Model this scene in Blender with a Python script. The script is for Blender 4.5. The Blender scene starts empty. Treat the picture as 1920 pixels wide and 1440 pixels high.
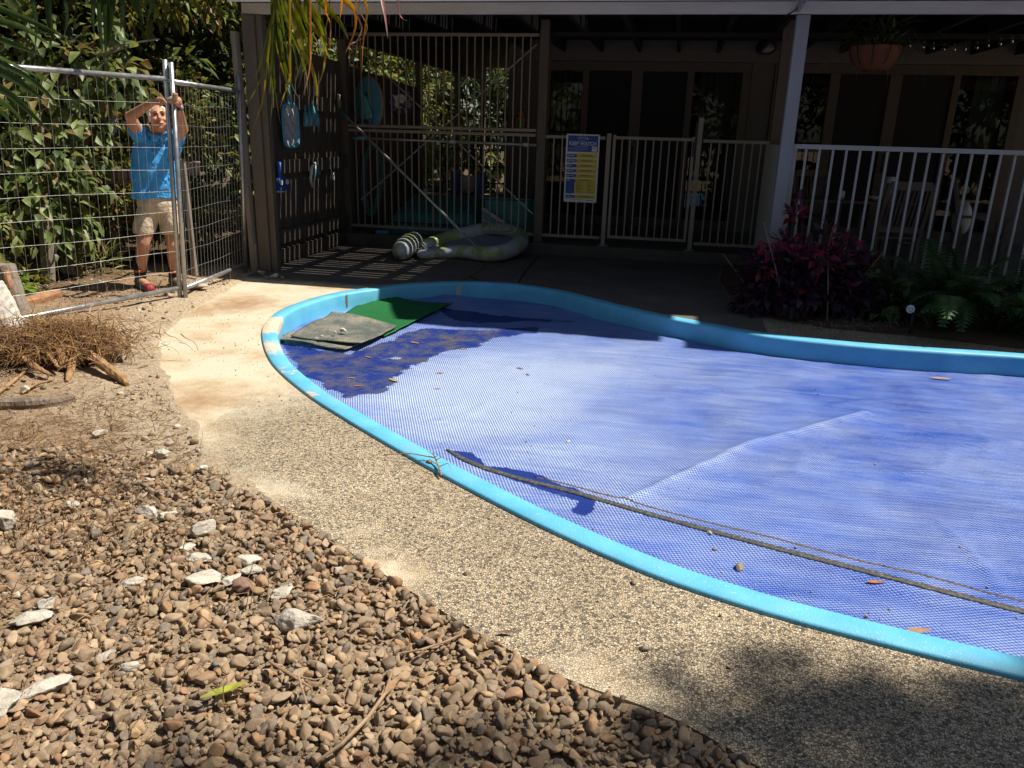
import bpy, bmesh, math, random
import numpy as np
from mathutils import Vector, Matrix
from mathutils.geometry import tessellate_polygon
random.seed(7); RNG = np.random.default_rng(7)
S = bpy.context.scene
COL = S.collection
# ------------------------------------------------------------------ camera
H = 1.55
F = 1460.0
R = np.array([[0.97937647, 0.20027673, 0.026664], [0.08640672, -0.29588589, -0.95130722], [-0.1826352, 0.93399185, -0.30708893]])
cd = bpy.data.cameras.new('camera'); cam = bpy.data.objects.new('camera', cd); COL.objects.link(cam)
cd.sensor_width = 36.0; cd.lens = 36.0 * F / 1920.0; cd.clip_start = 0.05; cd.clip_end = 500
mw = Matrix.Identity(4)
for i in range(3):
    mw[i][0] = R[0][i]; mw[i][1] = -R[1][i]; mw[i][2] = -R[2][i]
mw[2][3] = H
cam.matrix_world = mw
S.camera = cam
# ------------------------------------------------------------------ light
SUN = Vector((0.60, 0.12, 1.0)).normalized()          # towards the sun
w = bpy.data.worlds.new('World'); S.world = w; w.use_nodes = True
nt = w.node_tree; bg = nt.nodes['Background']
sky = nt.nodes.new('ShaderNodeTexSky'); sky.sky_type = 'NISHITA'; sky.sun_disc = False
sky.sun_elevation = math.asin(SUN.z); sky.sun_rotation = math.atan2(SUN.x, SUN.y)
nt.links.new(sky.outputs[0], bg.inputs[0]); bg.inputs[1].default_value = 0.05
sd = bpy.data.lights.new('sun', 'SUN'); sd.energy = 5.0; sd.angle = math.radians(0.55); sd.color = (1.0, 0.93, 0.82)
so = bpy.data.objects.new('sun', sd); COL.objects.link(so)
so.rotation_euler = (-SUN).to_track_quat('-Z', 'Y').to_euler()
S.view_settings.view_transform = 'Standard'; S.view_settings.look = 'None'
S.view_settings.exposure = 0.5; S.view_settings.gamma = 1.0
S.render.engine = 'CYCLES'
S.cycles.max_bounces = 6; S.cycles.diffuse_bounces = 2; S.cycles.glossy_bounces = 3; S.cycles.transparent_max_bounces = 10
# ------------------------------------------------------------------ planning helpers: a photograph pixel on a given real plane -> metres
def ray(x, y): return R.T @ np.array([(x - 960) / F, (y - 720) / F, 1.0])
def W(x, y, z=0.0):
    d = ray(x, y); p = d * ((z - H) / d[2]); return Vector((p[0], p[1], z))
def WY(x, y, Y):
    d = ray(x, y); p = d * (Y / d[1]); return Vector((p[0], Y, p[2] + H))
# ------------------------------------------------------------------ numpy noise
def _h(ix, iy, s):
    n = np.sin(ix * 127.1 + iy * 311.7 + s * 74.7) * 43758.5453
    return n - np.floor(n)
def vnoise(x, y, s=0):
    x = np.asarray(x, float); y = np.asarray(y, float)
    ix = np.floor(x); iy = np.floor(y); fx = x - ix; fy = y - iy
    fx = fx * fx * (3 - 2 * fx); fy = fy * fy * (3 - 2 * fy)
    a = _h(ix, iy, s); b = _h(ix + 1, iy, s); c = _h(ix, iy + 1, s); d = _h(ix + 1, iy + 1, s)
    return (a * (1 - fx) + b * fx) * (1 - fy) + (c * (1 - fx) + d * fx) * fy
def fbm(x, y, o=4, s=0):
    r = 0; a = 0.5; f = 1.0
    for k in range(o):
        r = r + a * vnoise(x * f, y * f, s + k); a *= 0.5; f *= 2.03
    return r
def sstep(a, b, x):
    t = np.clip((x - a) / (b - a), 0, 1); return t * t * (3 - 2 * t)
def inpoly(X, Y, poly):
    ins = np.zeros(np.shape(X), bool); n = len(poly)
    for i in range(n):
        x0, y0 = poly[i][:2]; x1, y1 = poly[(i + 1) % n][:2]
        c = ((y0 > Y) != (y1 > Y)) & (X < (x1 - x0) * (Y - y0) / (y1 - y0 + 1e-12) + x0); ins ^= c
    return ins
def pdist(X, Y, poly, closed=True):
    d = np.full(np.shape(X), 1e9); n = len(poly)
    for i in range(n if closed else n - 1):
        x0, y0 = poly[i][:2]; x1, y1 = poly[(i + 1) % n][:2]
        dx, dy = x1 - x0, y1 - y0; t = np.clip(((X - x0) * dx + (Y - y0) * dy) / (dx * dx + dy * dy + 1e-12), 0, 1)
        d = np.minimum(d, np.hypot(X - x0 - t * dx, Y - y0 - t * dy))
    return d
def catmull(P, n=6, closed=True):
    P = [np.array(p, float) for p in P]; out = []; m = len(P)
    for i in range(m if closed else m - 1):
        g = lambda k: P[k % m] if closed else P[min(max(k, 0), m - 1)]
        a, b, c, d = g(i - 1), g(i), g(i + 1), g(i + 2)
        for k in range(n):
            t = k / n
            out.append(0.5 * (2 * b + (c - a) * t + (2 * a - 5 * b + 4 * c - d) * t * t + (3 * b - a - 3 * c + d) * t ** 3))
    if not closed: out.append(P[-1])
    return out
# ------------------------------------------------------------------ object helpers
def tag(o, label=None, cat=None, group=None, kind=None):
    if label: o['label'] = label
    if cat: o['category'] = cat
    if group: o['group'] = group
    if kind: o['kind'] = kind
    return o
def empty(name, loc, label, cat, group=None, rz=0.0):
    o = bpy.data.objects.new(name, None); COL.objects.link(o); o.location = loc; o.rotation_euler = (0, 0, rz)
    o.empty_display_size = 0.1
    return tag(o, label, cat, group)
bpy.context.view_layer.update()
def link(name, me, mats, parent=None, smooth=False, bevel=0.0):
    for m in (mats if isinstance(mats, (list, tuple)) else [mats]): me.materials.append(m)
    o = bpy.data.objects.new(name, me); COL.objects.link(o)
    if parent is not None:
        o.parent = parent
        o.matrix_parent_inverse = Matrix.LocRotScale(parent.location, parent.rotation_euler, None).inverted() if parent.type == 'EMPTY' else Matrix.Identity(4)
        if parent.type != 'EMPTY':      # sub-part of a mesh part that sits at the same origin as its thing
            o.matrix_parent_inverse = Matrix.Identity(4)
    if smooth: me.polygons.foreach_set('use_smooth', [True] * len(me.polygons))
    if bevel:
        b = o.modifiers.new('bevel', 'BEVEL'); b.width = bevel; b.segments = 2; b.limit_method = 'ANGLE'
    return o
class MB:
    def __init__(s): s.v = []; s.f = []; s.m = []
    def add(s, vs, fs, mi=0):
        o = len(s.v); s.v += [tuple(p) for p in vs]; s.f += [tuple(i + o for i in f) for f in fs]; s.m += [mi] * len(fs); return s
    def box(s, x0, x1, y0, y1, z0, z1, mi=0):
        return s.add([(x0, y0, z0), (x1, y0, z0), (x1, y1, z0), (x0, y1, z0), (x0, y0, z1), (x1, y0, z1), (x1, y1, z1), (x0, y1, z1)],
                     [(0, 3, 2, 1), (4, 5, 6, 7), (0, 1, 5, 4), (1, 2, 6, 5), (2, 3, 7, 6), (3, 0, 4, 7)], mi)
    def bar(s, a, b, wd, ht, mi=0, up=(0, 0, 1)):
        a = Vector(a); b = Vector(b); d = (b - a).normalized(); u = Vector(up)
        if abs(d.dot(u)) > 0.95: u = Vector((0, 1, 0))
        r = d.cross(u).normalized() * wd / 2; u = r.cross(d).normalized() * ht / 2
        return s.add([a - r - u, a + r - u, a + r + u, a - r + u, b - r - u, b + r - u, b + r + u, b - r + u],
                     [(0, 1, 2, 3), (7, 6, 5, 4), (0, 4, 5, 1), (1, 5, 6, 2), (2, 6, 7, 3), (3, 7, 4, 0)], mi)
    def tube(s, pts, r, n=8, mi=0, cap=True, closed=False, flat=1.0):
        pts = [Vector(p) for p in pts]; k = len(pts); rs = r if isinstance(r, (list, tuple)) else [r] * k
        o = len(s.v); pu = None
        for i, p in enumerate(pts):
            d = (pts[(i + 1) % k] - pts[i - 1]) if closed else (pts[min(i + 1, k - 1)] - pts[max(i - 1, 0)])
            d.normalize()
            u = pu if pu is not None else (Vector((0, 0, 1)) if abs(d.z) < 0.9 else Vector((1, 0, 0)))
            u = (u - d * u.dot(d)).normalized(); pu = u; v = d.cross(u)
            for j in range(n):
                t = 2 * math.pi * j / n; s.v.append(tuple(p + (u * math.cos(t) * flat + v * math.sin(t)) * rs[i]))
        for i in range(k if closed else k - 1):
            for j in range(n):
                a = o + i * n + j; b = o + i * n + (j + 1) % n; i2 = (i + 1) % k
                s.f.append((a, b, o + i2 * n + (j + 1) % n, o + i2 * n + j)); s.m.append(mi)
        if cap and not closed:
            s.f.append(tuple(o + j for j in reversed(range(n)))); s.m.append(mi)
            s.f.append(tuple(o + (k - 1) * n + j for j in range(n))); s.m.append(mi)
        return s
    def lathe(s, c, prof, n=16, mi=0, M=None):
        c = Vector(c); o = len(s.v)
        for r, z in prof:
            for j in range(n):
                t = 2 * math.pi * j / n; p = Vector((r * math.cos(t), r * math.sin(t), z))
                s.v.append(tuple(c + (M @ p if M else p)))
        for i in range(len(prof) - 1):
            for j in range(n):
                s.f.append((o + i * n + j, o + i * n + (j + 1) % n, o + (i + 1) * n + (j + 1) % n, o + (i + 1) * n + j)); s.m.append(mi)
        s.f.append(tuple(o + j for j in reversed(range(n)))); s.m.append(mi)
        s.f.append(tuple(o + (len(prof) - 1) * n + j for j in range(n))); s.m.append(mi)
        return s
    def prism(s, poly, z0, z1, mi=0, axis='z', c=0):
        n = len(poly)
        def P(p, h): return (p[0], p[1], h) if axis == 'z' else ((p[0], h, p[1]) if axis == 'y' else (h, p[0], p[1]))
        vs = [P(p, z0) for p in poly] + [P(p, z1) for p in poly]
        fs = [tuple(reversed(range(n))), tuple(range(n, 2 * n))] + [(i, (i + 1) % n, (i + 1) % n + n, i + n) for i in range(n)]
        return s.add(vs, fs, mi)
    def mesh(s, name):
        me = bpy.data.meshes.new(name); me.from_pydata(s.v, [], s.f); me.update()
        if any(s.m): me.polygons.foreach_set('material_index', s.m)
        return me
    def build(s, name, mats, parent=None, smooth=False, bevel=0.0):
        return link(name, s.mesh(name), mats, parent, smooth, bevel)
def np_mesh(name, V, Fq, col=None, attrs=None):
    """V (n,3), Fq (m,k) constant k"""
    me = bpy.data.meshes.new(name); V = np.asarray(V, np.float32); Fq = np.asarray(Fq, np.int32); k = Fq.shape[1]
    me.vertices.add(len(V)); me.vertices.foreach_set('co', V.ravel())
    me.loops.add(Fq.size); me.loops.foreach_set('vertex_index', Fq.ravel())
    me.polygons.add(len(Fq)); me.polygons.foreach_set('loop_start', np.arange(0, Fq.size, k, dtype=np.int32))
    me.polygons.foreach_set('loop_total', np.full(len(Fq), k, np.int32))
    me.update(calc_edges=True)
    if col is not None:
        a = me.color_attributes.new('Col', 'FLOAT_COLOR', 'POINT'); c = np.ones((len(V), 4), np.float32); c[:, :3] = col; a.data.foreach_set('color', c.ravel())
    for kx, vals in (attrs or {}).items():
        a = me.attributes.new(kx, 'FLOAT', 'POINT'); a.data.foreach_set('value', np.asarray(vals, np.float32).ravel())
    return me
# ------------------------------------------------------------------ material helpers
class NT:
    def __init__(s, name):
        s.m = bpy.data.materials.new(name); s.m.use_nodes = True; s.t = s.m.node_tree; s.p = s.t.nodes['Principled BSDF']
    def n(s, ty, **kw):
        x = s.t.nodes.new('ShaderNode' + ty)
        for k, v in kw.items(): setattr(x, k, v)
        return x
    def l(s, a, b): s.t.links.new(a, b)
    def set(s, sock, v):
        if hasattr(v, 'is_output') or isinstance(v, bpy.types.NodeSocket): s.l(v, sock)
        else: sock.default_value = v
    def coord(s, scale=(1, 1, 1), rot=(0, 0, 0), kind='Object'):
        c = s.n('TexCoord'); mp = s.n('Mapping'); s.l(c.outputs[kind], mp.inputs[0]); mp.inputs['Scale'].default_value = scale; mp.inputs['Rotation'].default_value = rot
        return mp.outputs[0]
    def noise(s, vec, sc, det=4, ro=0.55, dist=0.0):
        x = s.n('TexNoise'); s.l(vec, x.inputs['Vector']); x.inputs['Scale'].default_value = sc; x.inputs['Detail'].default_value = det; x.inputs['Roughness'].default_value = ro; x.inputs['Distortion'].default_value = dist
        return x.outputs['Fac']
    def vor(s, vec, sc, feat='F1', out='Distance', rnd=1.0):
        x = s.n('TexVoronoi', feature=feat); s.l(vec, x.inputs['Vector']); x.inputs['Scale'].default_value = sc; x.inputs['Randomness'].default_value = rnd
        return x.outputs[out]
    def ramp(s, fac, stops, interp='LINEAR'):
        r = s.n('ValToRGB'); s.l(fac, r.inputs[0]); e = r.color_ramp.elements; r.color_ramp.interpolation = interp
        while len(e) < len(stops): e.new(0.5)
        for i, (p, c) in enumerate(stops):
            e[i].position = p; e[i].color = (c, c, c, 1) if isinstance(c, (int, float)) else (*c, 1)
        return r.outputs[0]
    def mix(s, fac, a, b, mode='MIX'):
        x = s.n('Mix', data_type='RGBA', blend_type=mode); s.set(x.inputs[0], fac)
        for sock, v in ((x.inputs[6], a), (x.inputs[7], b)):
            if isinstance(v, tuple): sock.default_value = (*v, 1)
            else: s.set(sock, v)
        return x.outputs[2]
    def math(s, op, a, b=None, clamp=False):
        x = s.n('Math', operation=op, use_clamp=clamp); s.set(x.inputs[0], a)
        if b is not None: s.set(x.inputs[1], b)
        return x.outputs[0]
    def attr(s, name, out='Fac'):
        x = s.n('Attribute'); x.attribute_name = name; return x.outputs[out]
    def bump(s, h, st=0.3, dist=0.01, prev=None):
        b = s.n('Bump'); b.inputs['Strength'].default_value = st; b.inputs['Distance'].default_value = dist; s.l(h, b.inputs['Height'])
        if prev is not None: s.l(prev, b.inputs['Normal'])
        return b.outputs[0]
    def out(s, col, rough=0.7, bump=None, metal=0.0, spec=None):
        if isinstance(col, tuple): s.p.inputs['Base Color'].default_value = (*col, 1)
        else: s.l(col, s.p.inputs['Base Color'])
        s.set(s.p.inputs['Roughness'], rough); s.p.inputs['Metallic'].default_value = metal
        if spec is not None: s.p.inputs['Specular IOR Level'].default_value = spec
        if bump is not None: s.l(bump, s.p.inputs['Normal'])
        return s.m
def simple(name, col, rough=0.6, var=0.25, sc=6.0, bsc=60.0, bst=0.15, metal=0.0, spec=None, stretch=(1, 1, 1), bd=0.004):
    t = NT(name); v = t.coord(stretch)
    n1 = t.noise(v, sc, 6, 0.62); n2 = t.noise(v, bsc, 3)
    lo = tuple(c * (1 - var) for c in col); hi = tuple(min(1, c * (1 + var)) for c in col)
    c = t.ramp(n1, [(0.3, lo), (0.7, hi)])
    rr = t.ramp(n1, [(0.3, max(0.02, rough - 0.1)), (0.7, min(1, rough + 0.1))])
    return t.out(c, rr, t.bump(n2, bst, bd), metal, spec)
def leafmat(name, rough=0.42, trans=0.35, gain=1.0):
    t = NT(name); c = t.attr('Col', 'Color'); v = t.coord()
    c = t.mix(1.0, c, t.ramp(t.noise(v, 30, 2), [(0.3, 0.7), (0.7, 1.15)]), 'MULTIPLY')
    t.out(c, rough, None, 0.0, 0.45)
    tr = t.n('BsdfTranslucent'); hs = t.n('HueSaturation'); hs.inputs['Value'].default_value = 1.5; hs.inputs['Hue'].default_value = 0.48; hs.inputs['Saturation'].default_value = 1.1
    t.l(c, hs.inputs['Color']); t.l(hs.outputs[0], tr.inputs[0])
    mx = t.n('MixShader'); mx.inputs[0].default_value = trans
    t.l(t.p.outputs[0], mx.inputs[1]); t.l(tr.outputs[0], mx.inputs[2]); t.l(mx.outputs[0], t.t.nodes['Material Output'].inputs[0])
    return t.m
# ================================================================== materials
M = {}
M['brown_paint'] = simple('brown_paint', (0.12, 0.095, 0.072), 0.6, 0.2, 4, 90, 0.2, stretch=(1, 1, 0.3))
M['slat_wood'] = simple('slat_wood', (0.10, 0.078, 0.062), 0.75, 0.3, 5, 60, 0.35, stretch=(3, 3, 0.25))
M['beige_metal'] = simple('beige_metal', (0.30, 0.25, 0.20), 0.4, 0.08, 5, 120, 0.05)
M['white_metal'] = simple('white_metal', (0.30, 0.295, 0.28), 0.38, 0.06, 6, 120, 0.05)
M['grey_post'] = simple('grey_post', (0.22, 0.225, 0.24), 0.5, 0.1, 3, 100, 0.08, stretch=(1, 1, 0.3))
M['fascia'] = simple('fascia', (0.46, 0.43, 0.40), 0.55, 0.12, 5, 50, 0.12, stretch=(0.4, 1, 3))
M['gutter'] = simple('gutter', (0.72, 0.76, 0.80), 0.4, 0.06, 3, 80, 0.05)
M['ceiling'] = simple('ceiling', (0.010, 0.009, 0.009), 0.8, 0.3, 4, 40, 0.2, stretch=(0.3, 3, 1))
M['cladding'] = simple('cladding', (0.115, 0.108, 0.108), 0.65, 0.1, 3, 60, 0.1)
M['alu_brown'] = simple('alu_brown', (0.085, 0.068, 0.062), 0.45, 0.1, 4, 100, 0.04)
M['screen_mesh'] = simple('screen_mesh', (0.008, 0.008, 0.013), 0.75, 0.2, 300, 900, 0.3)
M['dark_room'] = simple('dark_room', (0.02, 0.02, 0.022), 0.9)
M['blind'] = simple('blind', (0.10, 0.11, 0.095), 0.8, 0.1)
M['black_plastic'] = simple('black_plastic', (0.012, 0.012, 0.013), 0.45, 0.2)
t = NT('glass'); tr = t.n('BsdfTransparent'); tr.inputs[0].default_value = (0.75, 0.8, 0.78, 1); gl = t.n('BsdfGlossy'); gl.inputs['Roughness'].default_value = 0.015
fr = t.n('Fresnel'); fr.inputs[0].default_value = 1.42; mx = t.n('MixShader'); t.l(fr.outputs[0], mx.inputs[0]); t.l(tr.outputs[0], mx.inputs[1]); t.l(gl.outputs[0], mx.inputs[2]); t.l(mx.outputs[0], t.t.nodes['Material Output'].inputs[0]); M['glass'] = t.m
M['galv'] = simple('galvanised_steel', (0.42, 0.43, 0.44), 0.38, 0.18, 14, 160, 0.12, metal=0.75)
M['wire'] = simple('galvanised_wire', (0.40, 0.40, 0.385), 0.4, 0.15, 20, 100, 0.05, metal=0.5)
M['pole_alu'] = simple('pole_alu', (0.46, 0.45, 0.43), 0.35, 0.1, 8, 100, 0.05, metal=0.4)
M['teal_plastic'] = simple('teal_plastic', (0.10, 0.33, 0.38), 0.45, 0.15)
M['blue_plastic'] = simple('blue_plastic', (0.03, 0.10, 0.36), 0.4, 0.15)
M['blue_fabric'] = simple('blue_fabric', (0.10, 0.34, 0.52), 0.75, 0.15, 6, 90, 0.2)
M['net'] = simple('net', (0.45, 0.47, 0.50), 0.6, 0.15)
M['white_plastic'] = simple('white_plastic', (0.72, 0.72, 0.70), 0.45, 0.06)
M['purple_fabric'] = simple('purple_fabric', (0.10, 0.06, 0.16), 0.8, 0.15)
M['airbed'] = simple('airbed', (0.03, 0.20, 0.21), 0.5, 0.15, 4, 40, 0.1)
M['hose'] = simple('hose', (0.04, 0.17, 0.18), 0.5, 0.15)
M['terracotta'] = simple('terracotta', (0.17, 0.06, 0.032), 0.8, 0.2, 8, 60, 0.2)
M['dark_timber'] = simple('dark_timber', (0.11, 0.085, 0.07), 0.6, 0.3, 4, 50, 0.2)
M['mask_orange'] = simple('mask_orange', (0.36, 0.15, 0.04), 0.6, 0.2)
M['mask_green'] = simple('mask_green', (0.08, 0.30, 0.05), 0.6, 0.2)
M['sign_white'] = simple('sign_white', (0.74, 0.75, 0.76), 0.45, 0.03)
M['sign_blue'] = simple('sign_blue', (0.02, 0.06, 0.36), 0.45, 0.05)
M['sign_yellow'] = simple('sign_yellow', (0.72, 0.55, 0.03), 0.45, 0.05)
M['sign_ink'] = simple('sign_ink', (0.14, 0.10, 0.02), 0.5, 0.05)
M['sign_grey'] = simple('sign_grey', (0.35, 0.42, 0.62), 0.5, 0.05)
M['cushion'] = simple('cushion', (0.55, 0.55, 0.53), 0.85, 0.1)
M['bark'] = simple('bark', (0.20, 0.15, 0.11), 0.85, 0.4, 9, 45, 0.8, stretch=(2, 2, 0.5), bd=0.01)
M['pale_bark'] = simple('pale_bark', (0.50, 0.46, 0.40), 0.8, 0.35, 12, 45, 0.6, stretch=(1, 1, 0.6), bd=0.01)
M['cut_wood'] = simple('cut_wood', (0.46, 0.22, 0.09), 0.8, 0.35, 10, 60, 0.5)
M['orange_wood'] = simple('orange_wood', (0.33, 0.17, 0.085), 0.85, 0.4, 12, 50, 0.6)
M['root_core'] = simple('root_core', (0.075, 0.045, 0.025), 0.9, 0.4, 18, 80, 0.8)
M['root'] = simple('root_fibre', (0.33, 0.19, 0.085), 0.85, 0.45, 18, 80, 0.6)
M['dry_stick'] = simple('dry_stick', (0.30, 0.20, 0.12), 0.8, 0.35, 20, 80, 0.4)
M['conduit'] = simple('conduit', (0.22, 0.23, 0.24), 0.55, 0.15)
M['rubble'] = simple('rubble', (0.47, 0.43, 0.36), 0.9, 0.35, 22, 110, 0.9, bd=0.006)
M['flat_stone'] = simple('flat_stone', (0.44, 0.36, 0.27), 0.9, 0.2, 10, 80, 0.6)
M['pebble'] = simple('pebble', (0.26, 0.20, 0.15), 0.7, 0.35, 25, 90, 0.3)
M['rusty'] = simple('rusty_brown', (0.23, 0.14, 0.10), 0.8, 0.2)
M['pot'] = simple('pot_black', (0.16, 0.12, 0.11), 0.6, 0.2)
M['grey_wood'] = simple('grey_wood', (0.24, 0.20, 0.16), 0.85, 0.35, 6, 60, 0.5, stretch=(3, 3, 0.3))
M['leaf'] = leafmat('leaf', 0.5); M['leaf_gloss'] = leafmat('leaf_gloss', 0.46, 0.30); M['frond'] = leafmat('frond', 0.4, 0.5)
M['litter'] = leafmat('litter', 0.8, 0.1)
# --- pool paint
t = NT('pool_paint'); v = t.coord(); sp = t.ramp(t.vor(v, 95, 'F1'), [(0.14, 1.0), (0.22, 0.0)]); big = t.noise(v, 1.3, 4)
sp2 = t.ramp(t.noise(v, 55, 2), [(0.45, 0.0), (0.6, 1.0)])
base = t.ramp(t.noise(v, 5, 5), [(0.3, (0.10, 0.42, 0.63)), (0.7, (0.15, 0.52, 0.74))])
c = t.mix(t.math('MULTIPLY', t.math('MULTIPLY', sp, sp2), 0.75), base, (0.72, 0.74, 0.70))
wr = t.attr('wear'); wn = t.noise(v, 26, 5, 0.7)
wm = t.ramp(t.math('ADD', t.math('MULTIPLY', wr, 0.75), t.math('MULTIPLY', wn, 0.6)), [(0.62, 0.0), (0.72, 1.0)])
c = t.mix(wm, c, t.ramp(wn, [(0.3, (0.50, 0.42, 0.30)), (0.7, (0.70, 0.62, 0.48))]))
gr = t.ramp(t.noise(v, 3.5, 7, 0.72), [(0.56, 0.0), (0.74, 0.35)]); c = t.mix(gr, c, (0.36, 0.40, 0.36))
M['pool_paint'] = t.out(c, t.ramp(wm, [(0, 0.5), (1, 0.85)]), t.bump(t.noise(v, 140, 3), 0.35, 0.003), 0, 0.5)
M['bare_patch'] = simple('bare_patch', (0.48, 0.47, 0.42), 0.8, 0.15)
# --- pool cover
t = NT('cover'); v = t.coord(rot=(0, 0, math.radians(24)))
sx = t.n('SeparateXYZ'); t.l(v, sx.inputs[0])
K = 2 * math.pi / 0.022
a = t.math('SINE', t.math('MULTIPLY', sx.outputs[0], K)); b = t.math('SINE', t.math('MULTIPLY', sx.outputs[1], K * 1.05))
bub = t.math('ADD', t.math('MULTIPLY', t.math('MULTIPLY', a, b), 0.5), 0.5)
v0 = t.coord(); st = t.coord((1, 7, 1), (0, 0, math.radians(-38)))
dustn = t.noise(st, 2.2, 6, 0.65, 0.6); fine = t.noise(t.coord((1, 2.2, 1), (0, 0, math.radians(-38))), 55, 6, 0.78); blot = t.noise(v0, 1.1, 5, 0.6, 0.8)
wh = t.attr('white'); mud = t.attr('mud')
zone = t.math('ADD', t.math('MULTIPLY', wh, 0.72), t.math('ADD', t.math('MULTIPLY', t.math('SUBTRACT', blot, 0.5), 0.55), t.math('MULTIPLY', t.math('SUBTRACT', dustn, 0.5), 0.75)))
zone = t.math('ADD', zone, 0.17, True)
patt = t.ramp(t.math('ADD', t.math('MULTIPLY', bub, 0.55), t.math('MULTIPLY', fine, 0.60)), [(0.36, 0.10), (0.60, 0.62), (0.80, 1.0)])
scr = t.ramp(t.noise(t.coord((1, 9, 1), (0, 0, math.radians(-30))), 26, 6, 0.8), [(0.62, 0.0), (0.75, 0.55)])
dm = t.math('ADD', t.math('MULTIPLY', t.math('MULTIPLY', zone, patt), 1.35), t.math('MULTIPLY', scr, t.math('MULTIPLY', zone, 0.8)), True)
blue = t.ramp(t.noise(v0, 3, 4), [(0.3, (0.012, 0.058, 0.36)), (0.7, (0.022, 0.10, 0.50))])
c = t.mix(dm, blue, (0.50, 0.60, 0.76))
mn = t.noise(v0, 7, 7, 0.7)
wet = t.ramp(t.math('ADD', mud, t.math('MULTIPLY', t.math('SUBTRACT', mn, 0.5), 1.7)), [(0.42, 0.0), (0.5, 1.0)])
dirt = t.math('MULTIPLY', t.ramp(t.math('ADD', t.math('MULTIPLY', t.attr('dirt'), 0.3), t.noise(v0, 5.5, 8, 0.74)), [(0.66, 0.0), (0.88, 0.9)]), wet)
c = t.mix(wet, c, (0.011, 0.032, 0.20))
c = t.mix(dirt, c, t.ramp(fine, [(0.35, (0.075, 0.073, 0.072)), (0.7, (0.175, 0.16, 0.145))]))
tp = t.attr('tape'); tpm = t.ramp(t.math('ADD', tp, t.math('MULTIPLY', t.math('SUBTRACT', t.noise(v0, 45, 4), 0.5), 0.5)), [(0.42, 0.0), (0.52, 1.0)])
c = t.mix(tpm, c, t.ramp(t.noise(v0, 80, 4, 0.7), [(0.35, (0.055, 0.05, 0.045)), (0.75, (0.20, 0.16, 0.12))]))
h = t.math('MULTIPLY', bub, t.math('SUBTRACT', 1.0, t.math('MULTIPLY', wet, 0.8)))
bm1 = t.bump(h, 1.0, 0.006); bm2 = t.bump(t.noise(st, 9, 4, 0.6), 0.35, 0.01, bm1)
M['cover'] = t.out(c, t.ramp(dm, [(0, 0.32), (1, 0.55)]), bm2, 0, 0.5)
# --- exposed aggregate deck
t = NT('deck'); v = t.coord()
vd = t.n('TexNoise'); t.l(v, vd.inputs['Vector']); vd.inputs['Scale'].default_value = 70; vd.inputs['Detail'].default_value = 2
vv = t.n('Mix', data_type='VECTOR'); vv.inputs[0].default_value = 0.006; t.l(v, vv.inputs[4]); t.l(vd.outputs['Color'], vv.inputs[5]); vv = vv.outputs[1]
cell = t.vor(vv, 112, 'F1', 'Color'); edge = t.vor(vv, 112, 'DISTANCE_TO_EDGE'); bw = t.n('SeparateColor'); t.l(cell, bw.inputs[0])
stone = t.ramp(bw.outputs[0], [(0.0, (0.10, 0.09, 0.08)), (0.10, (0.22, 0.185, 0.14)), (0.35, (0.42, 0.335, 0.225)), (0.6, (0.58, 0.48, 0.33)), (0.85, (0.52, 0.40, 0.25)), (1.0, (0.72, 0.65, 0.52))])
em = t.ramp(edge, [(0.02, 0.0), (0.10, 1.0)])
agg = t.mix(em, (0.17, 0.135, 0.095), stone)
agg = t.mix(1.0, agg, t.ramp(t.noise(v, 1.2, 4), [(0.3, 0.78), (0.7, 1.1)]), 'MULTIPLY')
dust = t.attr('dust'); dn = t.noise(v, 13, 7, 0.72)
dmk = t.ramp(t.math('ADD', t.math('MULTIPLY', dust, 1.0), t.math('MULTIPLY', t.math('SUBTRACT', dn, 0.5), 0.9)), [(0.22, 0.0), (0.75, 0.94)])
sand = t.ramp(t.noise(v, 2.1, 6, 0.66), [(0.30, (0.46, 0.31, 0.17)), (0.43, (0.64, 0.52, 0.35)), (0.56, (0.74, 0.65, 0.49)), (0.8, (0.68, 0.61, 0.48))])
grain = t.ramp(t.noise(v, 160, 3, 0.7), [(0.3, 0.6), (0.55, 1.0), (0.75, 1.12)])
sand = t.mix(1.0, sand, grain, 'MULTIPLY')
rust = t.ramp(t.math('ADD', t.math('MULTIPLY', t.attr('rust'), 0.9), t.math('MULTIPLY', t.math('SUBTRACT', t.noise(v, 8, 6, 0.7), 0.5), 0.8)), [(0.4, 0.0), (0.8, 0.8)])
sand = t.mix(rust, sand, (0.34, 0.18, 0.085))
c = t.mix(dmk, agg, sand)
hh = t.math('MULTIPLY', em, t.math('SUBTRACT', 1.0, t.math('MULTIPLY', dmk, 0.75)))
bb = t.bump(hh, 0.9, 0.005); bb = t.bump(t.noise(v, 170, 3, 0.7), 0.3, 0.003, bb)
M['deck'] = t.out(c, 0.82, bb, 0, 0.3)
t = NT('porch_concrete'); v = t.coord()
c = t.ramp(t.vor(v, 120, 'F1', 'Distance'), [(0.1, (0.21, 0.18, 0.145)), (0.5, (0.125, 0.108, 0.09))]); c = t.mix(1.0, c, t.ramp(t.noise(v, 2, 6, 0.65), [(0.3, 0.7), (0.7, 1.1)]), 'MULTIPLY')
M['porch'] = t.out(c, 0.85, t.bump(t.noise(v, 150, 3), 0.4, 0.004), 0, 0.3)
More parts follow.
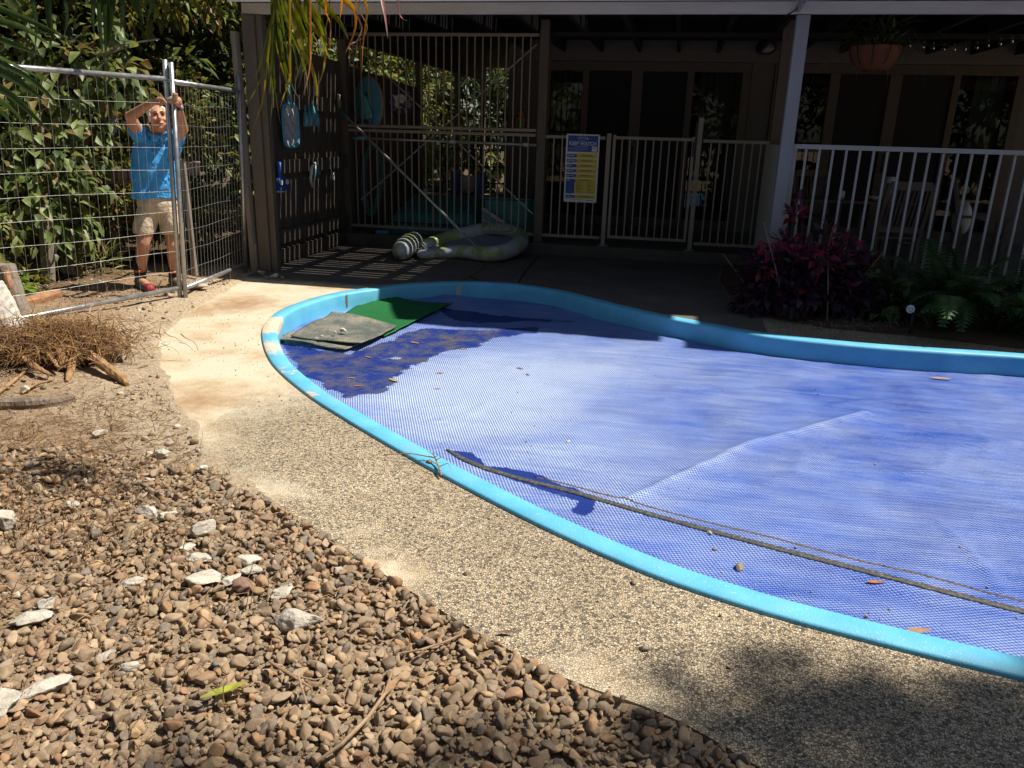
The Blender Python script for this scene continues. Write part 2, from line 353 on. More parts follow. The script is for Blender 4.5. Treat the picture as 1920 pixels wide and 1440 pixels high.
# --- soil
t = NT('soil'); v = t.coord()
n1 = t.noise(v, 3.2, 8, 0.68); n2 = t.noise(v, 38, 6, 0.72)
c = t.ramp(t.math('ADD', t.math('MULTIPLY', n1, 0.5), t.math('MULTIPLY', n2, 0.5)), [(0.30, (0.10, 0.052, 0.028)), (0.42, (0.25, 0.145, 0.078)), (0.54, (0.38, 0.255, 0.15)), (0.66, (0.52, 0.40, 0.27)), (0.8, (0.60, 0.50, 0.37))])
c = t.mix(t.attr('sandy'), c, t.ramp(n2, [(0.3, (0.36, 0.25, 0.15)), (0.5, (0.56, 0.44, 0.30)), (0.7, (0.70, 0.60, 0.46))]))
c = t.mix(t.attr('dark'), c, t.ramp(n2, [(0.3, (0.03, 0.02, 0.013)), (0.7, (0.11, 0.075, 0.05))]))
bb = t.bump(n2, 1.0, 0.03); bb = t.bump(t.noise(v, 130, 4, 0.7), 0.8, 0.008, bb)
M['soil'] = t.out(c, 0.95, bb, 0, 0.15)
# --- gravel
t = NT('gravel'); v = t.coord(); c = t.attr('Col', 'Color')
c = t.mix(1.0, c, t.ramp(t.noise(v, 45, 6, 0.7), [(0.3, 0.65), (0.7, 1.2)]), 'MULTIPLY')
c = t.mix(t.ramp(t.noise(v, 22, 6, 0.75), [(0.42, 0.0), (0.7, 0.65)]), c, (0.36, 0.26, 0.175))
M['gravel'] = t.out(c, 0.78, t.bump(t.noise(v, 160, 4, 0.7), 0.35, 0.004), 0, 0.35)
# --- mats, inflatable, cloth
t = NT('rubber_mat'); v = t.coord(); n = t.noise(v, 90, 5, 0.75); d = t.ramp(t.math('ADD', t.math('MULTIPLY', n, 0.6), t.math('MULTIPLY', t.noise(v, 4, 5, 0.7), 0.5)), [(0.5, 0.0), (0.72, 0.85)])
M['rubber_mat'] = t.out(t.mix(d, (0.085, 0.10, 0.095), (0.42, 0.37, 0.28)), 0.85, t.bump(n, 0.3, 0.004), 0, 0.2)
t = NT('green_mat'); v = t.coord(); n = t.noise(v, 240, 3, 0.7); d = t.ramp(t.noise(v, 48, 6, 0.75), [(0.60, 0.0), (0.72, 0.8)])
M['green_mat'] = t.out(t.mix(d, t.ramp(n, [(0.3, (0.008, 0.075, 0.022)), (0.7, (0.016, 0.16, 0.045))]), (0.40, 0.42, 0.30)), 0.85, t.bump(n, 0.6, 0.004), 0, 0.2)
t = NT('inflatable'); v = t.coord((1.0, 1.6, 1), (0, 0, 0.5)); n = t.noise(v, 4.2, 2, 0.5, 0.8)
M['inflatable'] = t.out(t.ramp(n, [(0.50, (0.50, 0.53, 0.55)), (0.56, (0.37, 0.44, 0.17))]), 0.4, t.bump(t.noise(v, 10, 3), 0.2, 0.01), 0, 0.5)
M['inflatable_mesh'] = simple('inflatable_mesh', (0.28, 0.29, 0.36), 0.7, 0.08)
M['skin'] = simple('skin', (0.50, 0.25, 0.15), 0.5, 0.16, 14, 120, 0.1)
M['shirt'] = simple('shirt_blue', (0.05, 0.34, 0.78), 0.8, 0.12, 9, 13, 0.9, bd=0.03)
M['shorts'] = simple('shorts_khaki', (0.55, 0.45, 0.33), 0.85, 0.14, 9, 20, 0.8, bd=0.02)
M['hair'] = simple('grey_hair', (0.62, 0.58, 0.50), 0.7, 0.25, 60, 200, 0.5)
M['sock'] = simple('sock_black', (0.015, 0.014, 0.014), 0.9)
M['orange_cloth'] = simple('orange_cloth', (0.55, 0.16, 0.03), 0.8)
M['boot'] = simple('boot_grey', (0.11, 0.09, 0.08), 0.7, 0.3)
M['red_shoe'] = simple('red_shoe', (0.26, 0.022, 0.026), 0.55, 0.2)
M['eye_dark'] = simple('eye_dark', (0.03, 0.02, 0.02), 0.3)
M['lip'] = simple('lip', (0.34, 0.11, 0.09), 0.5)
M['brow'] = simple('brow', (0.30, 0.22, 0.17), 0.8)
M['dark_dirt'] = simple('dark_dirt', (0.10, 0.078, 0.062), 0.9, 0.4, 30, 90, 0.5)
# ================================================================== pool outline (outer edge of the coping), metres
POOL = [(1.17, 2.26), (0.70, 2.36), (0.37, 2.45), (0.0, 2.60), (-0.45, 2.87), (-0.89, 3.18), (-1.26, 3.46), (-1.72, 3.83), (-2.10, 4.16), (-2.55, 4.63),
        (-2.90, 5.13), (-3.16, 5.62), (-3.29, 6.10), (-3.28, 6.55), (-3.17, 7.0), (-2.94, 7.38), (-2.59, 7.79), (-2.13, 8.05), (-1.62, 8.11), (-1.05, 7.90),
        (-0.48, 7.43), (-0.02, 7.09), (0.40, 6.85), (0.87, 6.62), (1.52, 6.52), (2.12, 6.52), (2.78, 6.54), (3.6, 6.4), (4.5, 5.8), (4.9, 4.8), (4.7, 3.6), (3.9, 2.6), (2.6, 2.15), (1.8, 2.16)]
PO = [tuple(p) for p in catmull(POOL, 7)]
def offset(poly, d):
    out = []; n = len(poly)
    for i in range(n):
        a = np.array(poly[i - 1]); b = np.array(poly[(i + 1) % n]); t = b - a; t = t / (np.hypot(*t) + 1e-9)
        out.append((poly[i][0] + t[1] * d, poly[i][1] - t[0] * d))
    return out
sgn = 1 if inpoly(np.array([offset(PO, 0.1)[40][0]]), np.array([offset(PO, 0.1)[40][1]]), PO)[0] else -1
PI_ = offset(PO, 0.12 * sgn)
DECKO = [(6.5, -0.6), (1.5, 0.95), (0.62, 1.55), (0.35, 1.72), (0.11, 1.86), (-0.19, 1.95), (-0.49, 2.10), (-0.82, 2.30), (-1.27, 2.59), (-1.71, 2.88), (-2.05, 3.09), (-2.58, 3.63), (-3.26, 4.39),
         (-3.69, 4.98), (-3.90, 5.5), (-4.10, 6.2), (-4.28, 6.9), (-4.42, 7.5), (-4.50, 8.0), (-4.50, 10.35), (7.5, 10.35), (7.5, -0.6)]
BED = [(0.70, 10.33), (0.60, 9.2), (0.66, 8.12), (0.90, 7.30), (1.44, 7.03), (2.06, 6.96), (2.78, 6.78), (3.6, 6.7), (4.6, 6.6), (7.4, 6.4), (7.4, 7.85), (1.02, 7.85), (1.02, 10.33)]
# --- ground sheet
def axis(lo, hi, st, ext):
    a = np.arange(lo, hi, st); o = []; x = hi; s = st
    while x < ext: o.append(x); s *= 1.35; x += s
    b = []; x = lo - st; s = st
    while x > -ext: b.append(x); s *= 1.35; x -= s
    return np.concatenate([b[::-1], a, o])
gx = axis(-6.6, 1.2, 0.036, 120); gy = axis(0.7, 8.2, 0.036, 120)
GX, GY = np.meshgrid(gx, gy)
def ground_h(X, Y):
    d = pdist(X, Y, DECKO); ins = inpoly(X, Y, DECKO)
    z = -0.004 + 0.032 * sstep(0.0, 0.8, d) * sstep(3.0, 4.6, Y) - 0.012 * sstep(0.0, 0.10, d) * sstep(3.2, 2.6, Y)
    z = z + 0.10 * np.exp(-(((X + 4.45) / 0.55) ** 2 + ((Y - 4.75) / 0.6) ** 2)) + 0.05 * np.exp(-(((X + 4.35) / 0.35) ** 2 + ((Y - 6.5) / 0.7) ** 2))
    near = sstep(14, 7, np.hypot(X, Y - 4))
    z = z + near * ((fbm(X * 2.1, Y * 2.1, 3, 1) - 0.45) * 0.05 * sstep(0.0, 0.5, d) + (fbm(X * 13, Y * 13, 3, 5) - 0.42) * 0.035 * sstep(-0.02, 0.10, d))
    sp_ = (0.004 + 0.030 * np.maximum(0, fbm(X * 4.5, Y * 4.5, 4, 12) - 0.42)) * sstep(2.3, 3.1, Y)
    z = z + np.where(ins, 0, 0.008 * sstep(0.15, 0.0, d) * sstep(2.3, 3.1, Y))
    z = np.where(ins, np.where(Y > 2.3, sp_ - d * 0.22, -0.006) - 1.4 * sstep(0.01, 0.10, d - np.where(Y > 2.3, 0.16, 0)), z)
    return z
GZ = ground_h(GX, GY)
idx = np.arange(GX.size).reshape(GX.shape)
quads = np.stack([idx[:-1, :-1], idx[:-1, 1:], idx[1:, 1:], idx[1:, :-1]], -1).reshape(-1, 4)
dk = pdist(GX, GY, DECKO)
sandy = np.clip(sstep(0.75, 0.0, dk) * sstep(2.3, 3.0, GY) * 0.95 + sstep(0.35, 0.6, fbm(GX * 1.1, GY * 1.1, 3, 9)) * 0.35 * sstep(2.0, 3.2, GY), 0, 1)
sandy = np.clip(sandy + 0.45 * sstep(3.2, 2.4, GY) * sstep(-3.5, -2.0, GX), 0, 1)
dark = np.clip(sstep(-5.2, -6.2, GX) + sstep(7.6, 8.4, GY) * sstep(-4.4, -4.6, GX), 0, 0.9)  # hedge foot darkened: shade put into the soil colour
me = np_mesh('ground', np.stack([GX.ravel(), GY.ravel(), GZ.ravel()], 1), quads, attrs={'sandy': sandy, 'dark': dark})
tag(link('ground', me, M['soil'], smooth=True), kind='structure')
# --- deck slab: fine grid clipped to outline, plus true edge skirt
def slab(name, outer, holes, z, thick, mat, step=0.11):
    bm = bmesh.new()
    loops = [outer] + holes; geo = []
    for lp in loops:
        vs = [bm.verts.new((p[0], p[1], z)) for p in lp]
        geo += [bm.edges.new((vs[i], vs[(i + 1) % len(vs)])) for i in range(len(vs))]
    bmesh.ops.triangle_fill(bm, use_beauty=True, use_dissolve=False, edges=geo)
    xs = np.arange(min(p[0] for p in outer), min(max(p[0] for p in outer), 3.0), step); ys = np.arange(min(p[1] for p in outer), max(p[1] for p in outer), step)
    for x in xs: bmesh.ops.bisect_plane(bm, geom=bm.verts[:] + bm.edges[:] + bm.faces[:], plane_co=(x + 1e-4, 0, 0), plane_no=(1, 0, 0))
    for y in ys: bmesh.ops.bisect_plane(bm, geom=bm.verts[:] + bm.edges[:] + bm.faces[:], plane_co=(0, y + 1e-4, 0), plane_no=(0, 1, 0))
    for f in bm.faces:
        if f.normal.z < 0: f.normal_flip()
    be = [e for e in bm.edges if len(e.link_faces) == 1]
    r = bmesh.ops.extrude_edge_only(bm, edges=be)
    for v in r['geom']:
        if isinstance(v, bmesh.types.BMVert): v.co.z -= thick
    me = bpy.data.meshes.new(name); bm.to_mesh(me); bm.free()
    return me
me = slab('pool_deck', catmull(DECKO[2:19], 4, False) and [tuple(p) for p in DECKO[:2]] + [tuple(p) for p in catmull(DECKO[2:19], 4, False)] + [tuple(p) for p in DECKO[19:]], [offset(PO, 0.03 * sgn)], 0.0, 0.11, None, 0.12)
n = len(me.vertices); co = np.zeros(n * 3, np.float32); me.vertices.foreach_get('co', co); co = co.reshape(-1, 3); X, Y = co[:, 0].astype(float), co[:, 1].astype(float)
dd = pdist(X, Y, DECKO)
dust = sstep(2.6, 0.8, np.hypot((X + 3.5) * 1.15, (Y - 5.4) * 0.80)) * 1.15 + 0.75 * sstep(0.28, 0.02, dd) * sstep(0.35, 0.62, fbm(X * 2.2, Y * 2.2, 3, 3) + 0.1) * sstep(0.6, -0.6, X) + 0.12
dust = np.where(Y > 7.5, 0.0, dust)
rust = sstep(0.55, 0.0, np.hypot(X + 3.75, (Y - 6.35) * 0.55)) * 0.9 + sstep(0.7, 0.0, np.hypot(X + 2.5, Y - 4.0)) * 0.6 + sstep(0.12, 0.0, np.hypot(X + 1.28, (Y - 2.75))) * 1.2 + sstep(0.3, 0.0, dd) * 0.35 * sstep(2, 3.5, Y)
for kx, vals in (('dust', dust), ('rust', rust)):
    a = me.attributes.new(kx, 'FLOAT', 'POINT'); a.data.foreach_set('value', np.asarray(vals, np.float32))
deck = tag(link('pool_deck', me, M['deck']), kind='structure')
# porch part of the deck has shade painted into a darker, greyer finish, laid as its own sheet 4 mm above
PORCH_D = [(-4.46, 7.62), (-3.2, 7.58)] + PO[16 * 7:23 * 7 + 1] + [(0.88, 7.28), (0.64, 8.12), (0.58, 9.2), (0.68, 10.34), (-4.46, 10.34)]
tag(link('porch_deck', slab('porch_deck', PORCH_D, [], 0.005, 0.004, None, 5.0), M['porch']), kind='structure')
# joints and cracks (dark filler strips)
mb = MB()
def strip(pts, wd, z0=0.006, z1=0.008):
    for a, b in zip(pts[:-1], pts[1:]): mb.bar((a[0], a[1], (z0 + z1) / 2), (b[0], b[1], (z0 + z1) / 2), wd, z1 - z0)
strip([W(1011, 480)[:2], W(985, 510)[:2], W(972, 531)[:2]], 0.02)
cr = [W(908, 495), W(905, 505), W(893, 513), W(880, 520), W(866, 527)]
strip([c[:2] for c in cr], 0.015); strip([W(880, 520)[:2], W(888, 522)[:2], W(900, 527)[:2]], 0.04)
tag(mb.build('deck_joint', M['black_plastic']), kind='structure')
# --- garden bed
bedz = 0.012
bm_poly = [tuple(p) for p in BED]
me = slab('garden_bed', bm_poly, [], bedz, 0.02, None, 0.10)
for v in me.vertices:
    if v.co.z > bedz - 0.005: v.co.z += 0.05 * float(fbm(v.co.x * 3, v.co.y * 3, 3, 2)) * float(sstep(0, 0.2, pdist(np.array([v.co.x]), np.array([v.co.y]), bm_poly)[0]))
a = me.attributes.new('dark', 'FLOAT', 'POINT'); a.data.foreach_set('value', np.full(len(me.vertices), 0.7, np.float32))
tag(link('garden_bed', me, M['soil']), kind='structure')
# --- swimming pool shell
pool = empty('swimming_pool', (0, 4.5, 0), 'kidney shaped swimming pool with sky blue painted coping, half in house shade', 'swimming pool')
V = []; A = []; prof = [(0.0, -0.02), (0.0, 0.012), (0.008, 0.020), (0.104, 0.020), (0.116, 0.012), (0.12, -0.002), (0.12, -0.07), (0.122, -0.14), (0.125, -0.9)]
np_ = len(PO)
wear_c = [(-3.20, 5.70, 0.42), (-2.95, 5.2, 0.55), (-2.5, 4.6, 0.4), (-2.1, 4.2, 0.25)]
for off, z in prof:
    pl = offset(PO, off * sgn)
    for p in pl:
        V.append((p[0], p[1], z)); A.append(max([0.0] + [(1 - math.hypot(p[0] - cx, p[1] - cy) / r) * k for cx, cy, r, k in ((-3.16, 5.62, 0.45, 1.3), (-2.8, 5.0, 0.6, 0.65), (-2.45, 4.5, 0.5, 0.5), (-2.1, 4.15, 0.35, 0.42))]) * (1 if z > -0.03 else 0.35) + (0.45 * random.random() if random.random() < 0.10 and -2.9 < p[0] < 1.6 and z > 0 else 0))
Fq = []
for i in range(len(prof) - 1):
    for j in range(np_):
        q = (i * np_ + j, i * np_ + (j + 1) % np_, (i + 1) * np_ + (j + 1) % np_, (i + 1) * np_ + j)
        Fq.append(q if sgn < 0 else q[::-1])
me = np_mesh('coping', V, Fq, attrs={'wear': A}); link('coping', me, M['pool_paint'], pool, smooth=True)
mb = MB(); mb.prism(PI_, -0.95, -0.9); mb.build('pool_floor', M['pool_paint'], pool)
# bare unpainted streak and crack on the far wall
def wallpatch(px, wpx, name, mat, z0, z1, seed=0, prnt=pool):
    c = W(px, 545, -0.0); k = min(range(np_), key=lambda i: (PI_[i][0] - c[0]) ** 2 + (PI_[i][1] - c[1]) ** 2 + (1e3 if PI_[i][1] < 5.9 else 0))
    a = np.array(PI_[k - 1]); b = np.array(PI_[(k + 1) % np_]); t = (b - a) / np.hypot(*(b - a)); nrm = np.array([t[1], -t[0]]) * sgn
    mb = MB(); rows = 9; vs = []
    for i in range(rows):
        z = z0 + (z1 - z0) * i / (rows - 1); wv = wpx * (0.75 + 0.5 * random.random()) * (0.45 if i in (0, rows - 1) else 1)
        q = np.array(PI_[k]) + nrm * 0.006
        o2 = random.uniform(-.2, .2) * wpx
        vs += [(*(q + t * (o2 - wv)), z), (*(q + t * (o2 + wv)), z)]
    mb.add(vs, [(2 * i, 2 * i + 1, 2 * i + 3, 2 * i + 2) for i in range(rows - 1)]); return mb.build(name, mat, prnt)
wallpatch(867, 0.030, 'bare_patch', M['bare_patch'], -0.13, 0.008)
wallpatch(603, 0.010, 'wall_crack', M['rusty'], -0.12, 0.012)
# --- pool cover
st = 0.025
cx = np.arange(-3.4, 5.0, st); cy = np.arange(2.1, 8.2, st); CX, CY = np.meshgrid(cx, cy)
ins = inpoly(CX, CY, offset(PO, 0.075 * sgn))
def poly_soft(px, soft, z=-0.13, closed=True):
    P = [W(x, y, z)[:2] for x, y in px]; d = pdist(CX, CY, P, closed)
    return P, d
RIDGE = [W(x, y, -0.13)[:2] for x, y in ((1150, 945), (1190, 928), (1260, 893), (1350, 858), (1430, 830), (1517, 805), (1580, 787), (1620, 778))]
rd = pdist(CX + 0.05 * (fbm(CX * 3, CY * 3, 3, 41) - .45), CY + 0.09 * (fbm(CX * 2.5, CY * 2.5, 3, 43) - .45), RIDGE, False)
CZ = -0.142 + 0.020 * np.exp(-(rd / 0.030) ** 2) + 0.010 * np.exp(-(rd / 0.12) ** 2) * (0.6 + fbm(CX * 5, CY * 5, 2, 3)) + (fbm(CX * 1.6, CY * 1.6, 3, 4) - 0.45) * 0.028 + (fbm(CX * 4 + CY * 2.5, CY * 4.5 - CX * 1.5, 3, 8) - 0.45) * 0.020
rw = np.random.default_rng(77)
for k in range(26):
    x0, y0 = rw.uniform(-2.6, 2.6), rw.uniform(2.9, 7.2); an = 0.75 + rw.normal(0, .45); l = rw.uniform(.2, .7); CZ += rw.uniform(.003, .008) * np.exp(-(pdist(CX, CY, [(x0, y0), (x0 + l * .5 * math.cos(an), y0 + l * .5 * math.sin(an)), (x0 + l * math.cos(an + .3), y0 + l * math.sin(an + .3))], False) / rw.uniform(.018, .05)) ** 2)
RG2 = [W(x, y, -0.13)[:2] for x, y in ((1760, 970), (1800, 1010), (1850, 1065), (1885, 1115))]; CZ += 0.008 * np.exp(-(pdist(CX, CY, RG2, False) / 0.02) ** 2)
RG3 = [W(x, y, -0.13)[:2] for x, y in ((1560, 760), (1600, 750), (1680, 747), (1760, 752))]; CZ += 0.010 * np.exp(-(pdist(CX, CY, RG3, False) / 0.04) ** 2)
FAR = [W(x, y, -0.11)[:2] for x, y in ((700, 563), (760, 556), (810, 551), (860, 556))]; CZ += 0.035 * np.exp(-(pdist(CX, CY, FAR, False) / 0.12) ** 2)
BIND = [W(x, y, -0.13)[:2] for x, y in ((838, 843), (885, 868), (960, 893), (1080, 924), (1244, 971), (1430, 1021), (1640, 1075), (1930, 1149))] + [Vector((2.25, 2.69)), Vector((3.05, 2.50))]; bw_ = np.exp(-(pdist(CX, CY, BIND, False) / 0.09) ** 2); CZ = CZ * (1 - bw_) + (-0.132) * bw_
# dusty zones with sheen painted in; crease crest painted brighter
white = 0.22 + 1.05 * np.exp(-((CX + 1.30) ** 2 / 0.55 + (CY - 4.75) ** 2 / 0.55)) + 0.55 * np.exp(-((CX + 0.85) ** 2 / 0.9 + (CY - 5.7) ** 2 / 0.6)) + 0.35 * np.exp(-((CX + 0.45) ** 2 / 0.5 + (CY - 4.0) ** 2 / 0.35)) + 0.8 * np.exp(-((CX + 2.02) ** 2 / 0.012 + (CY - 5.75) ** 2 / 0.25)) + 0.75 * np.exp(-((CX + 2.9) ** 2 / 0.06 + (CY - 6.9) ** 2 / 0.25)) + 0.30 * np.exp(-(rd / 0.022) ** 2)
white = white - 0.10 * sstep(0.0, 1.4, CX) + 0.5 * (fbm(CX * 2.2 + CY, CY * 4 - CX * 2, 4, 17) - 0.47)
MUD = [(530, 640), (600, 655), (655, 662), (720, 640), (760, 622), (800, 612), (900, 618), (1010, 612), (1000, 622), (920, 632), (890, 648), (830, 655), (800, 670), (765, 690), (735, 712), (715, 735), (650, 742), (600, 715), (560, 690)]
P1, d1 = poly_soft(MUD, 0); m1 = np.where(inpoly(CX, CY, P1), np.minimum(1, 0.5 + d1 / 0.14), np.maximum(0, 0.5 - d1 / 0.14))
MUD2 = [(830, 842), (880, 846), (895, 860), (905, 872), (960, 878), (1010, 890), (1040, 905), (1120, 932), (1100, 965), (1075, 958), (1088, 938), (1000, 912), (940, 890), (880, 868)]
P2, d2 = poly_soft(MUD2, 0); m2 = np.where(inpoly(CX, CY, P2), np.minimum(1, 0.52 + d2 / 0.08), np.maximum(0, 0.52 - d2 / 0.08))
MUD3 = [(820, 575), (870, 580), (960, 592), (1080, 602), (1000, 600), (900, 604), (850, 598)]
P3, d3 = poly_soft(MUD3, 0); m3 = np.where(inpoly(CX, CY, P3), np.minimum(1, 0.5 + d3 / 0.14), np.maximum(0, 0.5 - d3 / 0.14))
isl = [W(735, 668, -0.13)[:2], W(800, 648, -0.13)[:2], W(575, 632, -0.13)[:2]]
mud = np.maximum(np.maximum(m1 - 0.0, m2), m3)
mud = mud - 0.6 * np.exp(-((CX - isl[0][0]) ** 2 + (CY - isl[0][1]) ** 2) / 0.012)
dirtd = np.where(m1 >= np.maximum(m2, m3), 0.75, 0.3)
TAPE2 = [W(x, y, -0.13)[:2] for x, y in ((1000, 893), (1060, 906), (1150, 930), (1300, 971), (1466, 1011), (1625, 1051), (1769, 1087), (1925, 1129))]
tape = np.zeros(CX.shape)
ids = -np.ones(CX.shape, int); keepq = ins[:-1, :-1] & ins[1:, :-1] & ins[:-1, 1:] & ins[1:, 1:]
idx = np.arange(CX.size).reshape(CX.shape)
q = np.stack([idx[:-1, :-1], idx[:-1, 1:], idx[1:, 1:], idx[1:, :-1]], -1)[keepq]
used = np.unique(q); rm = -np.ones(CX.size, int); rm[used] = np.arange(len(used))
pv = np.stack([CX.ravel(), CY.ravel(), CZ.ravel()], 1)[used]
me = np_mesh('pool_cover', pv, rm[q], attrs={'white': white.ravel()[used], 'mud': mud.ravel()[used], 'dirt': dirtd.ravel()[used], 'tape': tape.ravel()[used]})
cover = tag(link('pool_cover', me, M['cover'], smooth=True), 'blue bubble solar cover floating in the pool, dusty white at its left end', 'pool cover')
def cover_z(x, y):
    i = min(max(int(round((y - 2.1) / st)), 0), CZ.shape[0] - 1); j = min(max(int(round((x + 3.4) / st)), 0), CZ.shape[1] - 1)
    return float(CZ[i, j])
# black edge binding of the cover, a rubber strip lying along the cut edge
tp = [W(x, y, -0.13) for x, y in ((838, 843), (885, 868), (960, 893), (1080, 924), (1244, 971), (1430, 1021), (1640, 1075), (1930, 1149))]
V = []; Fq = []; tp += [Vector((2.25, 2.69, -.13)), Vector((3.05, 2.50, -.13))]; tpc = catmull([tuple(p) for p in tp], 28, False)
for i, p in enumerate(tpc):
    a = tpc[max(i - 1, 0)]; b = tpc[min(i + 1, len(tpc) - 1)]; d = (b - a)[:2]; d = d / np.hypot(*d); nn = np.array([-d[1], d[0]])
    wd = 0.019 * (1 + 0.05 * math.sin(i * 1.7) + 0.30 * (random.random() - .5)) * min(1, 0.4 + i / 30); zc = -0.126
    for k, hz in ((-1, -0.010), (-0.98, -0.001), (-0.3, 0.0005), (0.8, 0.0), (1, -0.010)): V.append((p[0] + nn[0] * wd * k, p[1] + nn[1] * wd * k, zc + hz ))
for i in range(len(tpc) - 1):
    for k in range(4): Fq.append((i * 5 + k, (i + 1) * 5 + k, (i + 1) * 5 + k + 1, i * 5 + k + 1))
t = NT('edge_tape'); v = t.coord(); n = t.noise(v, 70, 5, 0.75)
M['edge_tape'] = t.out(t.ramp(n, [(0.35, (0.03, 0.032, 0.032)), (0.55, (0.075, 0.075, 0.07)), (0.68, (0.24, 0.22, 0.19))]), 0.6, t.bump(n, 0.5, 0.004))
link('edge_binding', np_mesh('edge_binding', V, Fq), M['edge_tape'], cover)
t2 = [W(x, y, -0.13) for x, y in ((1000, 893), (1060, 906), (1150, 930), (1300, 971), (1466, 1011), (1625, 1051), (1769, 1087), (1930, 1130))]
V = []; Fq = []; t2 += [Vector((2.3, 2.76, -.13)), Vector((3.1, 2.58, -.13))]; t2c = catmull([tuple(p) for p in t2], 30, False)
for i, p in enumerate(t2c):
    a = t2c[max(i - 1, 0)]; b = t2c[min(i + 1, len(t2c) - 1)]; d = (b - a)[:2]; d = d / np.hypot(*d); nn = np.array([-d[1], d[0]]); wd = 0.0085 * (0.2 + 1.3 * random.random()) * min(1, i / 40); zc = cover_z(p[0], p[1]) + 0.004
    for k, hz in ((-1, -0.006), (0, 0.002), (1, -0.006)): V.append((p[0] + nn[0] * wd * k, p[1] + nn[1] * wd * k, zc + hz))
for i in range(len(t2c) - 1):
    for k in range(2): Fq.append((i * 3 + k, (i + 1) * 3 + k, (i + 1) * 3 + k + 1, i * 3 + k + 1))
link('dirt_line', np_mesh('dirt_line', V, Fq), M['dark_dirt'], cover, smooth=True)
# --- gravel (far more stones than anyone could count)
def ico(sub):
    bm = bmesh.new(); bmesh.ops.create_icosphere(bm, subdivisions=sub, radius=1.0); v = np.array([x.co[:] for x in bm.verts]); f = np.array([[l.index for l in fa.verts] for fa in bm.faces]); bm.free(); return v, f
IV, IF = ico(2); IV3, IF3 = ico(3)
def stone_shape(seed, V0=IV3, rough=0.07, cuts=10):
    r = np.random.default_rng(seed); v = V0.copy()
    for k in range(cuts):
        nrm = r.normal(size=3); nrm /= np.linalg.norm(nrm); d = r.uniform(0.42, 0.82); h = v @ nrm - d; v = v - np.outer(np.maximum(h, 0) * 0.85, nrm)
    n = np.sin(v @ r.normal(size=(3, 3)) * 2.3 + r.uniform(0, 6, 3)).sum(1) / 3
    return v * (1 + rough * n)[:, None]
SH = [stone_shape(k) for k in range(24)]; SHL = [stone_shape(k, IV) for k in range(16)]
def rotm(n, r):
    q = r.normal(size=(n, 4)); q /= np.linalg.norm(q, axis=1)[:, None]; w_, x, y, z = q.T
    return np.stack([1 - 2 * (y * y + z * z), 2 * (x * y - z * w_), 2 * (x * z + y * w_), 2 * (x * y + z * w_), 1 - 2 * (x * x + z * z), 2 * (y * z - x * w_), 2 * (x * z - y * w_), 2 * (y * z + x * w_), 1 - 2 * (x * x + y * y)], -1).reshape(n, 3, 3)
GP = np.array([(0.26, 0.20, 0.14), (0.33, 0.25, 0.165), (0.20, 0.165, 0.13), (0.40, 0.29, 0.18), (0.28, 0.19, 0.125), (0.17, 0.155, 0.14), (0.38, 0.30, 0.215), (0.32, 0.20, 0.12), (0.23, 0.195, 0.155), (0.30, 0.235, 0.16), (0.34, 0.28, 0.20), (0.23, 0.18, 0.13)])
def scatter(name, P, size, flat, shapes, pal, mat, r):
    n = len(P); Rm = rotm(n, r); yaw = r.uniform(0, 6.28, n)
    V = []; Fs = []; C = []; o = 0; nv = len(shapes[0])
    for i in range(n):
        s = shapes[r.integers(len(shapes))]; sc = size[i] * np.array([1.0, r.uniform(0.65, 0.95), r.uniform(0.45, 0.75)])
        v = (s * sc) @ Rm[i].T
        v[:, 2] *= flat; c, sn = math.cos(yaw[i]), math.sin(yaw[i])
        V.append(v + P[i]); Fs.append(IF3 + o) if nv == len(IV3) else Fs.append(IF + o); o += nv
        C.append(np.repeat((pal[r.integers(len(pal))] * r.uniform(0.75, 1.25))[None], nv, 0))
    return link(name, np_mesh(name, np.concatenate(V), np.concatenate(Fs), np.concatenate(C)), mat, smooth=True)
r = np.random.default_rng(3)
GRP = [(-2.6, 0.9), (1.4, 0.95), (0.62, 1.55), (0.35, 1.72), (0.11, 1.86), (-0.19, 1.95), (-0.49, 2.10), (-0.82, 2.30), (-1.27, 2.59), (-1.55, 2.75), (-2.0, 3.0), (-2.7, 3.1), (-3.6, 2.9), (-3.6, 0.9)]
gg = offset([tuple(p) for p in GRP], 0.0)
P = []; 
pit = 0.0245
for x in np.arange(-3.6, 1.0, pit):
    for y in np.arange(0.95, 3.3, pit * 1.02):
        P.append((x + r.uniform(-.5, .5) * pit, y + r.uniform(-.5, .5) * pit))
P = np.array(P); px, py = P.T
dl = pdist(px, py, DECKO); ind = inpoly(px, py, GRP)
dens = sstep(3.15, 2.35, py + 0.30 * (px + 1.5)) * sstep(-3.3, -1.1, px - 0.9 * (2.0 - py)) * 1.05 + 0.12
dens *= (0.55 + 0.9 * fbm(px * 1.5, py * 1.5, 3, 20)); dens = np.maximum(dens, 1.15 * sstep(-1.75, -1.0, px - 0.55 * (2.0 - py))); vis = (px < 1.0)
keep = ind & (dl > 0.012) & (r.random(len(P)) < dens) & vis
P = P[keep]; px, py = P.T
gh = ground_h(px, py) ; sz = np.exp(r.normal(np.log(0.0165), 0.36, len(P))) * (1 + 0.12 * (fbm(px * 3, py * 3, 2, 4)))
sz = np.clip(sz, 0.007, 0.036)
GP = GP
P3_ = np.stack([px, py, gh + sz * 0.25 + r.uniform(0, 0.016, len(P)) * sstep(0.3, 1.0, dens[keep])], 1)
tag(scatter('gravel', P3_, sz, 0.85, SH, GP * np.array([1.0, 0.92, 0.82]), M['gravel'], r), kind='stuff')
